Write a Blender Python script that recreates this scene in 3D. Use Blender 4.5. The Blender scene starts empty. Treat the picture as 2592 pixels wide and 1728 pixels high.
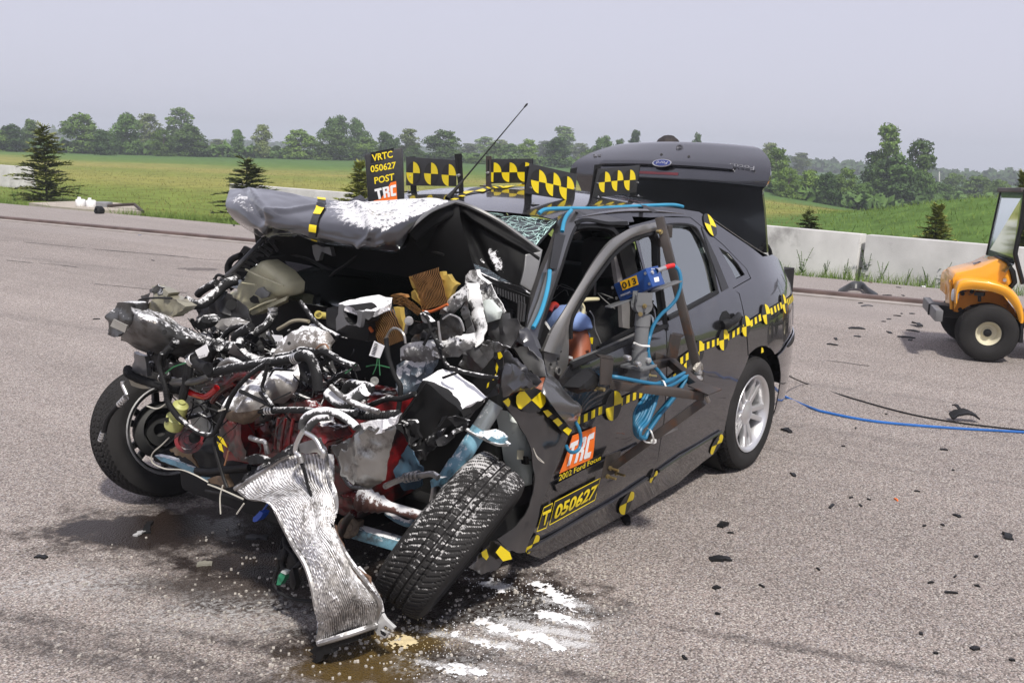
import bpy, bmesh, math, random
import numpy as np
from mathutils import Vector, Matrix, noise as mnoise
from mathutils.geometry import delaunay_2d_cdt
R = math.radians
random.seed(7); rng = np.random.default_rng(7)
scene = bpy.context.scene
COL = scene.collection
V = Vector

# ------------------------------------------------------------- camera
CAM = V((4.7595, 2.8914, 1.5972))
RT = V((-0.6129, 0.7895, 0.0327)); UP = V((-0.1281, -0.1401, 0.9818)); FWD = V((-0.7797, -0.5976, -0.1870))
cd = bpy.data.cameras.new('camera'); cam = bpy.data.objects.new('camera', cd); COL.objects.link(cam)
cam.matrix_world = Matrix(((RT.x, UP.x, -FWD.x, CAM.x), (RT.y, UP.y, -FWD.y, CAM.y), (RT.z, UP.z, -FWD.z, CAM.z), (0, 0, 0, 1)))
FOC = 2514.5
cd.sensor_width = 36; cd.lens = FOC / 2592 * 36; cd.clip_start = 0.05; cd.clip_end = 6000
scene.camera = cam

# ------------------------------------------------------------- sky, sun, exposure
SUN_EL = R(54); SUN_AZ = (0.6, 0.8)
w = bpy.data.worlds.new('World'); scene.world = w; w.use_nodes = True
nt = w.node_tree; nt.nodes.clear()
sky = nt.nodes.new('ShaderNodeTexSky'); sky.sky_type = 'NISHITA'; sky.sun_disc = False
sky.sun_elevation = SUN_EL; sky.sun_rotation = math.atan2(SUN_AZ[0], SUN_AZ[1]); sky.air_density = 1.0; sky.dust_density = 2.0; sky.ozone_density = 3.0
# summer overcast veil: a pale layer mixed over the clear sky
hs = nt.nodes.new('ShaderNodeMix'); hs.data_type = 'RGBA'; hs.inputs[0].default_value = 0.9
veil = nt.nodes.new('ShaderNodeRGB'); veil.outputs[0].default_value = (6.0, 5.9, 6.95, 1)
bg = nt.nodes.new('ShaderNodeBackground'); bg.inputs[1].default_value = 0.1
ow = nt.nodes.new('ShaderNodeOutputWorld')
nt.links.new(sky.outputs[0], hs.inputs[6]); nt.links.new(veil.outputs[0], hs.inputs[7])
nt.links.new(hs.outputs[2], bg.inputs[0]); nt.links.new(bg.outputs[0], ow.inputs[0])
sl = bpy.data.lights.new('sun', 'SUN'); sl.energy = 3.7; sl.angle = R(4.5); sl.color = (1, 0.95, 0.87)
so = bpy.data.objects.new('sun', sl); COL.objects.link(so)
sd_ = V((SUN_AZ[0] * math.cos(SUN_EL), SUN_AZ[1] * math.cos(SUN_EL), math.sin(SUN_EL)))
so.rotation_euler = sd_.to_track_quat('Z', 'Y').to_euler(); so.location = (0, 0, 30)
scene.view_settings.view_transform = 'Standard'; scene.view_settings.look = 'None'
scene.view_settings.exposure = 0.28; scene.view_settings.gamma = 1; scene.view_settings.use_curve_mapping = False
scene.render.engine = 'CYCLES'
scene.cycles.max_bounces = 8; scene.cycles.transparent_max_bounces = 12
scene.cycles.volume_bounces = 0
scene.cycles.use_denoising = True

# ------------------------------------------------------------- survey: sight lines from the camera station
FR = dict(A=(240, 440, 3.5636), B=(840, 440, 3.5636), C=(240, 860, 3.5636), D=(840, 860, 3.5636), E=(600, 1240, 3.5636),
          F=(900, 320, 2.94), G=(1200, 520, 3.5636), H=(1240, 900, 3.1364), I=(1600, 660, 2.8), J=(1440, 320, 4.356),
          K=(2092, 440, 3.016), L=(0, 240, 3.5636), M=(660, 240, 3.5636), N=(1860, 280, 3.213), O=(820, 640, 6.533),
          P=(500, 760, 6.533), Q=(1600, 820, 5.228), T=(0, 0, 0.9074))
def ray(F, a, b):
    x0, y0, s = FR[F]
    return (FWD * FOC + RT * (x0 + a / s - 1296) - UP * (y0 + b / s - 864)) / FOC
def at(F, a, b, ax, val):
    d = ray(F, a, b)
    if ax == 'D': return CAM + d * val            # depth along the view
    i = 'XYZ'.index(ax)
    return CAM + d * ((val - CAM[i]) / d[i])
def onplane(F, a, b, P, n):
    d = ray(F, a, b)
    return CAM + d * ((P - CAM).dot(n) / d.dot(n))
def tr(F, ax, val, s):
    out = []
    for tok in s.split():
        if tok[0].isalpha(): F = tok[0]; tok = tok[1:]
        q = [float(x) for x in tok.split(',')]
        out.append(at(F, q[0], q[1], ax, q[2] if len(q) > 2 else val))
    return out
def toks(F, s):
    out = []
    for tok in s.split():
        if tok[0].isalpha(): F = tok[0]; tok = tok[1:]
        a, b = tok.split(',')[:2]; out.append((F, float(a), float(b)))
    return out
def onz(F, a, b, fz, z0=1.4):
    d = ray(F, a, b); t = 3.2; g = lambda t: (CAM + d * t).z - fz((CAM + d * t).x, (CAM + d * t).y); ok = lambda t: (CAM + d * t).x < 1.72 and abs((CAM + d * t).y) < 0.62
    while t < 7 and not (ok(t) and g(t) <= 0): t += 0.01
    if t >= 7:                                # sight line just clears the roof: take the closest pass
        t = min((3.2 + 0.01 * k for k in range(380) if ok(3.2 + 0.01 * k)), key=lambda q: abs(g(q)), default=4.5)
        return CAM + d * t
    lo, hi = t - 0.01, t
    for _ in range(12):
        m = (lo + hi) / 2
        if g(m) > 0: lo = m
        else: hi = m
    return CAM + d * hi

# ------------------------------------------------------------- materials
MATS = {}
def mat(name, col, rough=0.5, metal=0.0, var=0.25, vs=6.0, bump=0.0, bs=60.0, powder=0.0, pcol=(0.82, 0.82, 0.84), grime=0.0, gcol=(0.05, 0.04, 0.035), gs=9.0,
        coat=0.0, spec=0.5, ps=22.0, dust=0.0):
    """procedural surface: colour noise, fine bump, optional extinguisher powder settled on upward faces, optional dirt"""
    if name in MATS: return MATS[name]
    m = bpy.data.materials.new(name); m.use_nodes = True; MATS[name] = m
    nt = m.node_tree; b = nt.nodes['Principled BSDF']; L = nt.links.new
    tc = nt.nodes.new('ShaderNodeTexCoord'); geo = nt.nodes.new('ShaderNodeNewGeometry')
    co = geo.outputs['Position']
    n1 = nt.nodes.new('ShaderNodeTexNoise'); n1.inputs['Scale'].default_value = vs; n1.inputs['Detail'].default_value = 5
    L(co, n1.inputs['Vector'])
    ramp = nt.nodes.new('ShaderNodeMapRange'); ramp.inputs[1].default_value = 0.3; ramp.inputs[2].default_value = 0.7
    L(n1.outputs[0], ramp.inputs[0])
    mx = nt.nodes.new('ShaderNodeMix'); mx.data_type = 'RGBA'
    mx.inputs[6].default_value = (*[c * (1 - var) for c in col], 1); mx.inputs[7].default_value = (*[min(1, c * (1 + var)) for c in col], 1)
    L(ramp.outputs[0], mx.inputs[0]); out = mx.outputs[2]
    b.inputs['Roughness'].default_value = rough; b.inputs['Metallic'].default_value = metal
    b.inputs['Specular IOR Level'].default_value = spec
    b.inputs['Coat Weight'].default_value = coat; b.inputs['Coat Roughness'].default_value = 0.04
    rsock = None
    if grime:
        g = nt.nodes.new('ShaderNodeTexNoise'); g.inputs['Scale'].default_value = gs; g.inputs['Detail'].default_value = 8; g.inputs['Roughness'].default_value = 0.7
        L(co, g.inputs['Vector'])
        gr = nt.nodes.new('ShaderNodeMapRange'); gr.inputs[1].default_value = 0.62 - 0.25 * grime; gr.inputs[2].default_value = 0.78 - 0.25 * grime
        L(g.outputs[0], gr.inputs[0])
        gm = nt.nodes.new('ShaderNodeMix'); gm.data_type = 'RGBA'; gm.inputs[7].default_value = (*gcol, 1)
        L(gr.outputs[0], gm.inputs[0]); L(out, gm.inputs[6]); out = gm.outputs[2]
    if powder:
        p = nt.nodes.new('ShaderNodeTexNoise'); p.inputs['Scale'].default_value = ps; p.inputs['Detail'].default_value = 9; p.inputs['Roughness'].default_value = 0.8
        L(co, p.inputs['Vector'])
        p2 = nt.nodes.new('ShaderNodeTexNoise'); p2.inputs['Scale'].default_value = ps * 0.2; p2.inputs['Detail'].default_value = 2
        L(co, p2.inputs['Vector'])
        sx = nt.nodes.new('ShaderNodeSeparateXYZ'); L(geo.outputs['Normal'], sx.inputs[0])
        a1 = nt.nodes.new('ShaderNodeMath'); a1.operation = 'MULTIPLY_ADD'; a1.inputs[1].default_value = 0.42; L(sx.outputs[2], a1.inputs[0])
        pg = nt.nodes.new('ShaderNodeMath'); pg.operation = 'MULTIPLY'; pg.inputs[1].default_value = 2.6 if dust else 1.8; L(p.outputs[0], pg.inputs[0]); L(pg.outputs[0], a1.inputs[2])
        a2 = nt.nodes.new('ShaderNodeMath'); a2.operation = 'MULTIPLY_ADD'; a2.inputs[1].default_value = 0.7; L(p2.outputs[0], a2.inputs[0]); L(a1.outputs[0], a2.inputs[2])
        if dust:                            # deposit mask laid on the sheet (where the extinguisher jet hit)
            at_ = nt.nodes.new('ShaderNodeAttribute'); at_.attribute_name = 'dust'
            a4 = nt.nodes.new('ShaderNodeMath'); a4.operation = 'MULTIPLY_ADD'; a4.inputs[1].default_value = dust; L(at_.outputs['Fac'], a4.inputs[0]); L(a2.outputs[0], a4.inputs[2]); a2 = a4
        pr = nt.nodes.new('ShaderNodeMapRange'); t = 1.62 - 0.55 * powder + (0.8 if dust else 0.4); pr.inputs[1].default_value = t - 0.05; pr.inputs[2].default_value = t + 0.07
        L(a2.outputs[0], pr.inputs[0])
        pm = nt.nodes.new('ShaderNodeMix'); pm.data_type = 'RGBA'; pm.inputs[7].default_value = (*pcol, 1)
        L(pr.outputs[0], pm.inputs[0]); L(out, pm.inputs[6]); out = pm.outputs[2]
        for sock, base, tgt in (('Roughness', rough, 0.95), ('Metallic', metal, 0.0), ('Coat Weight', coat, 0.0)):
            q = nt.nodes.new('ShaderNodeMapRange'); q.inputs[3].default_value = base; q.inputs[4].default_value = tgt
            L(pr.outputs[0], q.inputs[0]); L(q.outputs[0], b.inputs[sock])
    L(out, b.inputs['Base Color'])
    if bump:
        nb = nt.nodes.new('ShaderNodeTexNoise'); nb.inputs['Scale'].default_value = bs; nb.inputs['Detail'].default_value = 6
        L(co, nb.inputs['Vector'])
        bp = nt.nodes.new('ShaderNodeBump'); bp.inputs['Strength'].default_value = min(1, bump); bp.inputs['Distance'].default_value = 0.01
        L(nb.outputs[0], bp.inputs['Height']); L(bp.outputs[0], b.inputs['Normal'])
    return m
def glass(name, tint, refl=0.12, rough=0.0):
    if name in MATS: return MATS[name]
    m = bpy.data.materials.new(name); m.use_nodes = True; MATS[name] = m
    nt = m.node_tree; nt.nodes.clear(); L = nt.links.new
    t = nt.nodes.new('ShaderNodeBsdfTransparent'); t.inputs[0].default_value = (*tint, 1)
    g = nt.nodes.new('ShaderNodeBsdfGlossy'); g.inputs['Roughness'].default_value = rough; g.inputs[0].default_value = (0.95, 1, 0.98, 1)
    f = nt.nodes.new('ShaderNodeFresnel'); f.inputs[0].default_value = 1.5
    a = nt.nodes.new('ShaderNodeMath'); a.operation = 'ADD'; a.inputs[1].default_value = refl; a.use_clamp = True
    L(f.outputs[0], a.inputs[0])
    mx = nt.nodes.new('ShaderNodeMixShader'); L(a.outputs[0], mx.inputs[0]); L(t.outputs[0], mx.inputs[1]); L(g.outputs[0], mx.inputs[2])
    o = nt.nodes.new('ShaderNodeOutputMaterial'); L(mx.outputs[0], o.inputs[0])
    return m
PAINT = mat('car_paint', (0.085, 0.085, 0.094), rough=0.24, metal=0.85, var=0.08, coat=1.0, grime=0.12, gcol=(0.11, 0.105, 0.1), gs=3)
PAINTD = mat('car_paint_dusty', (0.05, 0.05, 0.054), rough=0.38, metal=0.45, var=0.1, coat=0.7, powder=0.35, ps=60)
PAINTP = mat('car_paint_powdered', (0.06, 0.06, 0.066), rough=0.36, metal=0.5, var=0.12, coat=0.8, powder=0.92, ps=34)
PAINTG = mat('car_paint_inner_and_lit', (0.2, 0.2, 0.2), rough=0.4, metal=0.5, var=0.12, coat=0.3)
BLACK = mat('black_plastic', (0.009, 0.009, 0.0095), rough=0.5, spec=0.3, var=0.3, bump=0.1)
BLACKP = mat('black_plastic_powder', (0.011, 0.011, 0.012), rough=0.65, spec=0.3, var=0.3, powder=0.62, ps=30)
BLACKT = mat('black_tape', (0.016, 0.016, 0.017), rough=0.4, var=0.2)
DARK = mat('dark_cavity', (0.004, 0.004, 0.0045), rough=0.8, var=0.4)  # near-black colour, also stands in for shade inside holes and recesses
RUBBER = mat('rubber_hose', (0.012, 0.012, 0.013), rough=0.7, spec=0.25, var=0.35)
RUBBERP = mat('rubber_hose_powder', (0.012, 0.012, 0.013), rough=0.75, spec=0.25, var=0.35, powder=0.76, ps=55, pcol=(0.7, 0.7, 0.71))
TYRE = mat('tyre_rubber', (0.02, 0.019, 0.019), rough=0.85, spec=0.25, var=0.25, bump=0.15, bs=90)
TYREP = mat('tyre_rubber_powder', (0.026, 0.025, 0.025), rough=0.88, var=0.25, powder=0.7, ps=44, bump=0.15, spec=0.25, pcol=(0.5, 0.49, 0.49))
YELLOW = mat('yellow_tape', (0.78, 0.6, 0.01), rough=0.4, var=0.06)
ORANGE = mat('orange_sticker', (0.82, 0.16, 0.012), rough=0.4, var=0.05)
WHITES = mat('white_sticker', (0.75, 0.75, 0.76), rough=0.4, var=0.05)
STEEL = mat('raw_steel', (0.07, 0.06, 0.055), rough=0.5, metal=0.5, var=0.35, grime=0.35, gcol=(0.11, 0.05, 0.025))
ALU = mat('aluminium', (0.62, 0.62, 0.62), rough=0.35, metal=0.9, var=0.1)
ALUP = mat('aluminium_powder', (0.36, 0.35, 0.34), rough=0.4, metal=0.75, var=0.3, powder=0.8, ps=30, grime=0.4)
SHEETM = mat('torn_sheet_metal', (0.13, 0.13, 0.13), rough=0.36, metal=0.7, var=0.3, grime=0.5, powder=0.68, ps=50)
SHEETP = mat('torn_sheet_metal_powder', (0.2, 0.2, 0.2), rough=0.45, metal=0.55, var=0.3, grime=0.4, powder=0.95, ps=38)
SHIELD = mat('heat_shield', (0.25, 0.235, 0.22), rough=0.5, metal=0.4, var=0.35, grime=0.35, gcol=(0.1, 0.075, 0.055), powder=0.9, ps=30)
RUST = mat('rusty_lip', (0.16, 0.12, 0.085), rough=0.65, metal=0.3, var=0.4, grime=0.5, gcol=(0.07, 0.04, 0.025), powder=0.35)
RED = mat('red_engine_paint', (0.16, 0.008, 0.01), rough=0.35, var=0.4, grime=0.85, gcol=(0.012, 0.008, 0.008), powder=0.42, ps=40, coat=0.4)
REDC = mat('red_fluid', (0.42, 0.01, 0.012), rough=0.2, var=0.3, coat=0.6)
CREAM = mat('cream_plastic', (0.58, 0.55, 0.37), rough=0.42, var=0.22, vs=9, grime=0.25, gcol=(0.2, 0.16, 0.09))
GREENP = mat('green_yellow_plastic', (0.36, 0.37, 0.13), rough=0.4, var=0.2)
BROWN = mat('filter_paper', (0.33, 0.165, 0.055), rough=0.8, var=0.3, vs=30)
TAN = mat('filter_foam', (0.34, 0.24, 0.05), rough=0.85, var=0.3, vs=20, grime=0.3)
BLUEP = mat('light_blue_paint', (0.15, 0.31, 0.4), rough=0.35, var=0.2, grime=0.5, powder=0.72, ps=40)
BLUED = mat('blue_grey_panel', (0.14, 0.18, 0.22), rough=0.5, var=0.3, grime=0.4, powder=1.15, ps=26)
WHITEP = mat('white_plastic', (0.55, 0.6, 0.57), rough=0.4, var=0.1, grime=0.15, gcol=(0.25, 0.27, 0.24))
CABLE = mat('blue_cable', (0.015, 0.14, 0.26), rough=0.45, var=0.2)
CABLEL = mat('light_blue_cable', (0.03, 0.25, 0.42), rough=0.5, var=0.2)
POWDER = mat('white_powder', (0.82, 0.82, 0.84), rough=0.95, var=0.08, bump=0.6, bs=160)
GLASS = glass('side_glass', (0.5, 0.6, 0.58), 0.3)
WGLASS = glass('windscreen_glass', (0.3, 0.36, 0.35), 0.12, 0.08)

# ------------------------------------------------------------- mesh kit
def wl(o):
    p = V((0, 0, 0))
    while o is not None:
        p = p + o.location; o = o.parent
    return p
class MB:
    def __init__(s): s.v = []; s.f = []; s.m = []; s.w = {}
    def add(s, vs, fs, mi=0):
        k = len(s.v); s.v += [V(p) for p in vs]; s.f += [[i + k for i in f] for f in fs]; s.m += [mi] * len(fs); return s
    def hexa(s, o, a, b, c, mi=0):
        o, a, b, c = V(o), V(a), V(b), V(c)
        vs = [o, o + a, o + a + b, o + b, o + c, o + a + c, o + a + b + c, o + b + c]
        fs = [(0, 3, 2, 1), (4, 5, 6, 7), (0, 1, 5, 4), (1, 2, 6, 5), (2, 3, 7, 6), (3, 0, 4, 7)]
        if a.cross(b).dot(c) < 0: fs = [f[::-1] for f in fs]
        return s.add(vs, fs, mi)
    def box(s, c, sz, M=None, mi=0):
        M = M or Matrix.Identity(3); ax = [M.col[i] * sz[i] for i in range(3)]
        return s.hexa(V(c) - (ax[0] + ax[1] + ax[2]) / 2, *ax, mi)
    def bar(s, p, q, w, h=None, up=V((0, 0, 1)), mi=0):
        p, q = V(p), V(q); d = q - p; h = h or w
        a = d.cross(up); a = a.normalized() if a.length > 1e-6 else V((1, 0, 0)); b = a.cross(d).normalized()
        return s.hexa(p - a * w / 2 - b * h / 2, d, a * w, b * h, mi)
    def tube(s, pts, r, seg=8, sub=5, caps=True, ribs=0, jit=0.0, mi=0):
        P = spline(pts, sub)
        if ribs:
            tot = sum((P[i + 1] - P[i]).length for i in range(len(P) - 1)); n = max(8, int(tot / ribs * 4)); P = resample(P, n)
        n = len(P); rs = [r(i / (n - 1)) if callable(r) else r for i in range(n)]
        if ribs: rs = [q * (1.0 if (i // 2) % 2 else 0.84) for i, q in enumerate(rs)]
        if jit: rs = [q * (1 + jit * mnoise.noise(p * 38)) for q, p in zip(rs, P)]
        vs = []; fs = []
        t = (P[1] - P[0]).normalized(); a = t.orthogonal().normalized()
        for i, p in enumerate(P):
            t2 = (P[min(i + 1, n - 1)] - P[max(i - 1, 0)])
            t2 = t2.normalized() if t2.length > 1e-9 else t
            a = (a - t2 * a.dot(t2)); a = a.normalized() if a.length > 1e-6 else t2.orthogonal().normalized(); b = t2.cross(a)
            for k in range(seg):
                th = 2 * math.pi * k / seg; vs.append(p + (a * math.cos(th) + b * math.sin(th)) * rs[i])
        for i in range(n - 1):
            for k in range(seg):
                k2 = (k + 1) % seg; fs.append((i * seg + k, i * seg + k2, (i + 1) * seg + k2, (i + 1) * seg + k))
        if caps:
            fs.append(tuple(range(seg))[::-1]); fs.append(tuple((n - 1) * seg + k for k in range(seg)))
        return s.add(vs, fs, mi)
    def lathe(s, c, axis, prof, seg=24, ref=None, mi=0):
        """prof: (distance along axis, radius)"""
        c = V(c); ax = V(axis).normalized(); a = (V(ref) if ref else ax.orthogonal()); a = (a - ax * a.dot(ax)).normalized(); b = ax.cross(a)
        vs = []; fs = []
        for h, r in prof:
            for k in range(seg):
                th = 2 * math.pi * k / seg; vs.append(c + ax * h + (a * math.cos(th) + b * math.sin(th)) * max(r, 1e-4))
        for i in range(len(prof) - 1):
            for k in range(seg):
                k2 = (k + 1) % seg; fs.append((i * seg + k, i * seg + k2, (i + 1) * seg + k2, (i + 1) * seg + k))
        return s.add(vs, fs, mi)
    def prism(s, outline, thick, mi=0):
        """planar-ish outline extruded along thick (vector)"""
        n = len(outline); k = [V(p) for p in outline]; t = V(thick)
        vs = k + [p + t for p in k]
        nrm = poly_normal(k)
        fr = list(range(n)); bk = list(range(n, 2 * n))[::-1]
        if nrm.dot(t) > 0: fr, bk = fr[::-1], bk[::-1]
        fs = [fr, bk]
        for i in range(n):
            j = (i + 1) % n; q = (i, j, j + n, i + n)
            fs.append(q if nrm.dot(t) > 0 else q[::-1])
        return s.add(vs, fs, mi)
    SPLIT = set('cab_post wheel_well lid_hinge boot_gutter rear_bench clamp_lug weld connector_loop hook_plate rubber_plug folded_edge side_plate bolt lug_nut spoke guard_bolt headrest_post screw mounting_hole lattice_rib grille_bar yellow_mark target_quarter rail_strip concrete_kerb headlight door_inner_edge tilt_disc roof_box chassis seat base_plate screen_edge mount_bar cabin_floor'.split())
    def comps(s):
        par = list(range(len(s.v)))
        def find(i):
            while par[i] != i: par[i] = par[par[i]]; i = par[i]
            return i
        for f in s.f:
            a = find(f[0])
            for i in f[1:]: par[find(i)] = a
        d = {}
        for f in s.f: d.setdefault(find(f[0]), []).append(f)
        out = []
        for fs in d.values():
            ids = sorted({i for f in fs for i in f}); mp = {i: k for k, i in enumerate(ids)}; q = MB(); q.add([s.v[i] for i in ids], [[mp[i] for i in f] for f in fs]); out.append(q)
        return out
    def build(s, name, m, parent=None, **k):
        if name in MB.SPLIT and parent is not None:
            r = [q.build1(name, m, parent, **k) for q in s.comps()]; return r[0]
        return s.build1(name, m, parent, **k)
    def build1(s, name, m, parent=None, bevel=0, smooth=40, label=None, cat=None, group=None, kind=None, crumple=0, cs=8.0):
        me = bpy.data.meshes.new(name)
        vs = s.v
        if crumple:
            vs = [p + mnoise.noise_vector(p * cs) * crumple for p in vs]
        if parent is None:
            A = np.array([tuple(p) for p in vs]); c = V(((A[:, 0].min() + A[:, 0].max()) / 2, (A[:, 1].min() + A[:, 1].max()) / 2, A[:, 2].min()))
        else:
            A = np.array([tuple(p) for p in vs]); c = V(A.mean(0))
        me.from_pydata([p - c for p in vs], [], s.f)
        if s.w:
            at_ = me.attributes.new('dust', 'FLOAT', 'POINT'); at_.data.foreach_set('value', [s.w.get(i, 0.0) for i in range(len(s.v))])
        if bevel:
            bm = bmesh.new(); bm.from_mesh(me); bmesh.ops.remove_doubles(bm, verts=bm.verts, dist=1e-5)
            ed = [e for e in bm.edges if len(e.link_faces) == 2 and e.calc_face_angle(0) > 0.5]
            try: bmesh.ops.bevel(bm, geom=ed, offset=bevel, segments=2, affect='EDGES', profile=0.6, clamp_overlap=True)
            except Exception: pass
            bm.to_mesh(me); bm.free()
        elif any(s.m): me.polygons.foreach_set('material_index', s.m)
        me.polygons.foreach_set('use_smooth', [True] * len(me.polygons))
        if smooth < 180: me.set_sharp_from_angle(angle=R(smooth))
        for q in (m if isinstance(m, (list, tuple)) else [m]): me.materials.append(q)
        me.validate(); me.update()
        o = bpy.data.objects.new(name, me); COL.objects.link(o)
        if parent is not None:
            o.parent = parent; o.location = c - wl(parent)
        else: o.location = c
        for k_, v_ in (('label', label), ('category', cat), ('group', group), ('kind', kind)):
            if v_: o[k_] = v_
        return o
def poly_normal(P):
    n = V((0, 0, 0))
    for i in range(len(P)):
        a, b = P[i], P[(i + 1) % len(P)]
        n += V(((a.y - b.y) * (a.z + b.z), (a.z - b.z) * (a.x + b.x), (a.x - b.x) * (a.y + b.y)))
    return n.normalized() if n.length > 1e-12 else V((0, 0, 1))
def spline(P, sub=5):
    P = [V(p) for p in P]
    if len(P) < 3 or sub <= 1: return P
    out = []
    for i in range(len(P) - 1):
        p0 = P[max(i - 1, 0)]; p1 = P[i]; p2 = P[i + 1]; p3 = P[min(i + 2, len(P) - 1)]
        for k in range(sub):
            t = k / sub
            out.append(0.5 * ((2 * p1) + (p2 - p0) * t + (2 * p0 - 5 * p1 + 4 * p2 - p3) * t * t + (3 * p1 - p0 - 3 * p2 + p3) * t ** 3))
    out.append(P[-1]); return out
def resample(P, n):
    d = [0]
    for i in range(len(P) - 1): d.append(d[-1] + (P[i + 1] - P[i]).length)
    out = []; j = 0
    for k in range(n):
        t = d[-1] * k / (n - 1)
        while j < len(P) - 2 and d[j + 1] < t: j += 1
        q = (t - d[j]) / max(1e-9, d[j + 1] - d[j]); out.append(P[j].lerp(P[j + 1], min(1, q)))
    return out
class Sheet:
    """smooth surface through rows of survey points"""
    def __init__(s, rows): s.rows = rows; s.nv = len(rows); s.nu = len(rows[0])
    def ev(s, u, v):
        x = v * (s.nv - 1); i = min(int(x), s.nv - 2); t = x - i
        q = [s.row(max(0, min(s.nv - 1, i + k)), u) for k in (-1, 0, 1, 2)]
        return cr(q, t)
    def row(s, r, u):
        x = u * (s.nu - 1); i = min(int(x), s.nu - 2); t = x - i
        return cr([s.rows[r][max(0, min(s.nu - 1, i + k))] for k in (-1, 0, 1, 2)], t)
    def nrm(s, u, v):
        e = 0.004; a = s.ev(min(1, u + e), v) - s.ev(max(0, u - e), v); b = s.ev(u, min(1, v + e)) - s.ev(u, max(0, v - e))
        n = a.cross(b); n = n.normalized() if n.length > 1e-12 else V((0, 0, 1))
        return n if n.dot(CAM - s.ev(u, v)) > 0 else -n
    def mesh(s, mb, nu, nv, thick=0.003, mask=None, amp=0.0, freq=9.0, disp=None, hole=None, mi=0, u0=0, u1=1, v0=0, v1=1, off=0.0):
        vs = []; bk = []
        for j in range(nv + 1):
            for i in range(nu + 1):
                u = u0 + (u1 - u0) * i / nu; v = v0 + (v1 - v0) * j / nv
                p = s.ev(u, v); n = s.nrm(u, v); d = off
                if amp: d += amp * (mnoise.noise(p * freq) + 0.5 * abs(mnoise.noise(p * freq * 2.3)))
                if disp: d += disp(u, v)
                vs.append(p + n * d); bk.append(p + n * (d - thick))
        W = nu + 1; fs = []; N = len(vs); f2 = []; k0 = len(mb.v)
        if mask:
            for j in range(nv + 1):
                for i in range(nu + 1): mb.w[k0 + j * W + i] = mask(u0 + (u1 - u0) * i / nu, v0 + (v1 - v0) * j / nv)
        quad = lambda i, j: (j * W + i, j * W + i + 1, (j + 1) * W + i + 1, (j + 1) * W + i)
        n0 = s.nrm(0.5, 0.5); pm = [vs[k] for k in quad(nu // 2, nv // 2)]
        flip = poly_normal(pm).dot(n0) < 0
        for j in range(nv):
            for i in range(nu):
                if hole and hole(i, j): continue
                q = quad(i, j); fs.append(q[::-1] if flip else q); b = tuple(k + N for k in q); f2.append(b if flip else b[::-1])
        if not thick: return mb.add(vs, fs, mi)
        if not hole:
            bd = [(i, 0) for i in range(W)] + [(nu, j) for j in range(1, nv + 1)] + [(i, nv) for i in range(nu - 1, -1, -1)] + [(0, j) for j in range(nv - 1, 0, -1)]
            ids = [j * W + i for i, j in bd]
            for k in range(len(ids)):
                a, b = ids[k], ids[(k + 1) % len(ids)]; q = (a, a + N, b + N, b); f2.append(q[::-1] if flip else q)
        return mb.add(vs + bk, fs + f2, mi)
def cr(q, t):
    p0, p1, p2, p3 = q
    return 0.5 * ((2 * p1) + (p2 - p0) * t + (2 * p0 - 5 * p1 + 4 * p2 - p3) * t * t + (3 * p1 - p0 - 3 * p2 + p3) * t ** 3)
def inpoly(x, y, P):
    c = False; n = len(P); j = n - 1
    for i in range(n):
        if (P[i][1] > y) != (P[j][1] > y) and x < (P[j][0] - P[i][0]) * (y - P[i][1]) / (P[j][1] - P[i][1]) + P[i][0]: c = not c
        j = i
    return c
def dist_poly(x, y, P):
    best = 1e9
    for i in range(len(P)):
        ax, ay = P[i]; bx, by = P[(i + 1) % len(P)]; dx, dy = bx - ax, by - ay
        t = max(0, min(1, ((x - ax) * dx + (y - ay) * dy) / max(1e-12, dx * dx + dy * dy)))
        best = min(best, (x - ax - t * dx) ** 2 + (y - ay - t * dy) ** 2)
    return math.sqrt(best)
def dens(P, h):
    out = []
    for i in range(len(P)):
        a, b = P[i], P[(i + 1) % len(P)]; n = max(1, int(math.hypot(b[0] - a[0], b[1] - a[1]) / h))
        for k in range(n): out.append((a[0] + (b[0] - a[0]) * k / n, a[1] + (b[1] - a[1]) * k / n))
    return out
def cdt(outline, h, holes=()):
    P = dens(outline, h); HS = [dens(q, h) for q in holes]
    pts = list(P); edges = [(i, (i + 1) % len(P)) for i in range(len(P))]
    for q in HS:
        k = len(pts); pts += q; edges += [(k + i, k + (i + 1) % len(q)) for i in range(len(q))]
    x0 = min(p[0] for p in P); x1 = max(p[0] for p in P); y0 = min(p[1] for p in P); y1 = max(p[1] for p in P)
    nx = int((x1 - x0) / h) + 1; ny = int((y1 - y0) / h) + 1
    for j in range(ny + 1):
        for i in range(nx + 1):
            x = x0 + h * (i + 0.5 * (j % 2)); y = y0 + h * j
            if inpoly(x, y, outline) and dist_poly(x, y, outline) > h * 0.45 and not any(inpoly(x, y, q) or dist_poly(x, y, q) < h * 0.45 for q in holes): pts.append((x, y))
    r = delaunay_2d_cdt([V(p) for p in pts], edges, [], 0, 1e-7)
    vo = r[0]; fo = []
    for f in r[2]:
        cx = sum(vo[i][0] for i in f) / 3; cy = sum(vo[i][1] for i in f) / 3
        if inpoly(cx, cy, outline) and not any(inpoly(cx, cy, q) for q in holes): fo.append(tuple(f))
    return [(p[0], p[1]) for p in vo], fo
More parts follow.
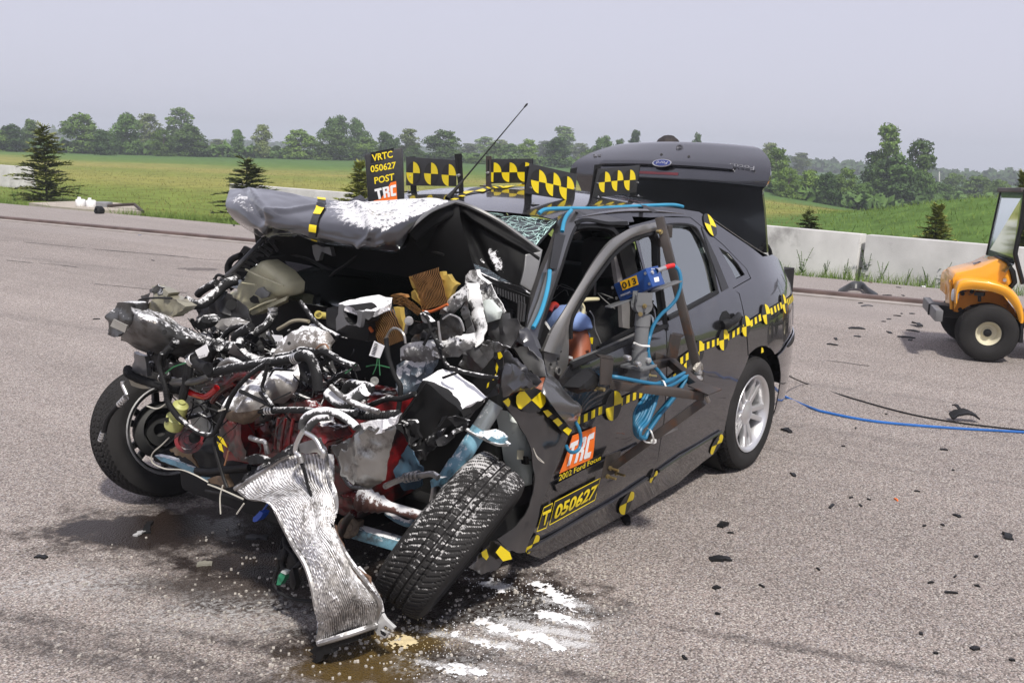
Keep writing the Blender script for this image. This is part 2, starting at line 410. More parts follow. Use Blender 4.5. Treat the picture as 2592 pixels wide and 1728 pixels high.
def shell(mb, V3, N3, F, thick, mi=0):
    """thin solid from a triangulated surface: V3 points, N3 outward normals"""
    n = len(V3); a, b, c = [V3[i] for i in F[0]]
    if (b - a).cross(c - a).dot(N3[F[0][0]]) < 0: F = [f[::-1] for f in F]
    fs = list(F); bk = [tuple(i + n for i in f[::-1]) for f in F]
    if not thick: return mb.add(V3, fs, mi)
    cnt = {}
    for f in F:
        for i in range(3):
            e = (f[i], f[(i + 1) % 3]); cnt[e] = 1
    side = [(e[1], e[0], e[0] + n, e[1] + n) for e in cnt if (e[1], e[0]) not in cnt]
    return mb.add(list(V3) + [p - q * thick for p, q in zip(V3, N3)], fs + bk + side, mi)
def scrap(mb, pts, thick=0.003, amp=0.012, freq=14.0, h=0.018, puff=0.0, edge=0.05, fold=0.0, mi=0, grow=1.0):
    """piece of torn metal or a moulded lump from its outline: crumpled by noise, folded, or swollen towards the middle"""
    c = sum(pts, V((0, 0, 0))) / len(pts); n = poly_normal(pts)
    if n.dot(CAM - c) < 0: n = -n
    e1 = n.orthogonal().normalized(); e2 = n.cross(e1)
    P2 = [((p - c).dot(e1), (p - c).dot(e2)) for p in pts]; H0 = [(p - c).dot(n) for p in pts]
    A = np.array(P2); Hh = np.array(H0)
    if amp > .009 and len(P2) > 4:          # ragged torn edge
        Pd = dens(P2, h * .7); P2 = [(x + amp * .28 * mnoise.noise(V((x * 70, y * 70, 1))), y + amp * .28 * mnoise.noise(V((x * 70, y * 70, 9)))) for x, y in Pd]
    vo, fo = cdt(P2, h)
    if not fo: return mb
    V3 = []
    for x, y in vo:
        d2 = (A[:, 0] - x) ** 2 + (A[:, 1] - y) ** 2 + 1e-6; wgt = 1 / d2 ** 1.5; hh = float((wgt * Hh).sum() / wgt.sum())
        p = c + e1 * x + e2 * y + n * hh
        d = dist_poly(x, y, P2)
        if puff: hh2 = puff * math.sqrt(max(0, 1 - (1 - min(1, d / edge)) ** 2))
        else: hh2 = 0
        k = min(1, d / 0.01) if puff else 1
        if amp: hh2 += amp * k * (mnoise.noise(p * freq) + 0.6 * (abs(mnoise.noise(p * freq * 1.9 + V((5, 1, 2)))) * 2 - 0.5) + 0.4 * mnoise.noise(p * freq * 4.7))
        V3.append(p + n * hh2)
    return shell(mb, V3, [n] * len(V3), fo, thick, mi)
def thing(name, label, cat, loc, group=None):
    o = bpy.data.objects.new(name, None); COL.objects.link(o); o.location = loc; o.empty_display_size = 0.2
    o['label'] = label; o['category'] = cat
    if group: o['group'] = group
    return o
def part(name, loc, parent, label=None):
    o = bpy.data.objects.new(name, None); COL.objects.link(o); o.parent = parent; o.location = V(loc) - wl(parent); o.empty_display_size = 0.1
    if label: o['label'] = label
    return o
def copy_tree(o, parent=None):
    c = o.copy(); COL.objects.link(c); c.parent = parent
    for ch in o.children: copy_tree(ch, c)
    return c
def text_tris(s, bold=0.012):
    cu = bpy.data.curves.new('lettering', 'FONT'); cu.body = s; cu.size = 1; cu.offset = bold; cu.resolution_u = 3
    o = bpy.data.objects.new('lettering', cu); COL.objects.link(o)
    dg = bpy.context.evaluated_depsgraph_get(); me = bpy.data.meshes.new_from_object(o.evaluated_get(dg))
    me.calc_loop_triangles()
    P = [(v.co.x, v.co.y) for v in me.vertices]; F = [tuple(t.vertices) for t in me.loop_triangles]
    bpy.data.objects.remove(o); bpy.data.curves.remove(cu); bpy.data.meshes.remove(me)
    x0 = min(p[0] for p in P); x1 = max(p[0] for p in P); y0 = min(p[1] for p in P); y1 = max(p[1] for p in P)
    return [((x - x0) / (x1 - x0), (y - y0) / (y1 - y0)) for x, y in P], F
def logo_tris():
    T = [(0, 1), (.33, 1), (.33, .78), (.22, .78), (.22, 0), (.1, 0), (.1, .78), (0, .78)]
    Rr = [(.37, 0), (.37, 1), (.62, 1), (.68, .92), (.68, .56), (.63, .49), (.68, .42), (.68, 0), (.57, 0), (.57, .36), (.53, .4), (.48, .4), (.48, 0)]
    C = [(.73, .08), (.73, .92), (.78, 1), (1, 1), (1, .76), (.84, .76), (.84, .24), (1, .24), (1, 0), (.78, 0)]
    P = []; F = []
    for o, h in ((T, ()), (Rr, ([(.48, .6), (.48, .8), (.57, .8), (.57, .6)],)), (C, ())):
        v, f = cdt(o, 0.12, h); k = len(P); P += v; F += [tuple(i + k for i in t) for t in f]
    return P, F
def onquad(uv, Q):
    """bl, br, tr, tl"""
    u, v = uv
    return Q[0] * (1 - u) * (1 - v) + Q[1] * u * (1 - v) + Q[2] * u * v + Q[3] * (1 - u) * v
def flat(mb, P, F, fn, mi=0):
    V3 = [fn(p) for p in P]
    a, b, c = [V3[i] for i in F[0]]
    if (b - a).cross(c - a).dot(CAM - a) < 0: F = [f[::-1] for f in F]
    return mb.add(V3, F, mi)
def lettering(name, m, parent, s, Q, off, bold=0.012, label=None):
    n = poly_normal(Q); n = n if n.dot(CAM - Q[0]) > 0 else -n
    P, F = logo_tris() if s == 'LOGO' else text_tris(s, bold)
    mb = MB(); flat(mb, P, F, lambda p: onquad(p, Q) + n * off)
    return mb.build(name, m, parent, label=label)
def sector(c, r, a0, a1, n=8): return [c] + [(c[0] + r * math.cos(a0 + (a1 - a0) * i / n), c[1] + r * math.sin(a0 + (a1 - a0) * i / n)) for i in range(n + 1)]
# ============================================================= the setting
E_AL = V((-0.1185, 0.993, 0)); E_N = V((-0.993, -0.1185, 0)); E_P = V((-9.15, -0.66, 0))   # pavement edge line, its normal points to the field
FH = V((FWD.x, FWD.y, 0)).normalized(); RH = V((FH.y, -FH.x, 0))
def sstep(a, b, x):
    t = max(0, min(1, (x - a) / (b - a))); return t * t * (3 - 2 * t)
def terr(x, y):
    rx, ry = x - CAM.x, y - CAM.y; d = math.hypot(rx, ry); fw = rx * FH.x + ry * FH.y; lt = rx * RH.x + ry * RH.y
    t = lt / fw if fw > abs(lt) * 0.9 + 0.01 else math.copysign(1.1, lt)
    s = (x - E_P.x) * E_N.x + (y - E_P.y) * E_N.y
    zr = float(np.interp(t, [-0.6, -0.3, 0, 0.25, 0.4, 0.7], [-0.35, -0.35, -0.1, -1.2, -2.9, -4.5]))
    z = -0.05 - 0.12 * sstep(0.0, 1.0, s) + zr * sstep(30, 95, d)
    if fw > 0:
        z += 1.08 * sstep(7.6, 13.0, lt) * math.exp(-((d - 28) / 6.0) ** 2) * (1 if lt > 0 else 0) + 0.03 * mnoise.noise(V((x * 0.3, y * 0.3, 0))) * sstep(1, 4, s)
    if s < -0.2: z = min(z, -0.08)
    return z
def edge_pt(al, s, z=0): return E_P + E_AL * al + E_N * s + V((0, 0, z))

def hor(u): return 310.3 + u * 0.03326
def far_pt(u, dist):
    d = ray('T', u, hor(u)); d = V((d.x, d.y, 0)).normalized(); p = V((CAM.x, CAM.y, 0)) + d * dist; return p
# --- field: one sheet of ground out to the horizon
def mat_field():
    m = bpy.data.materials.new('field'); m.use_nodes = True; nt = m.node_tree; b = nt.nodes['Principled BSDF']; L = nt.links.new
    geo = nt.nodes.new('ShaderNodeNewGeometry')
    vm = nt.nodes.new('ShaderNodeVectorMath'); vm.operation = 'SUBTRACT'; vm.inputs[1].default_value = E_P; L(geo.outputs[0], vm.inputs[0])
    dt = nt.nodes.new('ShaderNodeVectorMath'); dt.operation = 'DOT_PRODUCT'; dt.inputs[1].default_value = E_N; L(vm.outputs[0], dt.inputs[0])
    n0 = nt.nodes.new('ShaderNodeTexNoise'); n0.inputs['Scale'].default_value = 0.06; n0.inputs['Detail'].default_value = 3; L(geo.outputs[0], n0.inputs['Vector'])
    ad = nt.nodes.new('ShaderNodeMath'); ad.operation = 'MULTIPLY_ADD'; ad.inputs[1].default_value = 26; L(n0.outputs[0], ad.inputs[0]); L(dt.outputs['Value'], ad.inputs[2])
    mr = nt.nodes.new('ShaderNodeMapRange'); mr.inputs[1].default_value = 10; mr.inputs[2].default_value = 140; L(ad.outputs[0], mr.inputs[0])
    cr_ = nt.nodes.new('ShaderNodeValToRGB'); el = cr_.color_ramp.elements
    el[0].position = 0.0; el[0].color = (0.1, 0.145, 0.032, 1); el[1].position = 1.0; el[1].color = (0.05, 0.1, 0.03, 1)
    for p, c in ((0.09, (0.13, 0.165, 0.034)), (0.17, (0.205, 0.2, 0.055)), (0.24, (0.15, 0.175, 0.04)), (0.33, (0.215, 0.2, 0.06)), (0.42, (0.1, 0.15, 0.035)), (0.55, (0.07, 0.125, 0.034))):
        e = el.new(p); e.color = (*c, 1)
    L(mr.outputs[0], cr_.inputs[0])
    mc = far_pt(2290, 29); sv = nt.nodes.new('ShaderNodeVectorMath'); sv.operation = 'DISTANCE'; sv.inputs[1].default_value = mc; L(geo.outputs[0], sv.inputs[0])
    lm = nt.nodes.new('ShaderNodeMapRange'); lm.inputs[1].default_value = 9.5; lm.inputs[2].default_value = 6.0; L(sv.outputs['Value'], lm.inputs[0])
    lush = nt.nodes.new('ShaderNodeMix'); lush.data_type = 'RGBA'; lush.inputs[7].default_value = (0.075, 0.13, 0.03, 1); L(lm.outputs[0], lush.inputs[0]); L(cr_.outputs[0], lush.inputs[6])
    n1 = nt.nodes.new('ShaderNodeTexNoise'); n1.inputs['Scale'].default_value = 1.3; n1.inputs['Detail'].default_value = 8; n1.inputs['Roughness'].default_value = 0.7; L(geo.outputs[0], n1.inputs['Vector'])
    mr2 = nt.nodes.new('ShaderNodeMapRange'); mr2.inputs[1].default_value = 0.3; mr2.inputs[2].default_value = 0.7; mr2.inputs[3].default_value = 0.75; mr2.inputs[4].default_value = 1.6; L(n1.outputs[0], mr2.inputs[0])
    mu = nt.nodes.new('ShaderNodeVectorMath'); mu.operation = 'SCALE'; L(lush.outputs[2], mu.inputs[0]); L(mr2.outputs[0], mu.inputs['Scale'])
    L(mu.outputs[0], b.inputs['Base Color']); b.inputs['Roughness'].default_value = 0.95; b.inputs['Specular IOR Level'].default_value = 0.1
    bp = nt.nodes.new('ShaderNodeBump'); bp.inputs['Distance'].default_value = 0.25; bp.inputs['Strength'].default_value = 0.6; L(n1.outputs[0], bp.inputs['Height']); L(bp.outputs[0], b.inputs['Normal'])
    return m
def build_field():
    ang = list(np.arange(-34, 34.01, 0.5)) + list(np.arange(37, 325, 3)); ang = [R(a) for a in ang]
    rad = [0.0] + list(np.geomspace(3, 1500, 120)); vs = []; fs = []
    for r in rad[1:]:
        for a in ang:
            x = CAM.x + r * (FH.x * math.cos(a) + RH.x * math.sin(a)); y = CAM.y + r * (FH.y * math.cos(a) + RH.y * math.sin(a)); vs.append((x, y, terr(x, y)))
    na = len(ang)
    for i in range(len(rad) - 2):
        for k in range(na):
            k2 = (k + 1) % na; fs.append((i * na + k, i * na + k2, (i + 1) * na + k2, (i + 1) * na + k)[::-1])
    vs.append((CAM.x, CAM.y, -0.2)); c = len(vs) - 1; fs += [(c, (k + 1) % na, k)[::-1] for k in range(na)]
    MB().add(vs, fs).build('field', mat_field(), smooth=180, kind='structure')
build_field()

# --- chip-sealed pavement with its stains
def mat_pave():
    m = bpy.data.materials.new('chip_seal'); m.use_nodes = True; nt = m.node_tree; b = nt.nodes['Principled BSDF']; L = nt.links.new
    geo = nt.nodes.new('ShaderNodeNewGeometry'); P = geo.outputs[0]
    def nz(s, d=4, r=0.55, vec=P):
        n = nt.nodes.new('ShaderNodeTexNoise'); n.inputs['Scale'].default_value = s; n.inputs['Detail'].default_value = d; n.inputs['Roughness'].default_value = r; L(vec, n.inputs['Vector']); return n.outputs[0]
    def mr(x, a, b_, c=0.0, d=1.0):
        n = nt.nodes.new('ShaderNodeMapRange'); n.inputs[1].default_value = a; n.inputs[2].default_value = b_; n.inputs[3].default_value = c; n.inputs[4].default_value = d; L(x, n.inputs[0]); return n.outputs[0]
    def mth(op, a, b_):
        n = nt.nodes.new('ShaderNodeMath'); n.operation = op
        for i, q in enumerate((a, b_)):
            if isinstance(q, (int, float)): n.inputs[i].default_value = q
            else: L(q, n.inputs[i])
        return n.outputs[0]
    def mix(f, a, b_):
        n = nt.nodes.new('ShaderNodeMix'); n.data_type = 'RGBA'
        L(f, n.inputs[0])
        for i, q in ((6, a), (7, b_)):
            if isinstance(q, tuple): n.inputs[i].default_value = (*q, 1)
            else: L(q, n.inputs[i])
        return n.outputs[2]
    vo = nt.nodes.new('ShaderNodeTexVoronoi'); vo.inputs['Scale'].default_value = 150; L(P, vo.inputs['Vector'])
    sp = nt.nodes.new('ShaderNodeSeparateColor'); L(vo.outputs['Color'], sp.inputs[0])
    ramp = nt.nodes.new('ShaderNodeValToRGB'); el = ramp.color_ramp.elements
    el[0].position = 0; el[0].color = (0.16, 0.135, 0.125, 1); el[1].position = 1; el[1].color = (0.7, 0.66, 0.62, 1)
    for p, c in ((0.2, (0.3, 0.255, 0.235)), (0.45, (0.42, 0.365, 0.34)), (0.62, (0.47, 0.385, 0.355)), (0.75, (0.42, 0.395, 0.41)), (0.88, (0.58, 0.52, 0.47))):
        e = el.new(p); e.color = (*c, 1)
    L(sp.outputs[0], ramp.inputs[0])
    gap = mr(vo.outputs['Distance'], 0.5, 0.9)
    c1 = mix(gap, ramp.outputs[0], (0.13, 0.115, 0.11))
    # broad wear bands along the track and blotches
    mp = nt.nodes.new('ShaderNodeMapping'); mp.inputs['Rotation'].default_value = (0, 0, R(11)); mp.inputs['Scale'].default_value = (1.0, 0.07, 1); L(P, mp.inputs[0])
    band = mr(nz(0.9, 5, 0.6, mp.outputs[0]), 0.35, 0.7)
    blot = mr(nz(0.5, 6, 0.65), 0.35, 0.7)
    wr = mth('MULTIPLY_ADD', band, 0.3); nt.nodes[-1].inputs[2].default_value = 0.78
    wr2 = mth('MULTIPLY', wr, mr(blot, 0, 1, 0.92, 1.06))
    warm = nt.nodes.new('ShaderNodeMix'); warm.data_type = 'RGBA'; warm.blend_type = 'MULTIPLY'; warm.inputs[0].default_value = 1; warm.inputs[7].default_value = (1.0, 1.0, .985, 1); L(c1, warm.inputs[6]); c1 = warm.outputs[2]
    sc = nt.nodes.new('ShaderNodeVectorMath'); sc.operation = 'SCALE'; L(c1, sc.inputs[0]); L(wr2, sc.inputs['Scale']); col = sc.outputs[0]
    # far part of the pavement: finer, greyer seal beyond the near lane
    vm = nt.nodes.new('ShaderNodeVectorMath'); vm.operation = 'SUBTRACT'; vm.inputs[1].default_value = E_P; L(P, vm.inputs[0])
    dt = nt.nodes.new('ShaderNodeVectorMath'); dt.operation = 'DOT_PRODUCT'; dt.inputs[1].default_value = E_N; L(vm.outputs[0], dt.inputs[0])
    far = mr(mth('ADD', dt.outputs['Value'], mth('MULTIPLY', nz(0.7, 3), 0.6)), -3.6, -3.2)
    col = mix(mth('MULTIPLY', far, 0.45), col, (0.34, 0.305, 0.29))
    # oil, coolant and rubber stains lying round the wreck (own shapes)
    def blob(F, a, b_, rx, ry, rot=0):
        p = at(F, a, b_, 'Z', 0.0)
        s = nt.nodes.new('ShaderNodeVectorMath'); s.operation = 'SUBTRACT'; s.inputs[1].default_value = p; L(P, s.inputs[0])
        q = nt.nodes.new('ShaderNodeMapping'); q.vector_type = 'TEXTURE'; q.inputs['Rotation'].default_value = (0, 0, R(rot)); q.inputs['Scale'].default_value = (rx, ry, 1000); L(s.outputs[0], q.inputs[0])
        l = nt.nodes.new('ShaderNodeVectorMath'); l.operation = 'LENGTH'; L(q.outputs[0], l.inputs[0]); return l.outputs['Value']
    wob = mr(nz(7, 7, 0.7), 0.25, 0.75, -0.55, 0.55)
    def stain(lst, soft=0.35):
        cur = None
        for a in lst:
            d = mth('ADD', blob(*a), wob); v = mr(d, 1.0, 1.0 - soft)
            cur = v if cur is None else mth('MAXIMUM', cur, v)
        return cur
    dirt = stain([('T', 360, 1220, 0.62, 0.34, 128), ('T', 660, 1330, 0.7, 0.38, 128), ('T', 980, 1360, 0.6, 0.36, 128), ('T', 1150, 1375, 0.46, 0.30, 128), ('T', 850, 1500, .45, .28, 128), ('T', 760, 1230, 1.0, 0.5, 128), ('T', 560, 1190, .6, .3, 128)], 0.5)
    col = mix(mth('MULTIPLY', dirt, 0.9), col, (0.045, 0.034, 0.029))
    soak = stain([('T', 1140, 1375, 0.42, 0.22, 128), ('T', 850, 1495, 0.36, 0.22, 128), ('T', 1010, 1390, 0.34, 0.2, 128), ('T', 350, 1216, 0.46, 0.22, 128), ('T', 600, 1300, 0.34, 0.16, 128), ('T', 720, 1310, 0.34, 0.22, 128)], 0.3)
    col = mix(mth('MULTIPLY', soak, 0.9), col, (0.02, 0.012, 0.008))
    tint = stain([('T', 830, 1525, 0.3, 0.17, 128), ('T', 940, 1470, 0.24, 0.13, 128)], 0.6)
    col = mix(mth('MULTIPLY', tint, 0.5), col, (0.2, 0.13, 0.035))
    dust = stain([('T', 150, 1340, 0.4, 0.2, 128), ('T', 520, 1410, 0.5, 0.2, 128), ('T', 1080, 1530, 0.3, 0.12, 128), ('T', 1230, 1440, .4, .3, 128)], 0.9)
    col = mix(mth('MULTIPLY', mth('MULTIPLY', dust, 0.6), mr(nz(45, 4, 0.7), 0.45, 0.62)), col, (0.7, 0.7, 0.7))
    dark2 = stain([('T', 120, 1490, 0.9, 0.10, 112), ('T', 420, 1555, 0.7, 0.09, 112), ('T', 60, 1420, 0.6, 0.06, 112), ('T', 560, 1480, 0.5, 0.05, 112), ('T', 1350, 1555, .6, .05, 112), ('T', 330, 1500, .8, .06, 112), ('T', 1900, 1500, .9, .04, 110)], 0.9)
    col = mix(mth('MULTIPLY', mth('MULTIPLY', dark2, 0.85), mr(nz(30, 6, 0.7), 0.3, 0.6)), col, (0.055, 0.047, 0.046))
    skid = stain([('T', 1500, 930, 5.0, 0.10, 101), ('T', 2000, 900, 5.0, 0.08, 101), ('T', 250, 760, 6.0, 0.12, 101), ('T', 300, 620, 7, .10, 101), ('T', 2100, 1080, 3, .05, 104)], 1.0)
    col = mix(mth('MULTIPLY', mth('MULTIPLY', skid, 0.4), mr(nz(12, 5, 0.7), 0.3, 0.65)), col, (0.1, 0.09, 0.09))
    spill = stain([('T', 1100, 1470, .34, .05, 112), ('T', 1210, 1460, .36, .06, 112), ('T', 1300, 1425, .22, .06, 112), ('T', 1310, 1385, .16, .08, 112), ('T', 1140, 1345, .16, .06, 112), ('T', 1060, 1535, .3, .05, 112), ('T', 1250, 1445, .3, .06, 112)], 0.9)
    spm = mr(mth('ADD', mth('MULTIPLY', spill, 0.62), mth('MULTIPLY', nz(70, 8, 0.8), 1.0)), 0.78, 0.98)
    col = mix(mth('MULTIPLY', spm, 0.9), col, (0.72, 0.72, 0.73))
    drop = stain([('T', 459, 618, 0.3, 0.16, 128)], 0.2)
    col = mix(mth('MULTIPLY', drop, 0.6), col, (0.06, 0.05, 0.05))
    hu = nt.nodes.new('ShaderNodeVectorMath'); hu.operation = 'SCALE'; hu.inputs['Scale'].default_value = 0.86; L(col, hu.inputs[0]); col = hu.outputs[0]
    L(col, b.inputs['Base Color'])
    rg = mth('SUBTRACT', 0.9, mth('MULTIPLY', soak, 0.62)); L(rg, b.inputs['Roughness']); b.inputs['Specular IOR Level'].default_value = 0.35
    h = mth('ADD', mth('MULTIPLY', vo.outputs['Distance'], -1.0), mth('MULTIPLY', nz(160, 3), 0.4))
    bp = nt.nodes.new('ShaderNodeBump'); bp.inputs['Strength'].default_value = 0.75; bp.inputs['Distance'].default_value = 0.006; L(h, bp.inputs['Height']); L(bp.outputs[0], b.inputs['Normal'])
    return m
def build_pave():
    mb = MB(); q = []
    al = np.concatenate([np.linspace(-90, 90, 181)])
    top = [edge_pt(a, 0.10 * mnoise.noise(V((a * 0.9, 3, 0))) + 0.05 * mnoise.noise(V((a * 4, 1, 0)))) for a in al]
    bot = [edge_pt(a, -95) for a in al]; n = len(al)
    vs = top + bot + [p - V((0, 0, 0.3)) for p in top]
    fs = [(i, i + 1, n + i + 1, n + i) for i in range(n - 1)] + [(2 * n + i, 2 * n + i + 1, i + 1, i) for i in range(n - 1)]
    nn = poly_normal([vs[k] for k in fs[0]])
    if nn.z < 0: fs = [f[::-1] for f in fs]
    mb.add(vs, fs).build('pavement', mat_pave(), smooth=20, kind='structure')
build_pave()
# tow track: a flat steel strip let into the pavement, one long thing
CONCR = mat('concrete', (0.52, 0.51, 0.5), rough=0.85, var=0.14, vs=2.2, bump=0.35, bs=70, grime=0.3, gcol=(0.3, 0.29, 0.285), gs=1.6)
CONCP = mat('concrete_pad', (0.36, 0.32, 0.27), rough=0.9, var=0.15, vs=3, bump=0.3, bs=60, grime=0.3, gcol=(0.2, 0.17, 0.14), gs=4)
RAIL = mat('rail_steel', (0.13, 0.09, 0.08), rough=0.6, metal=0.2, var=0.35, vs=3)
ra = at('T', 0, 503, 'Z', 0); rb = at('T', 2100, 697, 'Z', 0); dr = (rb - ra).normalized(); pn = V((-dr.y, dr.x, 0))
t = thing('tow_rail', 'long brown steel tow track strip crossing the grey pavement', 'rail', (ra + rb) / 2)
mb = MB()
for k in range(16):
    a = ra - dr * 14 + dr * 3.2 * k; mb.hexa(a - pn * 0.07 + V((0, 0, 0.002)), dr * 3.185, pn * 0.14, V((0, 0, 0.055)))
mb.build('rail_strip', RAIL, t, bevel=0.006)
for s_ in (-1, 1):
    mb = MB()
    for k in range(16):
        a = ra - dr * 14 + dr * 3.2 * k + pn * s_ * 0.16; mb.hexa(a - pn * 0.085 + V((0, 0, 0.001)), dr * 3.19, pn * 0.17, V((0, 0, 0.014)))
    mb.build('concrete_kerb', mat('kerb_concrete', (.3, .27, .25), rough=.9, var=.2, vs=4), t)
# concrete pad by the jugs
pd = tr('L', 'Z', 0.0, '260,980 700,965 960,970 1240,1000 1280,1060 1060,1052 800,1040 450,1010')
MB().prism([p + V((0, 0, -0.1)) for p in pd], V((0, 0, 0.12))).build('concrete_pad', CONCP, None, kind='structure')
# hairline tar cracks on the seal
mb = MB(); TAR = mat('crack_tar', (0.05, 0.045, 0.043), rough=0.9, var=0.2)
for F, s in (('L', '60,1490 250,1510 500,1530 700,1555'), ('A', '0,990 200,1010 460,1035 700,1060 930,1080'), ('A', '0,680 300,705 700,740 1000,770 1230,780'), ('L', '0,1310 300,1335 700,1375 1200,1420 1700,1460'), ('K', '0,1420 150,1440 330,1465')):
    P = resample(spline(tr(F, 'Z', 0.004, s), 6), 60)
    for i in range(59):
        d = (P[i + 1] - P[i]).normalized(); q = V((-d.y, d.x, 0)); w_ = 0.006 + 0.008 * abs(mnoise.noise(P[i] * 3)); j = q * 0.012 * mnoise.noise(P[i] * 8)
        w2 = 0.006 + 0.008 * abs(mnoise.noise(P[i + 1] * 3)); j2 = q * 0.012 * mnoise.noise(P[i + 1] * 8)
        if mnoise.noise(P[i] * 2.2) > -0.25: flat(mb, [0, 1, 2, 3], [(0, 1, 2), (0, 2, 3)], lambda k: [P[i] - q * w_ + j, P[i + 1] - q * w2 + j2, P[i + 1] + q * w2 + j2, P[i] + q * w_ + j][k])
mb.build('pavement_crack', TAR, None, kind='structure')

# --- concrete barriers
def barrier(p, q, label):
    d = (q - p); L_ = d.length; d = d.normalized(); n = V((-d.y, d.x, 0)); n = n if n.dot(E_N) > 0 else -n; z0 = -0.24
    prof = [(-0.19, 0), (-0.19, 0.16), (-0.13, 0.36), (-0.095, 0.80), (0.095, 0.80), (0.13, 0.36), (0.19, 0.16), (0.19, 0)]
    t = thing('concrete_barrier', label, 'barrier', (p + q) / 2 + V((0, 0, z0)), 'concrete barriers along the pavement edge')
    ol = [p + n * (a + 0.095) + V((0, 0, z0 + h - p.z)) for a, h in prof]
    MB().prism(ol, d * L_).build('barrier_body', CONCR, t, bevel=0.018, smooth=30)
    mb = MB()
    for e, s_ in ((p, 1), (q, -1)):
        for h in (0.55, 0.28): mb.tube([e + d * s_ * 0.02 + n * (0.06 + 0.06 * k) + V((0, 0, z0 + h - e.z)) - d * s_ * (0.06 if k == 1 else 0) for k in range(3)], 0.012, 6, 4)
    mb.build('connector_loop', RAIL, t)
ZB = 0.56
a = at('L', 250, 650, 'Z', ZB); b_ = at('L', 20, 634, 'Z', ZB); d = (b_ - a).normalized(); barrier(a + d * 3.7, a, 'pale concrete barrier with chipped end beside the tall spruce at left')
a = at('L', 2070, 800, 'Z', ZB); b_ = at('M', 905, 893, 'Z', ZB); barrier(a, b_, 'concrete barrier partly hidden behind the crumpled bonnet')
b2 = at('N', 1025, 1005, 'Z', ZB); a2 = at('N', 240, 935, 'Z', ZB); d = (a2 - b2).normalized(); barrier(b2 + d * 3.7, b2, 'concrete barrier just behind the open black boot lid')
a = at('N', 1068, 1009, 'Z', ZB); b_ = at('N', 2050, 1090, 'Z', ZB); d = (b_ - a).normalized(); barrier(a, a + d * 3.9, 'concrete barrier behind the nose of the orange utility cart')

# --- foliage kit
def leafmat(name, col, var=0.45, vs=0.35):
    m = bpy.data.materials.new(name); m.use_nodes = True; nt = m.node_tree; b = nt.nodes['Principled BSDF']; L = nt.links.new
    geo = nt.nodes.new('ShaderNodeNewGeometry'); oi = nt.nodes.new('ShaderNodeObjectInfo')
    n = nt.nodes.new('ShaderNodeTexNoise'); n.inputs['Scale'].default_value = vs; n.inputs['Detail'].default_value = 4; L(geo.outputs[0], n.inputs['Vector'])
    ad = nt.nodes.new('ShaderNodeMath'); ad.operation = 'ADD'; L(n.outputs[0], ad.inputs[0])
    ri = nt.nodes.new('ShaderNodeMath'); ri.operation = 'MULTIPLY_ADD'; ri.inputs[1].default_value = 0.35; ri.inputs[2].default_value = -0.17; L(geo.outputs['Random Per Island'], ri.inputs[0]); L(ri.outputs[0], ad.inputs[1])
    r2 = nt.nodes.new('ShaderNodeMath'); r2.operation = 'MULTIPLY_ADD'; r2.inputs[1].default_value = 0.6; r2.inputs[2].default_value = -0.3; L(oi.outputs['Random'], r2.inputs[0])
    a3 = nt.nodes.new('ShaderNodeMath'); a3.operation = 'ADD'; L(ad.outputs[0], a3.inputs[0]); L(r2.outputs[0], a3.inputs[1])
    mr = nt.nodes.new('ShaderNodeMapRange'); mr.inputs[1].default_value = 0.25; mr.inputs[2].default_value = 0.8; L(a3.outputs[0], mr.inputs[0])
    mx = nt.nodes.new('ShaderNodeMix'); mx.data_type = 'RGBA'; mx.inputs[6].default_value = (*[c * (1 - var) for c in col], 1); mx.inputs[7].default_value = (col[0] * (1 + var) * 1.15, col[1] * (1 + var), col[2] * (1 + var * 0.5), 1)
    L(mr.outputs[0], mx.inputs[0]); L(mx.outputs[2], b.inputs['Base Color']); b.inputs['Roughness'].default_value = 0.7; b.inputs['Specular IOR Level'].default_value = 0.25
    return m
LEAF = [leafmat('leaf_dark', (0.055, 0.115, 0.028)), leafmat('leaf_mid', (0.09, 0.165, 0.034)), leafmat('leaf_pale', (0.105, 0.15, 0.06))]
SPRUCE = leafmat('spruce_needles', (0.15, 0.185, 0.05), 0.5, 3.0)
GRASSM = leafmat('grass_blades', (0.09, 0.155, 0.035), 0.35, 0.9)
GRASST = leafmat('dry_grass_blades', (0.17, 0.175, 0.055), 0.4, 0.5)
WEED = leafmat('weed_leaves', (0.06, 0.12, 0.03), 0.4, 6.0)
BARK = mat('bark', (0.09, 0.07, 0.055), rough=0.9, var=0.3, bump=0.4)
def quads_mesh(name, C, N, S, m, jag=0.35):
    """leaf clumps: one bent quad per point"""
    n = len(C); a = np.cross(N, rng.normal(size=(n, 3))); a /= np.linalg.norm(a, axis=1)[:, None] + 1e-9; b = np.cross(N, a)
    j = lambda: (1 + jag * rng.uniform(-1, 1, (n, 1)))
    S = S[:, None]
    q = np.stack([C - a * S * j() - b * S * 0.3 * j(), C + b * S * -0.7 * j() + N * S * 0.15, C + a * S * j() + b * S * 0.25 * j(), C + b * S * 0.75 * j() - N * S * 0.12], 1).reshape(-1, 3)
    me = bpy.data.meshes.new(name); me.vertices.add(4 * n); me.vertices.foreach_set('co', q.ravel())
    me.loops.add(4 * n); me.loops.foreach_set('vertex_index', np.arange(4 * n)); me.polygons.add(n)
    me.polygons.foreach_set('loop_start', np.arange(0, 4 * n, 4)); me.polygons.foreach_set('loop_total', np.full(n, 4))
    me.materials.append(m); me.update(calc_edges=True); me.validate(); return me
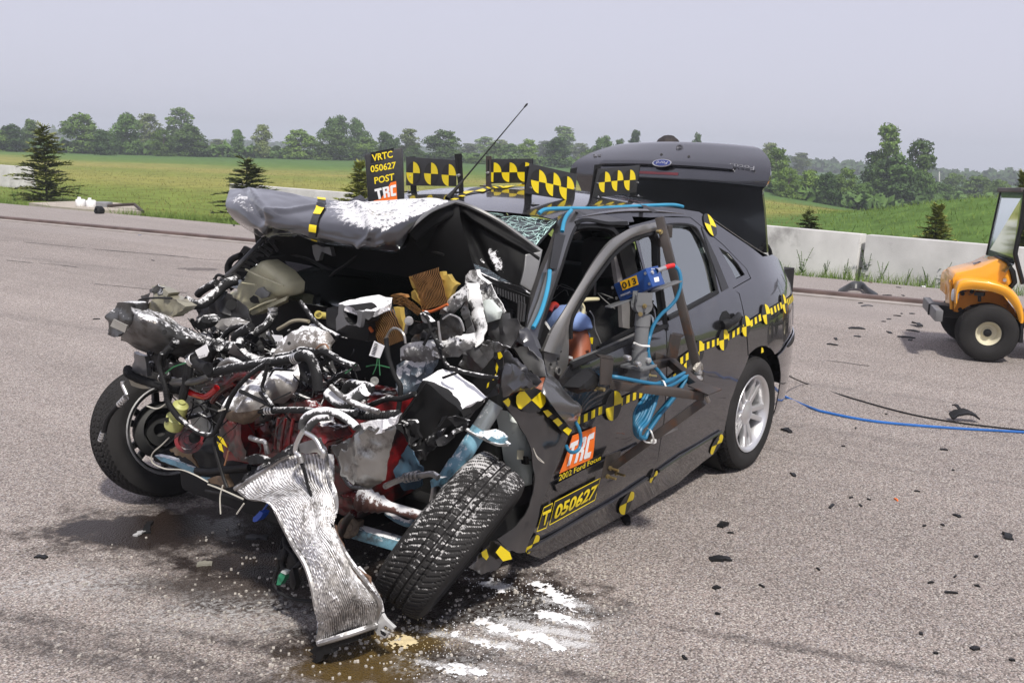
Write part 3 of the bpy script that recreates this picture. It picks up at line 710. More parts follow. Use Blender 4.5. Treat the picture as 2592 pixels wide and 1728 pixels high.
def crown_mesh(name, m, w_=1.0, base=0.12, nb=16, n=2600, sparse=0.0, top=1.0):
    """unit-height broadleaf crown: leaf clumps over many lobes, gaps between them"""
    cs = []; rr = []
    for i in range(nb):
        z = base + 0.12 + (0.86 - base) * (i + 0.5) / nb; prof = math.sin(math.pi * min(1, (z - base) / (1 - base) * 0.85 + 0.12)) ** 0.6
        th = rng.uniform(0, 6.28); rd = w_ * 0.5 * prof * math.sqrt(rng.uniform(0.05, 1)) * 0.72
        cs.append((rd * math.cos(th), rd * math.sin(th), min(z, 0.93))); rr.append(rng.uniform(0.09, 0.19) * (0.75 if z > 0.75 else 1.0) * (1 - 0.42 * sparse))
    cs = np.array(cs); rr = np.array(rr); k = rng.choice(nb, n, p=rr ** 2 / (rr ** 2).sum())
    d = rng.normal(size=(n, 3)); d /= np.linalg.norm(d, axis=1)[:, None]; d[:, 2] = np.where(rng.random(n) < 0.62, np.abs(d[:, 2]), d[:, 2]); d /= np.linalg.norm(d, axis=1)[:, None]
    C = cs[k] + d * (rr[k] * rng.uniform(0.55, 1.12, n))[:, None] * np.array([1.1, 1.1, 0.85])
    N = d + rng.normal(size=(n, 3)) * 0.55; N /= np.linalg.norm(N, axis=1)[:, None]
    return quads_mesh(name, C, N, rng.uniform(0.014, 0.034, n) * (1 - 0.2 * sparse), m), list(zip(cs, rr))
def trunk_mesh(name, lobes, base, r=0.018):
    mb = MB(); mb.tube([(0, 0, -0.02), (0.006, 0.004, base), (-0.004, 0.01, 0.5), (0.004, 0, 0.85)], lambda t: r * (1 - 0.8 * t), 7, 3)
    for c, q in lobes[::2]:
        z0 = max(base, c[2] * 0.55); mb.tube([(0, 0, z0), (c[0] * 0.5, c[1] * 0.5, (z0 + c[2]) / 2 - 0.02), tuple(c)], lambda t: r * 0.45 * (1 - 0.7 * t), 5, 3)
    me = bpy.data.meshes.new(name); me.from_pydata(mb.v, [], mb.f); me.materials.append(BARK); me.update(); return me
PROTO = []
for i, (w_, b_, nb, n, sp, mi) in enumerate([(0.95, -0.08, 46, 6000, 0, 0), (0.8, -0.06, 40, 5000, 0, 1), (1.25, -0.1, 52, 6500, 0, 1), (0.7, 0.0, 34, 3400, 0.4, 2), (0.62, -0.06, 34, 4400, 0.1, 0), (1.5, -0.12, 54, 7000, 0, 0), (0.6, 0.08, 36, 3200, 0.7, 1)]):
    cm, lb = crown_mesh('crown', LEAF[mi], w_, b_, nb, n, sp); PROTO.append((cm, trunk_mesh('trunk', lb, max(0.06, b_)), w_))
# far trees: columns and tops read off the photograph (in the 2352-wide copy), distance in metres
def tree(u, ytop, wpx, dist, kind, label, group='trees along the far edge of the field', rot=None):
    p = far_pt(u, dist); cosf = ray('T', u, hor(u)).length
    zt = CAM.z + (hor(u) - ytop) / 2281.6 * dist / cosf; z0 = terr(p.x, p.y) - 0.15; h = zt - z0; wd = wpx / 2281.6 * dist / cosf
    cm, tm, w0 = PROTO[kind]
    t = thing('broadleaf_tree', label, 'tree', (p.x, p.y, z0), group); t.rotation_euler.z = rng.uniform(0, 6.28); 
    for me, nm in ((tm, 'trunk'), (cm, 'crown')):
        o = bpy.data.objects.new(nm, me); COL.objects.link(o); o.parent = t; o.scale = (wd / w0, wd / w0, h)
    return t
TREES = [
 (-10, 300, 80, 150, 2, 'dark rounded tree at the left edge of the photo, behind the barrier'), (28, 288, 70, 150, 0, 'dark bushy tree left of the tall spruce'), (70, 276, 55, 160, 1, 'tall tree whose top shows above the tall spruce'),
 (150, 325, 60, 150, 5, 'low bushy tree right of the tall spruce'), (190, 264, 100, 150, 1, 'tall tree first right of the gap with the blue ridge'), (240, 300, 70, 140, 0, 'shorter dark tree between two tall ones, far left'), (288, 264, 90, 150, 0, 'broad dark tree above the white jugs, far left'),
 (345, 264, 75, 175, 3, 'pale loose-crowned tree behind the dark ones, far left'), (418, 250, 85, 190, 6, 'tallest pale tree, thin crown, rising behind the left group'), (375, 300, 80, 145, 2, 'bushy green tree in front of the pale ones, far left'), (440, 292, 95, 150, 1, 'broad tree ending the left group on its right side'),
 (500, 320, 60, 230, 3, 'small hazy tree right of the left group'), (545, 300, 36, 150, 4, 'slim lone tree above the bonnet, left one of the pair'), (601, 288, 54, 150, 3, 'lone round-topped tree above the bonnet, right one of the pair'),
 (640, 335, 60, 155, 5, 'low shrubby tree just left of the dense middle group'), (685, 300, 84, 150, 1, 'rounded tree at the left end of the dense middle group'), (772, 270, 84, 160, 0, 'dark twin crown, left half, highest of the middle group'), (822, 276, 60, 165, 0, 'dark twin crown, right half, highest of the middle group'), (762, 302, 120, 148, 2, 'light green dome in front of the dark twin crowns'), (845, 318, 90, 150, 2, 'wide low tree left of the black number sign'),
 (886, 305, 46, 150, 4, 'narrow pointed tree above the black number sign'), (910, 318, 26, 155, 4, 'very small pointed tree right above the number sign'), (942, 298, 64, 150, 3, 'airy rounded tree above the back left target board'), (950, 335, 60, 145, 2, 'low bush-like tree behind the back left target board'),
 (1022, 302, 96, 150, 1, 'dense conical tree behind the left target board bracket'), (1075, 330, 60, 240, 3, 'hazy tree left of the aerial'), (1112, 315, 70, 250, 6, 'tall hazy tree crossed by the aerial'), (1150, 322, 60, 240, 3, 'hazy tree right of the aerial'), (1095, 360, 60, 150, 2, 'low green tree at the foot of the aerial'), (1140, 330, 50, 160, 1, 'mid green tree right of the aerial'), (1172, 332, 60, 160, 0, 'dark green tree above the second target board'),
 (1215, 322, 56, 155, 1, 'light green pointed tree above the front target board'), (1258, 325, 70, 240, 3, 'hazy tree behind the front target board'), (1292, 292, 76, 235, 6, 'tall hazy open-crowned tree above the front target board'), (1282, 318, 66, 150, 4, 'dark tapering tree right of the front target board'), (1330, 330, 60, 230, 3, 'hazy low tree left of the boot lid'), (1350, 345, 60, 160, 2, 'low bushy tree by the left corner of the boot lid'), (1384, 315, 58, 155, 0, 'dark tree with a ragged top left of the boot lid'), (1422, 322, 40, 160, 1, 'small tree above the left slope of the boot lid'),
 (1458, 303, 34, 160, 4, 'pointed tree top above the boot lid, left of the hair'), (1600, 309, 32, 160, 1, 'small round tree top above the boot lid, right of the hair'), (1530, 330, 90, 160, 2, 'tree hidden behind the raised boot lid'),
 (1700, 345, 80, 110, 2, 'bushy tree behind the right corner of the boot lid'), (1785, 342, 80, 100, 1, 'tall green tree right beside the boot lid corner'), (1770, 330, 60, 170, 3, 'pale hazy top above the boot lid corner'), (1815, 388, 90, 92, 2, 'light green bushy tree right of the boot lid'), (1862, 392, 76, 95, 1, 'round green tree at the field edge right of the boot lid'), (1843, 352, 56, 240, 3, 'blue hazy round tree on the skyline right of the boot lid'), (1905, 398, 60, 92, 0, 'dark low tree left of the big ragged tree'), (1950, 388, 66, 98, 1, 'green tree leaning against the big ragged tree'),
 (1985, 420, 70, 95, 0, 'dark shrubby tree at the foot of the big ragged tree'), (2034, 288, 84, 105, 6, 'tallest ragged tree on the right, open crown'), (2108, 322, 96, 108, 6, 'second ragged tree, spreading crown right of the tallest'), (2062, 362, 150, 102, 0, 'dark mass of a tree filling below the two ragged crowns'), (2010, 352, 70, 106, 4, 'dark left flank tree under the tallest ragged crown'), (2120, 395, 80, 106, 0, 'dark tree at the right flank of the ragged pair'), (2160, 420, 90, 120, 0, 'low dark tree right of the ragged pair'),
 (2200, 400, 80, 160, 2, 'hazy green tree left of the cart windscreen'), (2250, 405, 90, 150, 1, 'hazy tree behind the cart windscreen'), (2305, 415, 80, 140, 2, 'tree half hidden by the cart windscreen'), (2370, 400, 90, 140, 0, 'tree at the right edge behind the cart roof'),
]
for a in TREES: tree(*a)
# hedge-like undergrowth along the tree line, and the far woods: each one mass nobody could count
def thicket(name, cols, hpx, n, m, sz, label, depth=10):
    C = []; 
    us = rng.uniform(cols[0][0], cols[-1][0], n); D = np.interp(us, [c[0] for c in cols], [c[1] for c in cols]); Hh = np.interp(us, [c[0] for c in cols], [c[2] for c in cols])
    for u, d, h in zip(us, D, Hh):
        d = d + rng.uniform(0, depth); p = far_pt(u, d); z0 = terr(p.x, p.y)
        zt = CAM.z + (hor(u) - h) / 2281.6 * d; bump = 0.6 + 0.5 * mnoise.noise(V((u * 0.045, d * 0.03, 1))) + 0.25 * mnoise.noise(V((u * 0.15, 0, 4)))
        C.append((p.x, p.y, z0 + max(0.3, (zt - z0) * bump) * rng.uniform(0.0, 1) ** 0.6))
    C = np.array(C); N = rng.normal(size=(n, 3)) * 0.6 + np.array([-FH.x * 0.5, -FH.y * 0.5, 0.7]); N /= np.linalg.norm(N, axis=1)[:, None]
    me = quads_mesh(name, C - C.mean(0), N, rng.uniform(0.5, 1.0, n) * sz, m); o = bpy.data.objects.new(name, me); COL.objects.link(o); o.location = C.mean(0); o['label'] = label; o['category'] = 'undergrowth'; o['kind'] = 'stuff'; return o
thicket('undergrowth', [(-40, 150, 320), (300, 150, 318), (470, 150, 318), (620, 152, 335), (900, 152, 335), (1200, 155, 350), (1500, 160, 355), (1720, 115, 375), (1800, 92, 405), (2000, 92, 435), (2150, 100, 440), (2200, 130, 430), (2420, 140, 430)], 0, 15000, LEAF[0], 0.55, 'dark green undergrowth along the foot of the tree line')
thicket('far_wood', [(-100, 640, 300), (60, 640, 292), (150, 640, 290), (260, 640, 300), (420, 620, 318), (700, 620, 325), (1000, 600, 335), (1250, 560, 338), (1500, 480, 345), (1700, 400, 350), (1850, 380, 356), (1950, 370, 366), (2080, 360, 378), (2200, 350, 385), (2300, 350, 386), (2500, 350, 388)], 0, 22000, LEAF[0], 1.6, 'blue hazy wood on the far low ridge', 60)
# --- young spruces behind the barriers
def spruce_mesh(seed, n=34, dense=1.5):
    r2 = np.random.default_rng(seed); mb = MB(); C = []; N = []; S = []
    quads = []
    for i in range(n):
        z = 0.03 + 0.93 * (i / n) ** 0.95; ln = 0.36 * (1 - z) ** 0.7 * r2.uniform(0.55, 1.2) + 0.03
        for k in range(r2.integers(5, 9)):
            th = r2.uniform(0, 6.28); up = r2.uniform(0.05, 0.45) + (0.5 if z > 0.85 else 0); d = V((math.cos(th), math.sin(th), up)).normalized(); sd = V((-d.y, d.x, 0)).normalized()
            L_ = ln * r2.uniform(0.45, 1.25); m = max(4, int(L_ * 46 * dense))
            o = V((0, 0, z + r2.uniform(-.025, .025)))
            for j in range(m):
                t_ = 0.12 + 0.9 * (j + r2.uniform(0, 1)) / m; c = o + d * L_ * t_ - V((0, 0, 0.05 * t_ * t_ * L_ * 3))
                for s_ in (-1, 1):
                    tw = (d * 0.75 + sd * s_ * r2.uniform(0.3, 0.9) + V((0, 0, r2.uniform(-0.25, 0.35)))).normalized(); ll = 0.075 * (1.15 - 0.5 * t_) * r2.uniform(0.7, 1.3); wv = tw.cross(V((0, 0, 1))).normalized() * 0.011 + V((0, 0, r2.uniform(-.009, .009)))
                    quads += [c - wv, c + wv, c + tw * ll + wv * 0.3, c + tw * ll - wv * 0.3]
    k = len(quads); me = bpy.data.meshes.new('spruce_crown'); me.from_pydata(quads, [], [(i, i + 1, i + 2, i + 3) for i in range(0, k, 4)]); me.materials.append(SPRUCE); me.update()
    mb.tube([(0, 0, -0.03), (0, 0, 0.5), (0.004, 0, 1.0)], lambda t: 0.016 * (1 - 0.9 * t), 6, 2)
    for i in range(40):
        z = r2.uniform(0.05, 0.85); th = r2.uniform(0, 6.28); ln = 0.3 * (1 - z); mb.tube([(0, 0, z), (ln * math.cos(th), ln * math.sin(th), z + ln * 0.25)], 0.004, 4, 1)
    tm = bpy.data.meshes.new('spruce_trunk'); tm.from_pydata(mb.v, [], mb.f); tm.materials.append(BARK); tm.update(); return me, tm
SPR = [spruce_mesh(3), spruce_mesh(11, 40, 1.8), spruce_mesh(23, 24, 1.3)]
def spruce(p, h, wd, k, label):
    t = thing('young_spruce', label, 'spruce', p, 'young spruces behind the barriers'); t.rotation_euler.z = rng.uniform(0, 6.28)
    for me, nm in ((SPR[k][1], 'trunk'), (SPR[k][0], 'crown')):
        o = bpy.data.objects.new(nm, me); COL.objects.link(o); o.parent = t; o.scale = (wd / 0.66, wd / 0.66, h)
for u, yt, wpx, dist, k, lb in ((100, 284, 128, 31, 2, 'tall thin spruce with a bare upper stem beside the left barrier'), (565, 360, 150, 23.5, 2, 'small spruce sticking out behind the barrier and the bonnet'), (826, 366, 110, 20.5, 0, 'small spruce half hidden by the black number sign'),
                            (1870, 478, 90, 17.8, 2, 'little spruce peeping over the barrier behind the boot lid'), (2166, 468, 92, 18.8, 1, 'dense little spruce over the barrier in front of the grassy mound'), (2362, 392, 110, 19, 1, 'dark spruce at the right edge behind the cart cab')):
    p = far_pt(u, dist); c_ = ray('T', u, hor(u)).length; zt = CAM.z + (hor(u) - yt) / 2281.6 * dist / c_; z0 = terr(p.x, p.y) - 0.03
    spruce((p.x, p.y, z0), zt - z0, wpx / 2281.6 * dist / c_, k, lb)
# --- grass
def grass(name, P, H, W, m, label, lean=0.35):
    n = len(P); th = rng.uniform(0, 6.28, n); a = np.stack([np.cos(th), np.sin(th), np.zeros(n)], 1) * W[:, None]; tp = P + rng.normal(size=(n, 3)) * (H * lean)[:, None]; tp[:, 2] = P[:, 2] + H
    q = np.stack([P - a, P + a, tp], 1).reshape(-1, 3); c = q.mean(0); me = bpy.data.meshes.new(name); me.vertices.add(3 * n); me.vertices.foreach_set('co', (q - c).ravel())
    me.loops.add(3 * n); me.loops.foreach_set('vertex_index', np.arange(3 * n)); me.polygons.add(n); me.polygons.foreach_set('loop_start', np.arange(0, 3 * n, 3)); me.polygons.foreach_set('loop_total', np.full(n, 3))
    me.materials.append(m); me.update(calc_edges=True); me.validate(); o = bpy.data.objects.new(name, me); COL.objects.link(o); o.location = c; o['kind'] = 'stuff'; o['label'] = label; o['category'] = 'grass'
def gpts(n, al0, al1, s0, s1, f=1.0):
    al = rng.uniform(al0, al1, n); s = rng.beta(1.1, 1.1 * f, n) * (s1 - s0) + s0
    P = np.array([tuple(edge_pt(a, b)) for a, b in zip(al, s)]); P[:, 2] = [terr(x, y) for x, y, _ in P]; return P, al
P, al = gpts(26000, -34, 9, -0.08, 1.7); c = np.array([0.5 + 0.8 * mnoise.noise(V((a * 1.3, 2, 0))) for a in al])
kp = ~((al < -17.0) & (al > -22.5) & (rng.random(len(al)) < 0.93)); P = P[kp]; c = c[kp]
grass('verge_grass', P, np.clip(rng.uniform(0.06, 0.24, len(P)) * (0.5 + c), 0.04, 0.4), rng.uniform(0.003, 0.009, len(P)), GRASSM, 'ragged green grass along the pavement edge')
n = 70000; th = rng.uniform(-0.6, 0.6, n); dd = 18 + 62 * rng.random(n) ** 1.3; X = CAM.x + dd * (FH.x + RH.x * th); Y = CAM.y + dd * (FH.y + RH.y * th); s_ = (X - E_P.x) * E_N.x + (Y - E_P.y) * E_N.y; k = s_ > 1.2; X, Y, dd, th = X[k], Y[k], dd[k], th[k]
P = np.stack([X, Y, [terr(x, y) for x, y in zip(X, Y)]], 1); mound = (th > 0.3) & (dd < 42); q = rng.random(len(P)) < 0.5
grass('field_grass', P[mound], rng.uniform(0.05, 0.16, mound.sum()), rng.uniform(0.006, 0.013, mound.sum()), GRASSM, 'tall green grass on the mound behind the barrier')
grass('meadow_grass', P[~mound & q], rng.uniform(0.03, 0.09, (~mound & q).sum()), rng.uniform(0.006, 0.014, (~mound & q).sum()), GRASST, 'dry yellowish meadow grass')
# leafy weeds at the barrier foot and jutting above it
def weed(p, h, k, label, flower=False):
    mb = MB(); r2 = random.Random(k)
    for i in range(5):
        th = r2.uniform(0, 6.28); ln = h * r2.uniform(0.5, 1.0); tip = V(p) + V((math.cos(th) * ln * 0.35, math.sin(th) * ln * 0.35, ln)); mid = V(p).lerp(tip, 0.5) + V((0, 0, ln * 0.08)); mb.tube([p, mid, tip], 0.004, 4, 3)
        for j in range(9):
            c = V(p).lerp(mid, j / 5) if j < 5 else mid.lerp(tip, (j - 5) / 4); t2 = r2.uniform(0, 6.28); d = V((math.cos(t2), math.sin(t2), r2.uniform(0.1, 0.7))).normalized(); w_ = V((-d.y, d.x, 0)).normalized(); l = h * r2.uniform(0.12, 0.26) * (1.15 - j / 12)
            mb.add([c, c + d * l * 0.5 + w_ * l * 0.22, c + d * l - V((0, 0, l * 0.15)), c + d * l * 0.5 - w_ * l * 0.22], [(0, 1, 2, 3)])
    mb.build('leafy_weed', WEED, None, label=label, cat='weed', group='weeds growing along the barrier foot')
for i, (u, v, h, lb) in enumerate(((1945, 520, 0.5, 'leafy weed poking over the barrier beside its joint'), )):
    p = far_pt(u, 17.6); weed(V((p.x, p.y, terr(p.x, p.y))), 0.78, 5, lb)
for i, (F, a, b2, h, lb) in enumerate((('N', 545, 1320, 0.42, 'tall stalky weed at the barrier foot nearest the boot'), ('N', 740, 1330, 0.24, 'broad-leaved weed left of the barrier joint'), ('N', 900, 1340, 0.26, 'bushy broad-leaved weed touching the barrier joint on its left'), ('N', 1070, 1345, 0.46, 'thin tall weed right of the barrier joint'), ('N', 1190, 1370, 0.28, 'weed with seed heads under the middle of the right barrier'), ('N', 1400, 1390, 0.2, 'low weed between the seed-head weed and the cart'), ('N', 1560, 1405, 0.24, 'weed close to the cart grille'), ('N', 1690, 1415, 0.38, 'thin stalk of weed rising right at the cart grille'), ('L', 130, 960, 0.4, 'weed clump before the left barrier'), ('L', 700, 925, 0.4, 'weed behind the white jugs'))):
    weed(at(F, a, b2, 'Z', -0.05), h, 20 + i, lb)
# ============================================================= the wrecked car
CAR = thing('crashed_car', 'dark grey four-door car with its front end torn open and crushed, boot lid raised', 'car', (1.0, 0, 0))
ZS = [.1, .16, .25, .45, .65, .8, .93, .97, 1.30, 1.38, 1.42]; YS = [.78, .80, .83, .85, .85, .838, .80, .775, .60, .56, .50]
def bodyY(x, z):
    y = float(np.interp(z, ZS, YS)); f = 0
    # rounded belt: blend the kink
    if x < -.1: y -= .2 * ((-.1 - x) / .8) ** 2
    return y
def sd(F, a, b, off=0.0):
    y = .84
    for _ in range(12):
        p = at(F, a, b, 'Y', y); y = .5 * y + .5 * (bodyY(p.x, p.z) + off)
    return (p.x, p.z)
def sds(F, s): return [sd(*t) for t in toks(F, s)]
def skin(mb, ol, off=0.0, thick=0.006, h=0.06, holes=(), side=1, mi=0, amp=0.0):
    P, Fc = cdt(ol, h, holes); V3 = []; N3 = []
    for x, z in P:
        y = bodyY(x, z) + off; e = .02
        n = V((-(bodyY(x + e, z) - bodyY(x - e, z)) / (2 * e), 1, -(bodyY(x, z + e) - bodyY(x, z - e)) / (2 * e))).normalized()
        if amp: y += amp * mnoise.noise(V((x * 7, 2, z * 7)))
        V3.append(V((x, y * side, z))); N3.append(V((n.x, n.y * side, n.z)))
    return shell(mb, V3, N3, Fc, thick, mi)
def arc(cx, cz, r, a0, a1, n=18): return [(cx + r * math.cos(R(a0 + (a1 - a0) * i / n)), cz + r * math.sin(R(a0 + (a1 - a0) * i / n))) for i in range(n + 1)]
def panel(name, ol, m, parent=None, both=True, label=None, **k):
    o = MB(); skin(o, ol, **k); r = o.build(name, m, parent or CAR, smooth=35, label=label)
    if both:
        k2 = dict(k); k2['side'] = -1; o = MB(); skin(o, ol, **k2); o.build(name, m, parent or CAR, smooth=35)
    return r
# --- body sides
door_gap = sds('J', '640,1035 900,1003 1150,990 1340,1000 1440,1080 1700,1300 1960,1568') + sds('I', '845,125 715,199 762,232 803,420 822,590 826,680 802,745 744,862 694,1000 652,1206')
quarter = [(.95, 1.372), (.95, 1.33)] + door_gap[1:] + [(.335, .185)] + arc(0, .315, .338, 160, 8)[0:] + [(.33, .185)][:0]
q_top = [(-.30, .59), (-.45, .625), (-.60, .64), (-.93, .632), (-1.0, .80), (-1.02, .94), (-.60, 1.065), (-.50, 1.085), (-.29, 1.09), (.25, 1.335), (.45, 1.356), (.7, 1.37)]
arch = arc(0, .315, .345, 202, 55, 20)[::1]
# outline: roof rail -> door gap -> sill end -> over the wheel arch -> bumper line -> deck -> roof rail
arch_q = [(-p[0] if False else p[0], p[1]) for p in arc(0, .315, .345, -22, 128, 22)]
quarter = [(.95, 1.373), (.95, 1.335)] + door_gap[1:] + [(.33, .2)] + arch_q + q_top
panel('quarter_panel', quarter, PAINT, h=.05)
bump_ol = arc(0, .315, .345, 131, 198, 12) + [(-.42, .215), (-.75, .25), (-.93, .33), (-.965, .45), (-.97, .62), (-.93, .626), (-.60, .634), (-.45, .619), (-.30, .584)]
bumper = panel('rear_bumper', bump_ol, PAINT, off=.012, h=.05)
tb = MB(); skin(tb, sds('I', '1082,597 1132,532 1171,490 1172,520 1140,560 1090,610'), off=.017, h=.05); tb.build('bumper_strip', BLACK, bumper)
rl = MB(); skin(rl, [(-.80, .66), (-.99, .655), (-1.0, .90), (-.86, .915), (-.81, .80)], off=.004, h=.05); TAIL = mat('tail_lamp_red', (.35, .012, .012), rough=.15, coat=1.0, var=.2)
tl = rl.build('tail_lamp', TAIL, CAR)
MB_ = MB(); skin(MB_, [(-.75, .79), (-.80, .66), (-.81, .80), (-.86, .915), (-.80, .905)], off=.004, h=.04); MB_.build('indicator_lens', mat('smoked_lens', (.12, .12, .13), rough=.12, coat=1), tl)
rl = MB(); skin(rl, [(-.80, .66), (-.99, .655), (-1.0, .90), (-.86, .915), (-.81, .80)], off=.004, h=.05, side=-1); rl.build('tail_lamp', TAIL, CAR)
# rear closing panel under the lid and the bumper face
mb = MB(); S = Sheet([[V((-1.0 - .07 * (1 - t * t), t * (bodyY(-1.0, z) - .004), z)) for t in (-1, -.6, -.3, 0, .3, .6, 1)] for z in (.94, .8, .64)]); S.mesh(mb, 12, 4, .01); mb.build('rear_panel', PAINT, CAR)
mb = MB(); S = Sheet([[V((-.95 - .10 * (1 - t * t) + (.03 if z < .4 else 0), t * (bodyY(-.95, z) + .006), z)) for t in (-1, -.6, -.3, 0, .3, .6, 1)] for z in (.63, .5, .36, .27)]); S.mesh(mb, 12, 5, .01); mb.build('bumper_face', PAINT, bumper)
# front door skin and rear door (window frame in one pressing, two openings)
fd = sds('G', '860,1450 1400,1222 1728,1098') + sds('H', '1400,-100 1392,300 1365,600 1325,860 1296,936 1250,975 1000,1137 560,1397 300,1546 285,1500 330,1250 345,1000 345,800 400,560 520,250')
FDOOR = panel('front_door', fd, PAINT, both=False, h=.035, amp=.003, label='front door with bent window frame, logos and test number')
win1 = sds('G', '1486,305 1722,187 1960,188 2046,300 2125,500 2188,772 1738,1016 1648,1058 1560,640')
win2 = sds('I', '612,-98 700,50 738,128 800,98 752,22 690,-50')
rd = sds('G', '1395,188 1700,107 1900,110') + sds('J', '1336,1006 1434,1084 1694,1304 1955,1568') + sds('I', '838,122 712,194 756,234 797,420 815,590 819,680 795,745 737,858 686,1000 643,1200') + sds('H', '1500,812 1335,922 1312,900 1371,600 1399,300 1408,-100 1402,-228') + sds('G', '1640,1068 1545,640 1460,320')
RDOOR = panel('rear_door', rd, PAINT, both=False, h=.04, amp=.0012, holes=(win1, win2))
fd_r = [(1.93, .21), (1.90, .62), (1.80, .80), (1.72, .82), (1.27, .86), (.97, .88), (.96, .62), (.98, .30), (1.02, .2)]
mb = MB(); skin(mb, fd_r, side=-1); mb.build('front_door', PAINT, CAR)
mb = MB(); skin(mb, rd, side=-1, holes=(win1, win2)); RD2 = mb.build('rear_door', PAINT, CAR)
for sgn, par in ((1, RDOOR), (-1, RD2)):
    for wn in (win1, win2):
        cx = sum(p[0] for p in wn) / len(wn); cz = sum(p[1] for p in wn) / len(wn)
        mb = MB(); skin(mb, [(cx + (x - cx) * 1.03, cz + (z - cz) * 1.03) for x, z in wn], off=-.014, thick=.004, h=.12, side=sgn); mb.build('window_glass', GLASS, par)
def side_tube(F, s, r, off, name, m, par, sub=4):
    mb = MB(); mb.tube([V((x, bodyY(x, z) + off, z)) for x, z in [sd(*t, off) for t in toks(F, s)]], r, 6, sub); return mb.build(name, m, par)
side_tube('G', '1486,300 1722,183 1962,184 2050,298 2130,500 2192,772', .008, .002, 'window_seal', BLACK, RDOOR)
side_tube('G', '1740,1022 1900,940 2192,782', .012, .004, 'belt_seal', BLACK, RDOOR)
mb = MB(); skin(mb, sds('G', '2046,195 2075,250 2185,480 2292,742 2232,775 2195,650 2130,470'), off=.004, h=.05); mb.build('window_divider', BLACKT, RDOOR)
# dark interior behind the side glass is the cabin itself; sill
sill = sds('H', '285,1568 300,1546 560,1397 1000,1137 1250,975 1335,922 1500,812 1838,600') + sds('I', '642,1225 612,1335') + sds('H', '1500,1000 1200,1180 900,1350 500,1555 400,1610')
panel('sill', sill, PAINT, off=.004, h=.04, amp=.003)
side_tube('H', '290,1552 560,1395 1000,1134 1250,973', .008, .008, 'sill_moulding', PAINT, FDOOR)
side_tube('H', '1340,915 1500,808 1838,602', .008, .008, 'sill_moulding', PAINT, RDOOR)
# body-side moulding on both doors
mo = sds('H', '497,1020 700,912 915,812 1175,690 1180,705 935,845 560,1085 520,1075'); mb = MB(); skin(mb, mo, off=.012, h=.04); mb.build('door_moulding', PAINT, FDOOR)
mo = sds('H', '1340,615 1475,565 1478,580 1345,640'); mb = MB(); skin(mb, mo, off=.01, h=.04); mb.build('door_moulding', PAINTG, RDOOR)
# door handle; a flat near-black patch stands for the shaded cup
p = V((.36, bodyY(.36, .83), .83)); mb = MB()
cup = sds('I', '622,400 640,360 665,352 690,380 700,420 690,480 650,492 620,470'); skin(mb, cup, off=.003, thick=.002, h=.03); mb.build('handle_cup', DARK, RDOOR)
hp = [V((x, bodyY(x, z) + o_, z)) for (x, z), o_ in zip(sds('I', '620,455 660,430 700,395 735,378'), (.012, .035, .035, .015))]
mb = MB(); mb.tube(hp, lambda t: .013 + .006 * math.sin(t * 3.14) + (.01 if t < .25 else 0), 10, 5); mb.build('door_handle', BLACK, RDOOR)
# --- roof, screens
def roofZ(x, y):
    zc = float(np.interp(x, [-.1, .05, .25, .5, .9, 1.2, 1.35, 1.5, 1.7], [1.285, 1.335, 1.382, 1.412, 1.43, 1.422, 1.409, 1.389, 1.357])); return zc - .055 * min(1.3, abs(y) / .57) ** 2.4
def hx(x, y): return x - (.2 if x > 1.6 else .06) * (y / .55) ** 2 if x > 1.4 else (x - .045 * (1 - (y / .57) ** 2) if x < .2 else x)
mb = MB(); S = Sheet([[V((hx(x, y), y, roofZ(hx(x, y), y) - (.012 if abs(y) > .56 else 0))) for y in (-.585, -.5, -.3, 0, .3, .5, .585)] for x in (1.67, 1.45, 1.2, .9, .6, .3, .06)])
S.mesh(mb, 30, 30, .004, amp=.0025, freq=3.2); ROOF = mb.build('roof', PAINT, CAR, smooth=80)
mb = MB(); S = Sheet([[V((x, y * k, z - .045 * abs(y / .56) ** 2.4)) for y in (-.56, -.3, 0, .3, .56)] for x, z, k in ((.05, 1.335, 1), (-.25, 1.21, 1.09), (-.54, 1.09, 1.2))]); S.mesh(mb, 12, 8, .004); mb.build('rear_screen', GLASS, CAR)
wr = [[V((hx(1.675, y) + .004, y, roofZ(hx(1.67, y), y) - .010)) for y in (-.575, -.3, 0, .3, .575)], [V((1.80 + .14 * (1 - (y / .6) ** 2), y * 1.12, 1.19 - .02 * abs(y / .54) ** 2)) for y in (-.58, -.3, 0, .3, .58)], [V((2.12 + .06 * (1 - (y / .6) ** 2), y * 1.24, .985)) for y in (-.6, -.3, 0, .3, .6)]]
WS = Sheet(wr); mb = MB(); WS.mesh(mb, 24, 20, .004, amp=.006, freq=6); WIN = mb.build('windscreen', WGLASS, CAR)
mb = MB(); mb.tube([WS.ev(i / 20, .012) + V((.006, 0, -.002)) for i in range(21)], .007, 6, 2); mb.build('windscreen_seal', BLACK, WIN)
mb = MB(); mb.tube([WS.ev(.995, i / 10) for i in range(11)], .008, 6, 2); mb.build('windscreen_seal', BLACK, WIN)
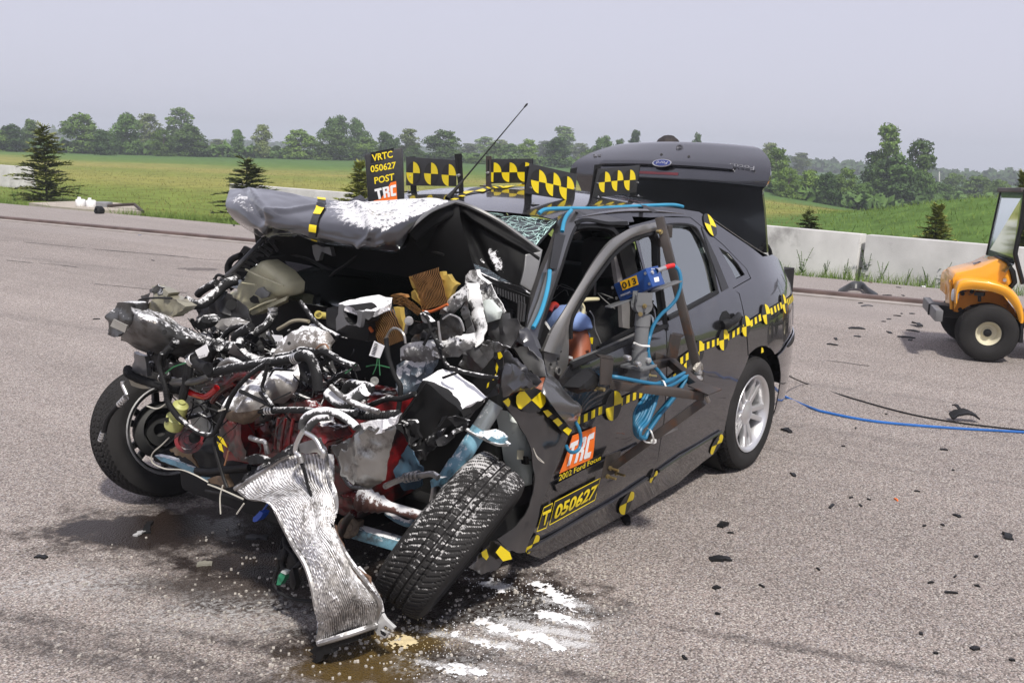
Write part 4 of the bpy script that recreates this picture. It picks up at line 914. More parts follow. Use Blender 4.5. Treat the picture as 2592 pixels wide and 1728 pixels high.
# shatter lines: thin raised cracks of crushed glass, densest by the left edge
mb = MB(); r2 = random.Random(4); CRK = mat('crushed_glass', (.42, .62, .58), rough=.5, var=.25)
for k in range(330):
    u = min(.995, max(.3, r2.gauss(.86, .13))); v = min(.6, max(.03, r2.gauss(.3, .18))); a = r2.uniform(0, 6.28); n_ = r2.randint(2, 6)
    for j in range(n_):
        u2 = u + .022 * math.cos(a) * r2.uniform(.5, 1.5); v2 = v + .03 * math.sin(a) * r2.uniform(.5, 1.5)
        if 0 < u2 < 1 and 0 < v2 < .62:
            p, q = WS.ev(u, v), WS.ev(u2, v2); n = WS.nrm(u, v); sdv = (q - p).cross(n); sdv = sdv.normalized() * r2.choice((.0004, .0006, .0009, .0014)) if sdv.length > 0 else sdv; o_ = n * .007
            mb.add([p - sdv + o_, p + sdv + o_, q + sdv * .6 + o_, q - sdv * .6 + o_], [(0, 1, 2, 3)])
            u, v = u2, v2
        a += r2.uniform(-1.1, 1.1)
mb.build('glass_crack', CRK, WIN)
# A-pillar pressing, left: traced, right: mirrored simply
ap = sds('G', '748,150 800,70 880,36 1010,32 1330,128 1385,140 1392,172 1300,176 1005,128 915,165 858,300 765,600 650,930 572,1210 600,1290 540,1290 470,1240 425,1165 520,865 605,610 715,340 762,200')
mb = MB(); skin(mb, ap, off=.004, thick=.03, h=.03); AP = mb.build('a_pillar', mat('pillar_paint', (.1, .1, .105), rough=.28, metal=.6, var=.1, coat=.8), CAR)
mb = MB(); mb.tube([(1.44, -.57, 1.345), (1.8, -.66, 1.17), (2.1, -.74, .98)], .035, 8, 4); mb.build('a_pillar', PAINT, CAR)
side_tube('G', '905,195 850,320 755,620 640,950 565,1215', .012, -.006, 'door_seal', BLACK, AP)
side_tube('G', '900,200 1000,185 1180,200 1270,265 1320,400 1360,560', .02, -.03, 'door_seal', BLACK, AP)
side_tube('G', '900,165 1010,133 1200,165 1370,160', .012, -.004, 'roof_seal', BLACK, AP)
LINER = mat('pale_lining', (.42, .4, .36), rough=.7)
side_tube('G', '880,260 930,225 1000,205', .008, -.07, 'lining_edge', LINER, AP)
mb = MB(); skin(mb, sds('G', '640,590 685,600 590,880 480,1120 455,1110 560,850'), off=.012, thick=.004, h=.05); mb.build('pillar_trim', PAINTG, AP)
mb = MB(); skin(mb, sds('G', '655,560 705,250 800,265 720,575'), off=.014, thick=.003, h=.05); mb.build('tape_wrap', BLACKT, AP)
for sg in (1, -1):
    mb = MB(); skin(mb, [(1.44, 1.335), (1.41, 1.362), (1.2, 1.372), (.9, 1.373), (.9, 1.31), (1.15, 1.312), (1.32, 1.316), (1.40, 1.325)], off=.002, thick=.02, h=.05, side=sg); mb.build('roof_rail', PAINT, CAR)
# --- bent front window frame standing off the body
FRAME = mat('frame_paint', (.2, .195, .19), rough=.36, metal=.5, var=.12, coat=.5)
o1 = '628,1310,.82 700,1135,.82 800,965,.82 960,702,.81 1100,482,.80 1250,312,.79 1400,212,.77 1560,166,.76 1665,150,.75'
o2 = '700,1330,.835 770,1160,.835 850,990,.835 1000,740,.825 1130,540,.815 1270,375,.8 1420,262,.785 1570,212,.77 1668,195,.76'
o3 = '770,1345,.825 845,1130,.825 885,985,.825 1020,750,.815 1150,558,.805 1285,395,.79 1430,292,.775 1575,243,.765 1668,226,.755'
S = Sheet([tr('G', 'Y', .8, o) for o in (o1, o2, o3)]); mb = MB(); S.mesh(mb, 40, 6, .02); WF = mb.build('window_frame', FRAME, FDOOR)
mb = MB(); mb.tube(tr('G', 'Y', .8, '868,1200,.81 882,1010,.81 1025,765,.805 1155,575,.79 1290,412,.78 1435,308,.765 1578,258,.755 1640,270,.75'), .011, 6, 4); mb.build('frame_seal', BLACK, WF)
mb = MB(); mb.tube(tr('G', 'Y', .77, '1600,250,.75 1635,330,.755 1645,560,.77 1690,900,.79 1715,1130,.81'), .02, 8, 4); mb.build('frame_rear_post', BLACK, WF)
mb = MB(); scrap(mb, tr('G', 'Y', .76, '1520,225 1550,170 1590,165 1570,215'), .002, 0); mb.build('tape_patch', BLACKT, WF)
mb = MB(); scrap(mb, tr('G', 'Y', .81, '625,1310 720,1130 790,1118 835,1078 858,1100 850,1480 815,1545 760,1600 680,1620 648,1480'), .012, .002); CORN = mb.build('mirror_corner', FRAME, FDOOR)
mb = MB()
for a, b, r_ in ((762, 1490, .011), (762, 1382, .006), (790, 1160, .005), (784, 1316, .004), (695, 1432, .005), (806, 1095, .004)):
    c = at('G', a, b, 'Y', .823); mb.lathe(c, (0, 1, .05), [(-.004, r_), (0.001, r_), (0.001, 0)], 12)
mb.build('mounting_hole', DARK, CORN)
mb = MB(); c = at('G', 762, 1490, 'Y', .822); mb.lathe(c, (0, 1, .05), [(-.004, .017), (0.003, .0165), (0.003, .011), (-.002, .0105)], 16); mb.build('hole_rim', FRAME, CORN)
side_tube('G', '868,1452 1110,1350 1400,1225 1735,1080', .014, -.004, 'belt_seal', BLACK, FDOOR)
side_tube('G', '880,1420 1110,1325 1400,1195 1650,1085', .012, -.06, 'door_inner_edge', PAINTG, FDOOR)
side_tube('G', '1120,1290 1330,1170 1560,1060', .012, -.09, 'door_inner_edge', BLACK, FDOOR)
mb = MB(); scrap(mb, tr('H', 'Y', .93, '600,245 640,200 700,150 770,100 805,108 815,150 800,240 760,285 700,300 650,285'), .01, 0, puff=.05, edge=.03); mb.build('mirror_base', BLACK, FDOOR)
# --- trunk lid, raised
lid = [(-.545, 1.085, .60), (-.47, 1.30, .60), (-.395, 1.43, .61), (-.375, 1.465, .64), (-.39, 1.535, .65), (-.48, 1.60, .60), (-.60, 1.658, .49), (-.65, 1.675, .42)]
rows = [[V((x - .03 * (t * t) + (.02 if 1 < i < 4 else 0) * (1 - t * t), hw * t, z + (.022 if i >= 2 else 0) * (1 - t * t) * (.7 if i > 4 else 1))) for t in (-1, -.8, -.5, -.2, .2, .5, .8, 1)] for i, (x, z, hw) in enumerate(lid)]
LS = Sheet(rows); mb = MB(); LS.mesh(mb, 40, 40, .025); LID = mb.build('boot_lid', PAINT, CAR, smooth=60, label='raised boot lid seen from outside, badges upside down')
def lid_uv(F, a, b):
    best = None; tx, ty = FR[F][0] + a / FR[F][2], FR[F][1] + b / FR[F][2]
    for lev, (n, du) in enumerate(((24, 1.0), (12, .09), (12, .015))):
        u0, v0 = (0.5, 0.5) if best is None else best[1]; 
        for i in range(n + 1):
            for j in range(n + 1):
                u = min(1, max(0, u0 + du * (i / n - .5))); v = min(1, max(0, v0 + du * (j / n - .5))); p = LS.ev(u, v) - CAM; z = p.dot(FWD); e = (1296 + FOC * p.dot(RT) / z - tx) ** 2 + (864 - FOC * p.dot(UP) / z - ty) ** 2
                if best is None or e < best[0]: best = (e, (u, v))
    return best[1]
def lid_pt(F, a, b, off=.0): u, v = lid_uv(F, a, b); return LS.ev(u, v) + LS.nrm(u, v) * off
LU0, LU1, BU0, BU1 = lid_uv('J', 375, 388), lid_uv('J', 1812, 508), lid_uv('J', 640, 492), lid_uv('J', 1200, 540)
mb = MB(); LS.mesh(mb, 30, 3, .02, u0=LU0[0], u1=LU1[0], v0=(LU0[1] + LU1[1]) / 2 - .02, v1=(LU0[1] + LU1[1]) / 2 + .025, off=.022); mb.build('plate_moulding', PAINT, LID, bevel=.004)
mb = MB(); LS.mesh(mb, 14, 1, .004, u0=BU0[0], u1=BU1[0], v0=(BU0[1] + BU1[1]) / 2 - .015, v1=(BU0[1] + BU1[1]) / 2 + .015, off=.004); mb.build('brake_lamp', mat('brake_lamp_red', (.1, .012, .016), rough=.3, coat=.5), LID)
def lid_text(name, s, F, quad, m, off, bold=.012):
    Q = [lid_pt(F, *q) for q in quad]; n = poly_normal(Q); n = n if n.dot(CAM - Q[0]) > 0 else -n; P, Fc = text_tris(s, bold)
    front = [onquad(p, Q) + n * off for p in P]; mb = MB(); shell(mb, front, [n] * len(front), Fc, .004); return mb.build(name, m, LID)
LETM = mat('badge_letter', (.3, .3, .31), rough=.35, metal=.7)
# badge text runs upside down because the lid is folded over
lid_text('lettering', 'Focus', 'J', ((2052, 462), (1778, 428), (1783, 468), (2045, 505)), LETM, .016, .0)
lid_text('lettering', 'SE', 'J', ((355, 312), (262, 316), (272, 340), (350, 332)), LETM, .006, .0)
c = lid_pt('J', 1040, 437, .024); n = V((.75, .35, .55)).normalized(); uu = (lid_pt('J', 1130, 442) - lid_pt('J', 950, 434)); uu = uu.normalized(); vv = n.cross(uu).normalized()
def ell(c, uu, vv, a, b, n=28): return [c + uu * a * math.cos(2 * math.pi * i / n) + vv * b * math.sin(2 * math.pi * i / n) for i in range(n)]
EMB = MB().prism(ell(c, uu, vv, .062, .026), n * .006).build('badge', ALU, LID)
MB().prism(ell(c + n * .0065, uu, vv, .055, .0215), n * .002).build('badge_face', mat('badge_blue', (.01, .02, .12), rough=.2, coat=1), EMB)
P_, F_ = text_tris('Ford', .0); mb = MB(); flat(mb, P_, F_, lambda p: c + n * .0092 - uu * (p[0] - .5) * .07 - vv * (p[1] - .5) * .022); mb.build('lettering', ALU, EMB)
c = lid_pt('J', 1222, 242, .002); mb = MB(); mb.lathe(c, n, [(0, .022), (.006, .021), (.006, .013), (.001, .012), (.001, .006), (.004, .006), (.004, 0)], 18); mb.build('boot_lock', PAINT, LID)
mb = MB()
for a, b in ((1020, 312), (1322, 336)): mb.lathe(lid_pt('J', a, b), n, [(0, .008), (.006, .007), (.006, 0)], 10)
mb.build('rubber_plug', BLACK, LID)
mb = MB(); mb.tube([(-.5, .56, 1.08), (-.62, .58, 1.12), (-.66, .6, 1.02)], .012, 6, 3); mb.tube([(-.5, -.56, 1.08), (-.62, -.58, 1.12), (-.66, -.6, 1.02)], .012, 6, 3); mb.build('lid_hinge', BLACK, CAR)
mb = MB(); mb.box((-.78, 0, .72), (.44, 1.2, .5)); o = mb.build('boot_cavity', DARK, CAR)  # solid near-black box in place of the shaded boot interior
# gutter round the boot opening
mb = MB()
for s_ in (-1, 1): mb.hexa((-.5, s_ * .615, 1.045), (-.46, -.07 * s_, -.11), (0, -.09 * s_, 0), (0, 0, .03))
mb.build('boot_gutter', PAINT, CAR)
# --- cabin
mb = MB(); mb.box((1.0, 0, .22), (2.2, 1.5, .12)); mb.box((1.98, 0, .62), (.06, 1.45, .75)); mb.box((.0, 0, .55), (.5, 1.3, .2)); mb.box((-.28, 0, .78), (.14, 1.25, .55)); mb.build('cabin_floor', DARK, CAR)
mb = MB(); mb.tube([(1.75, -.68, .86), (1.72, 0, .9), (1.75, .68, .86)], .12, 10, 4); mb.build('dashboard', BLACK, CAR, crumple=.03)
SEAT = mat('seat_cloth', (.03, .03, .032), rough=.95, var=.3, bump=.3, bs=200)
def seat(y, nm):
    s = part('front_seat', (1.0, y, .3), CAR)
    mb = MB(); mb.box((1.2, y, .42), (.5, .5, .16)); mb.build('seat_cushion', SEAT, s, bevel=.05)
    mb = MB(); S = Sheet([[V((.92 - .02 * (1 - t * t) - .22 * k, y + .25 * t * w_, .45 + .52 * k)) for t in (-1, -.6, 0, .6, 1)] for k, w_ in ((0, .95), (.4, 1.02), (.8, .95), (1, .7))]); S.mesh(mb, 12, 12, .12); mb.build('backrest', SEAT, s, smooth=60)
    mb = MB(); mb.box((.74, y, 1.115), (.1, .27, .19)); mb.build('headrest', SEAT, s, bevel=.045)
    mb = MB()
    for d in (-.07, .07): mb.tube([(.73, y + d, .93), (.735, y + d, 1.05)], .006, 6, 1)
    mb.build('headrest_post', ALU, s)
seat(.37, 'driver'); seat(-.37, 'passenger')
mb = MB(); mb.box((-.12, 0, .72), (.16, 1.2, .5)); mb.box((-.2, .35, 1.02), (.09, .26, .14)); mb.box((-.2, -.35, 1.02), (.09, .26, .14)); mb.build('rear_bench', SEAT, CAR, bevel=.03)
mb = MB(); scrap(mb, tr('G', 'Y', .68, '1250,400 1300,392 1400,700 1442,880 1420,1115 1340,1100 1330,880'), .02, .002); BP = mb.build('b_pillar', mat('grey_trim', (.2, .19, .185), rough=.7), CAR)
mb = MB(); scrap(mb, tr('G', 'Y', .70, '1300,390 1345,330 1400,300 1480,600 1545,900 1545,1060 1440,1100 1440,880'), .02, .002); mb.build('pillar_seal', BLACK, BP)
mb = MB(); scrap(mb, tr('G', 'Y', .66, '1252,470 1312,492 1322,560 1268,585'), .002, .004); mb.build('seat_belt', mat('red_belt', (.4, .03, .02), rough=.8), BP)
mb = MB(); mb.tube([(1.55 + .0, .37 + .18 * math.cos(a), .92 + .18 * math.sin(a)) for a in np.linspace(0, 6.28, 20)], .014, 8, 2); mb.build('steering_wheel', BLACK, CAR)
mb = MB(); r2 = random.Random(9)
for k in range(12):
    x0 = r2.uniform(.5, .95); y0 = r2.uniform(0, .5); z0 = r2.uniform(.92, 1.0); mb.tube([(x0, y0, z0), (x0 + r2.uniform(-.1, .1), y0 + r2.uniform(-.1, .1), z0 + r2.uniform(.0, .06)), (x0 + r2.uniform(-.12, .12), y0 + r2.uniform(-.12, .12), z0 - r2.uniform(0, .05))], .002, 4, 3)
mb.build('sensor_wires', mat('pale_wire', (.3, .3, .3), rough=.5), CAR)['kind'] = 'stuff'
mb = MB(); mb.box((.9, 0, .2), (2.3, 1.3, .05)); mb.build('floor_pan', DARK, CAR)
# --- wheels
def tyre(mb, C, axis, rad, wid, rimr, seg=140, tread=True, mi=0, powder_mi=None):
    """tyre with circumferential grooves and curved lateral sipes cut into the tread"""
    ax = V(axis).normalized(); a = ax.cross(V((0, 0, 1))).normalized(); b = ax.cross(a)
    hw = wid / 2; prof = [(-.72, rimr), (-.95, rimr + .012), (-1.06, rimr + .04), (-1.07, rimr + (rad - rimr) * .55), (-1.0, rad - .028), (-.93, rad - .014)]
    nt_ = 34; tp = []
    for i in range(nt_ + 1):
        s = -1 + 2 * i / nt_; tp.append((s * .88, rad - .010 * abs(s) ** 4))
    P = prof + tp + [(-h, r) for h, r in prof[::-1]]
    vs = []; fs = []; n = len(P)
    for k in range(seg):
        th = 2 * math.pi * k / seg
        for i, (h, r) in enumerate(P):
            rr = r
            if tread and len(prof) <= i < len(prof) + nt_ + 1:
                s = h / .88
                if min(abs(s + .34), abs(s - .34)) < .055 or abs(s) < .028: rr -= .008
                ph = (k * 36 / seg * 2 + 2.2 * s * s * (1 if s > 0 else -1) + (.5 if s > 0 else 0)) % 1.0
                if ph < .2 and abs(s) > .06: rr -= .007
            vs.append(V(C) + ax * h * hw + (a * math.cos(th) + b * math.sin(th)) * rr)
    for k in range(seg):
        k2 = (k + 1) % seg
        for i in range(n - 1): fs.append((k * n + i, k2 * n + i, k2 * n + i + 1, k * n + i + 1))
    mb.add(vs, fs, mi)
RIM = mat('alloy_rim', (.62, .62, .63), rough=.3, metal=.75, var=.06)
RIMD = mat('dark_rim_and_shade', (.05, .05, .05), rough=.6, metal=.5, var=.3)
def wheel(C, axis, name='wheel', rad=.302, wid=.195, m=TYRE, seg=288, label=None, spin=0.0, barrel=RIM, sm=None):
    """axis points to the outer face"""
    C = V(C); ax = V(axis).normalized(); w_ = part(name, C, CAR, label)
    mb = MB(); tyre(mb, C, ax, rad, wid, .196, seg); mb.build('tyre', m, w_, smooth=30)
    mb = MB(); mb.lathe(C, ax, [(-.095, .200), (-.09, .205), (-.08, .19), (-.02, .18), (.06, .185), (.086, .196), (.094, .205), (.097, .203), (.094, .192), (.08, .181), (.0, .172), (-.08, .182)], 48); rim = mb.build('rim', barrel, w_, smooth=50)
    a = ax.cross(V((0, 0, 1))).normalized(); b = ax.cross(a)
    mb = MB()
    for k in range(5):
        for s_ in (-1, 1):
            th = spin + 2 * math.pi * k / 5 + s_ * .20; d1 = a * math.cos(th) + b * math.sin(th); th0 = spin + 2 * math.pi * k / 5 + s_ * .3; d0 = a * math.cos(th0) + b * math.sin(th0)
            p0 = C + d0 * .04 + ax * .058; p1 = C + d1 * .186 + ax * .078; e = (p1 - p0).normalized(); sv = e.cross(ax).normalized()
            q = [p0 - sv * .016, p0 + sv * .016, p1 + sv * .013, p1 - sv * .013]; mb.prism(q, -ax * .03)
    mb.build('spoke', sm or RIM, rim, bevel=.004)
    mb = MB(); mb.lathe(C, ax, [(.0, .075), (.05, .072), (.064, .062), (.066, .04), (.07, .032), (.07, 0)], 30); mb.build('hub', sm or RIM, rim)
    mb = MB()
    for k in range(5):
        th = spin + 2 * math.pi * (k + .5) / 5; c = C + (a * math.cos(th) + b * math.sin(th)) * .052; mb.lathe(c, ax, [(.055, .009), (.064, .009), (.064, .006), (.058, .005), (.058, 0)], 8)
    mb.build('lug_nut', mat('lug_steel', (.3, .3, .3), rough=.4, metal=.8), rim)
    mb = MB(); mb.lathe(C, ax, [(-.03, .1), (.0, .13), (.02, .13), (.02, .03)], 30); mb.build('brake_drum', RIMD, w_)
    return w_
wheel((0, .745, .300), (0, 1, 0), spin=.45, label='clean left rear wheel with a five double-spoke silver rim')
wheel((0, -.745, .300), (0, -1, 0), seg=96)
mb = MB()
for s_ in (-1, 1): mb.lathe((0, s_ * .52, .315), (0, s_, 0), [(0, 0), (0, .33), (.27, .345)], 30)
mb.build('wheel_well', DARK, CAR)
# front left: folded over, tread towards the camera, dusted white
axl = (RT * .76 - UP * .60 - FWD * .13).normalized(); C = at('T', 1037, 1226, 'D', 3.40)
low = C.z - .30 * math.sqrt(max(0, 1 - axl.z ** 2)) - .09 * abs(axl.z); C = C - V((0, 0, low - .004)) if low < 0.004 or low > .03 else C
wheel(C, axl, m=TYREP, seg=432, label='left front wheel folded under at an angle, tread dusted with white powder', barrel=RIMD)
FLC = C
axr = -(.70 * (.995 * RT + .097 * UP) - .714 * FWD).normalized(); Cr = at('C', 690, 905, 'Y', -.93) + axr * .09
low = Cr.z - .30; Cr = Cr - V((0, 0, low - .004))
wheel(Cr, axr, m=TYRE, seg=288, label='right front wheel turned outwards, showing the inside of its rim', barrel=mat('inner_rim', (.3, .3, .3), rough=.5, metal=.4, var=.2, grime=.3), sm=RIMD)  # spokes and hub coloured dark to stand for the shadow inside this wheel
# --- tape stripes, test targets and lettering on the side
def strip_marks(F, path, parent, width, discs, block=.026, gap=.026, halfh=.016, off=.007):
    """black tape with yellow blocks along a traced line, plus quartered discs"""
    pts = [V((x, 0, z)) for x, z in sds(F, path)]
    base = MB(); yel = MB()
    P = resample(spline(pts, 6), 120); L_ = sum((P[i + 1] - P[i]).length for i in range(119))
    d = lambda t: P[min(118, int(t * 119))].lerp(P[min(119, int(t * 119) + 1)], t * 119 - int(t * 119))
    n = int(L_ / .05)
    def band(mb, t0, t1, hh, o):
        m_ = max(1, int((t1 - t0) * L_ / .03)); vs = []
        for i in range(m_ + 1):
            p = d(min(1, t0 + (t1 - t0) * i / m_))
            for s_ in (-1, 1): vs.append(V((p.x, bodyY(p.x, p.z + s_ * hh) + o, p.z + s_ * hh)))
        flat(mb, list(range(len(vs))), [(2 * i, 2 * i + 1, 2 * i + 3) for i in range(m_)] + [(2 * i, 2 * i + 3, 2 * i + 2) for i in range(m_)], lambda k: vs[k])
    band(base, 0, 1, halfh * 1.15, off)
    k = int(L_ / (block + gap))
    for i in range(k): band(yel, (i * (block + gap)) / L_, (i * (block + gap) + block) / L_, halfh, off + .0015)
    base.build('marker_tape', BLACKT, parent); yel.build('yellow_mark', YELLOW, parent)
    for F2, a, b, r in discs: disc_mark(F2, a, b, r, parent, off + .002)
def disc_mark(F, a, b, r, parent, off=.008, rot=0.0, both=True, q=(0, 1)):
    x, z = sd(F, a, b); m = MB()
    if both:
        n = 28; ring = [(x + r * math.cos(2 * math.pi * i / n), z + r * math.sin(2 * math.pi * i / n)) for i in range(n)]; Pp, Fc = cdt(ring, .04)
        flat(m, Pp, Fc, lambda p: V((p[0], bodyY(*p) + off, p[1]))); o = m.build('target_disc', BLACKT, parent)
    m = MB()
    for k in q:
        s = sector((x, z), r * .98, R(90) + rot + math.pi * k, R(180) + rot + math.pi * k); Pp, Fc = cdt(s, .03); flat(m, Pp, Fc, lambda p: V((p[0], bodyY(*p) + off + .0015, p[1])))
    m.build('target_quarter', YELLOW, parent)
strip_marks('I', '330,712 465,622 637,556 700,520', RDOOR, 0, [('I', 637, 556, .052), ('I', 462, 640, .05)])
strip_marks('I', '700,522 797,462 815,455', RDOOR, 0, [('I', 797, 462, .052)])
strip_marks('I', '830,445 940,377 1068,303 1150,246', bpy.data.objects['quarter_panel'], 0, [('I', 940, 377, .052), ('I', 1068, 303, .052)])
strip_marks('H', '672,512 740,492 850,438 968,394 1100,332 1190,300 1260,280', FDOOR, 0, [('H', 968, 394, .062), ('H', 1245, 325, .058)])
strip_marks('H', '1300,262 1440,180 1600,20', FDOOR, 0, [])
disc_mark('H', 325, 1490, .04, FDOOR); disc_mark('H', 1062, 1160, .055, FDOOR, off=.014); disc_mark('H', 1280, 955, .03, FDOOR, off=.012); disc_mark('H', 1786, 700, .055, RDOOR, off=.010)
disc_mark('J', 1547, 1085, .055, bpy.data.objects['quarter_panel'], off=.006, rot=.25)
disc_mark('I', 905, 652, .03, bpy.data.objects['quarter_panel'], off=.006, q=(0,), both=False)
def dq(F, pts, off): return [V((x, bodyY(x, z) + off, z)) for x, z in [sd(F, a, b) for a, b in pts]]
def decal(name, m, F, s, off, parent):
    ol = sds(F, s); P, Fc = cdt(ol, .04); mb = MB(); flat(mb, P, Fc, lambda p: V((p[0], bodyY(*p) + off, p[1]))); return mb.build(name, m, parent)
def door_text(name, m, s, pts, off=.0115, bold=.012):
    Q = [sd(*('H',), *p) for p in pts]; P, Fc = logo_tris() if s == 'LOGO' else text_tris(s, bold); mb = MB()
    def f(p):
        u, v = p; x, z = [Q[0][i] * (1 - u) * (1 - v) + Q[1][i] * u * (1 - v) + Q[2][i] * u * v + Q[3][i] * (1 - u) * v for i in (0, 1)]; return V((x, bodyY(x, z) + off, z))
    flat(mb, P, Fc, f); return mb.build(name, m, FDOOR)
decal('sticker', ORANGE, 'H', '535,932 640,630 826,558 800,812', .009, FDOOR)
door_text('logo_lettering', WHITES, 'LOGO', [(570, 880), (775, 800), (812, 600), (622, 690)])
decal('sticker', BLACKT, 'H', '524,965 868,768 862,822 528,995', .009, FDOOR)
door_text('lettering', YELLOW, '2002 Ford Focus', [(528, 990), (862, 818), (864, 782), (532, 940)], .0115, .008)
decal('number_sticker', BLACKT, 'H', '355,1388 430,1357 480,1163 410,1200', .009, FDOOR)
decal('number_sticker', BLACKT, 'H', '455,1336 815,1138 858,966 498,1152', .009, FDOOR)
def frame_line(F, pts, r, off):
    mb = MB(); q = dq(F, pts, off); n = len(q)
    for i in range(n):
        a, b = q[i], q[(i + 1) % n]; d = (b - a).normalized(); s_ = V((d.z, 0, -d.x)) * r; flat(mb, [0, 1, 2, 3], [(0, 1, 2), (0, 2, 3)], lambda k: [a - s_, b - s_, b + s_, a + s_][k])
    mb.build('number_border', YELLOW, FDOOR)
frame_line('H', [(355, 1388), (430, 1357), (480, 1163), (410, 1200)], .0018, .0112); frame_line('H', [(455, 1336), (815, 1138), (858, 966), (498, 1152)], .0018, .0112)
door_text('lettering', YELLOW, 'T', [(392, 1345), (432, 1328), (468, 1205), (398, 1238)], .0125, .03)
door_text('lettering', YELLOW, '050627', [(478, 1300), (806, 1120), (845, 1005), (508, 1180)], .0125, .03)
# roof tape
mb = MB(); mk = MB()
def roofquad(m, F, pts, off): q = [onz(F, a, b, lambda x, y: roofZ(x, y) + off) for a, b in pts]; flat(m, list(range(len(q))), [(0, i, i + 1) for i in range(1, len(q) - 1)], lambda k: q[k])
for q in ([(705, 543), (735, 533), (772, 536), (745, 547)], [(762, 518), (790, 511), (822, 514), (800, 523)], [(965, 452), (985, 448), (1010, 463), (985, 462)], [(1015, 446), (1035, 444), (1065, 458), (1040, 460)], [(1062, 441), (1085, 440), (1120, 456), (1095, 458)]): roofquad(mk, 'F', q, .006)
for cx, cy, rx, ry in ((885, 480, 85, 22), (1185, 440, 80, 14)):
    s1 = [(cx, cy)] + [(cx - rx * math.cos(a), cy + ry * .2 - ry * math.sin(a) * .8 + 6) for a in np.linspace(-.75, .75, 7)]; s2 = [(cx, cy)] + [(cx + rx * math.cos(a), cy - ry * .3 + ry * math.sin(a) * .8) for a in np.linspace(-.75, .75, 7)]
    for s_ in (s1, s2): roofquad(mk, 'F', s_, .006)
mk.build('yellow_mark', YELLOW, ROOF)
ol = [(700, 548), (760, 512), (840, 470), (930, 448), (1010, 438), (1100, 432), (1260, 428), (1262, 450), (1120, 460), (1010, 466), (960, 486), (850, 502), (770, 528), (745, 552)]
mb = MB(); q = [onz('F', a, b, lambda x, y: roofZ(x, y) + .0035) for a, b in ol]; P, Fc = cdt([(p.x, p.y) for p in q], .05); flat(mb, P, Fc, lambda p: V((p[0], p[1], roofZ(*p) + .0035))); mb.build('marker_tape', BLACKT, ROOF)
# aerial
mb = MB(); a0 = onz('F', 685, 540, roofZ); a1 = a0 + (at('T', 1210, 240, 'D', 4.6) - a0); mb.tube([a0, a0.lerp(a1, .5), a1], lambda t: .0045 - .0025 * t, 6, 3); mb.lathe(a0, a1 - a0, [(0, .014), (.05, .008), (.12, .006)], 10); mb.lathe(a1, a1 - a0, [(-.02, .004), (0, .005), (.01, 0)], 8); mb.build('aerial', BLACK, CAR)
# ============================================================= bonnet
hr = [tr('A', 'X', 2.2, s) for s in (
 '1220,140,2.20 1480,137,2.2 1760,165,2.2 2060,232,2.2 B300,250,2.17 B700,232,2.12 B920,215,2.1 B1110,250,2.05',
 '1195,200,2.26 1400,185,2.28 1750,235,2.28 2060,300,2.28 B250,330,2.25 B560,330,2.22 B760,320,2.2 B1000,290,2.11',
 '1190,290,2.32 1400,330,2.38 1750,375,2.4 2000,420,2.4 B200,450,2.38 B450,470,2.36 B640,430,2.3 B880,345,2.18',
 '1260,420,2.32 1440,470,2.40 1750,480,2.42 1990,515,2.42 B180,590,2.4 B400,610,2.38 B570,590,2.33 B760,440,2.24',
 '1490,572,2.30 1570,545,2.35 1800,540,2.37 2000,592,2.38 B160,650,2.36 B400,676,2.34 B598,684,2.3 B680,525,2.26')]
HS = Sheet(hr)
def crease(u, v, a, b, c, d, w, h):
    dx, dy = c - a, d - b; t = max(0, min(1, ((u - a) * dx + (v - b) * dy) / (dx * dx + dy * dy))); q = math.hypot(u - a - t * dx, (v - b - t * dy) * .5)
    return h * max(0, 1 - q / w)
def dents(u, v): return crease(u, v, .10, 0, .22, .55, .03, .02) + crease(u, v, .22, .55, .16, .9, .03, .016) + crease(u, v, .22, .5, .42, .25, .025, .012) + crease(u, v, .55, .1, .72, .75, .04, .018) + crease(u, v, .62, .8, .80, .25, .03, .014) + crease(u, v, .3, .85, .75, .78, .03, .012) + .0015 * mnoise.noise(V((u * 19, v * 11, 2))) + .007 * mnoise.noise(V((u * 5, v * 3, 0))) - .014 * math.exp(-((u - .17) ** 2 / .002 + (v - .55) ** 2 / .03)) + .012 * math.exp(-((u - .23) ** 2 / .001 + (v - .5) ** 2 / .05)) - .015 * math.exp(-((u - .1 - .12 * v) ** 2 / .0006))
BON = part('bonnet', (2.1, 0, 1.3), CAR, 'buckled bonnet folded up in front of the windscreen, white powder on it')
def bump_(u, v, a, b, ru, rv): return max(0.0, 1 - ((u - a) / ru) ** 2 - ((v - b) / rv) ** 2)
mb = MB(); HS.mesh(mb, 110, 54, .004, disp=dents, mask=lambda u, v: min(1, 1.7 * bump_(u, v, .73, .16, .34, .62)) + .75 * bump_(u, v, .10, .36, .11, .26) + .4 * bump_(u, v, .6, .98, .5, .05))
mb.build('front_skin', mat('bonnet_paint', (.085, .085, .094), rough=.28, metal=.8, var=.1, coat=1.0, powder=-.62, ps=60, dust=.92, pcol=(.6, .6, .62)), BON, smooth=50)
mb = MB(); my = MB()
HS.mesh(mb, 3, 40, 0, disp=dents, u0=.405, u1=.438, v0=.0, v1=1, off=.0065)
for a, b in ((.02, .12), (.3, .42), (.62, .76), (.94, 1.0)): HS.mesh(my, 3, 6, 0, disp=dents, u0=.405, u1=.438, v0=a, v1=b, off=.008)
mb.build('marker_tape', BLACKT, BON); my.build('yellow_mark', YELLOW, BON)
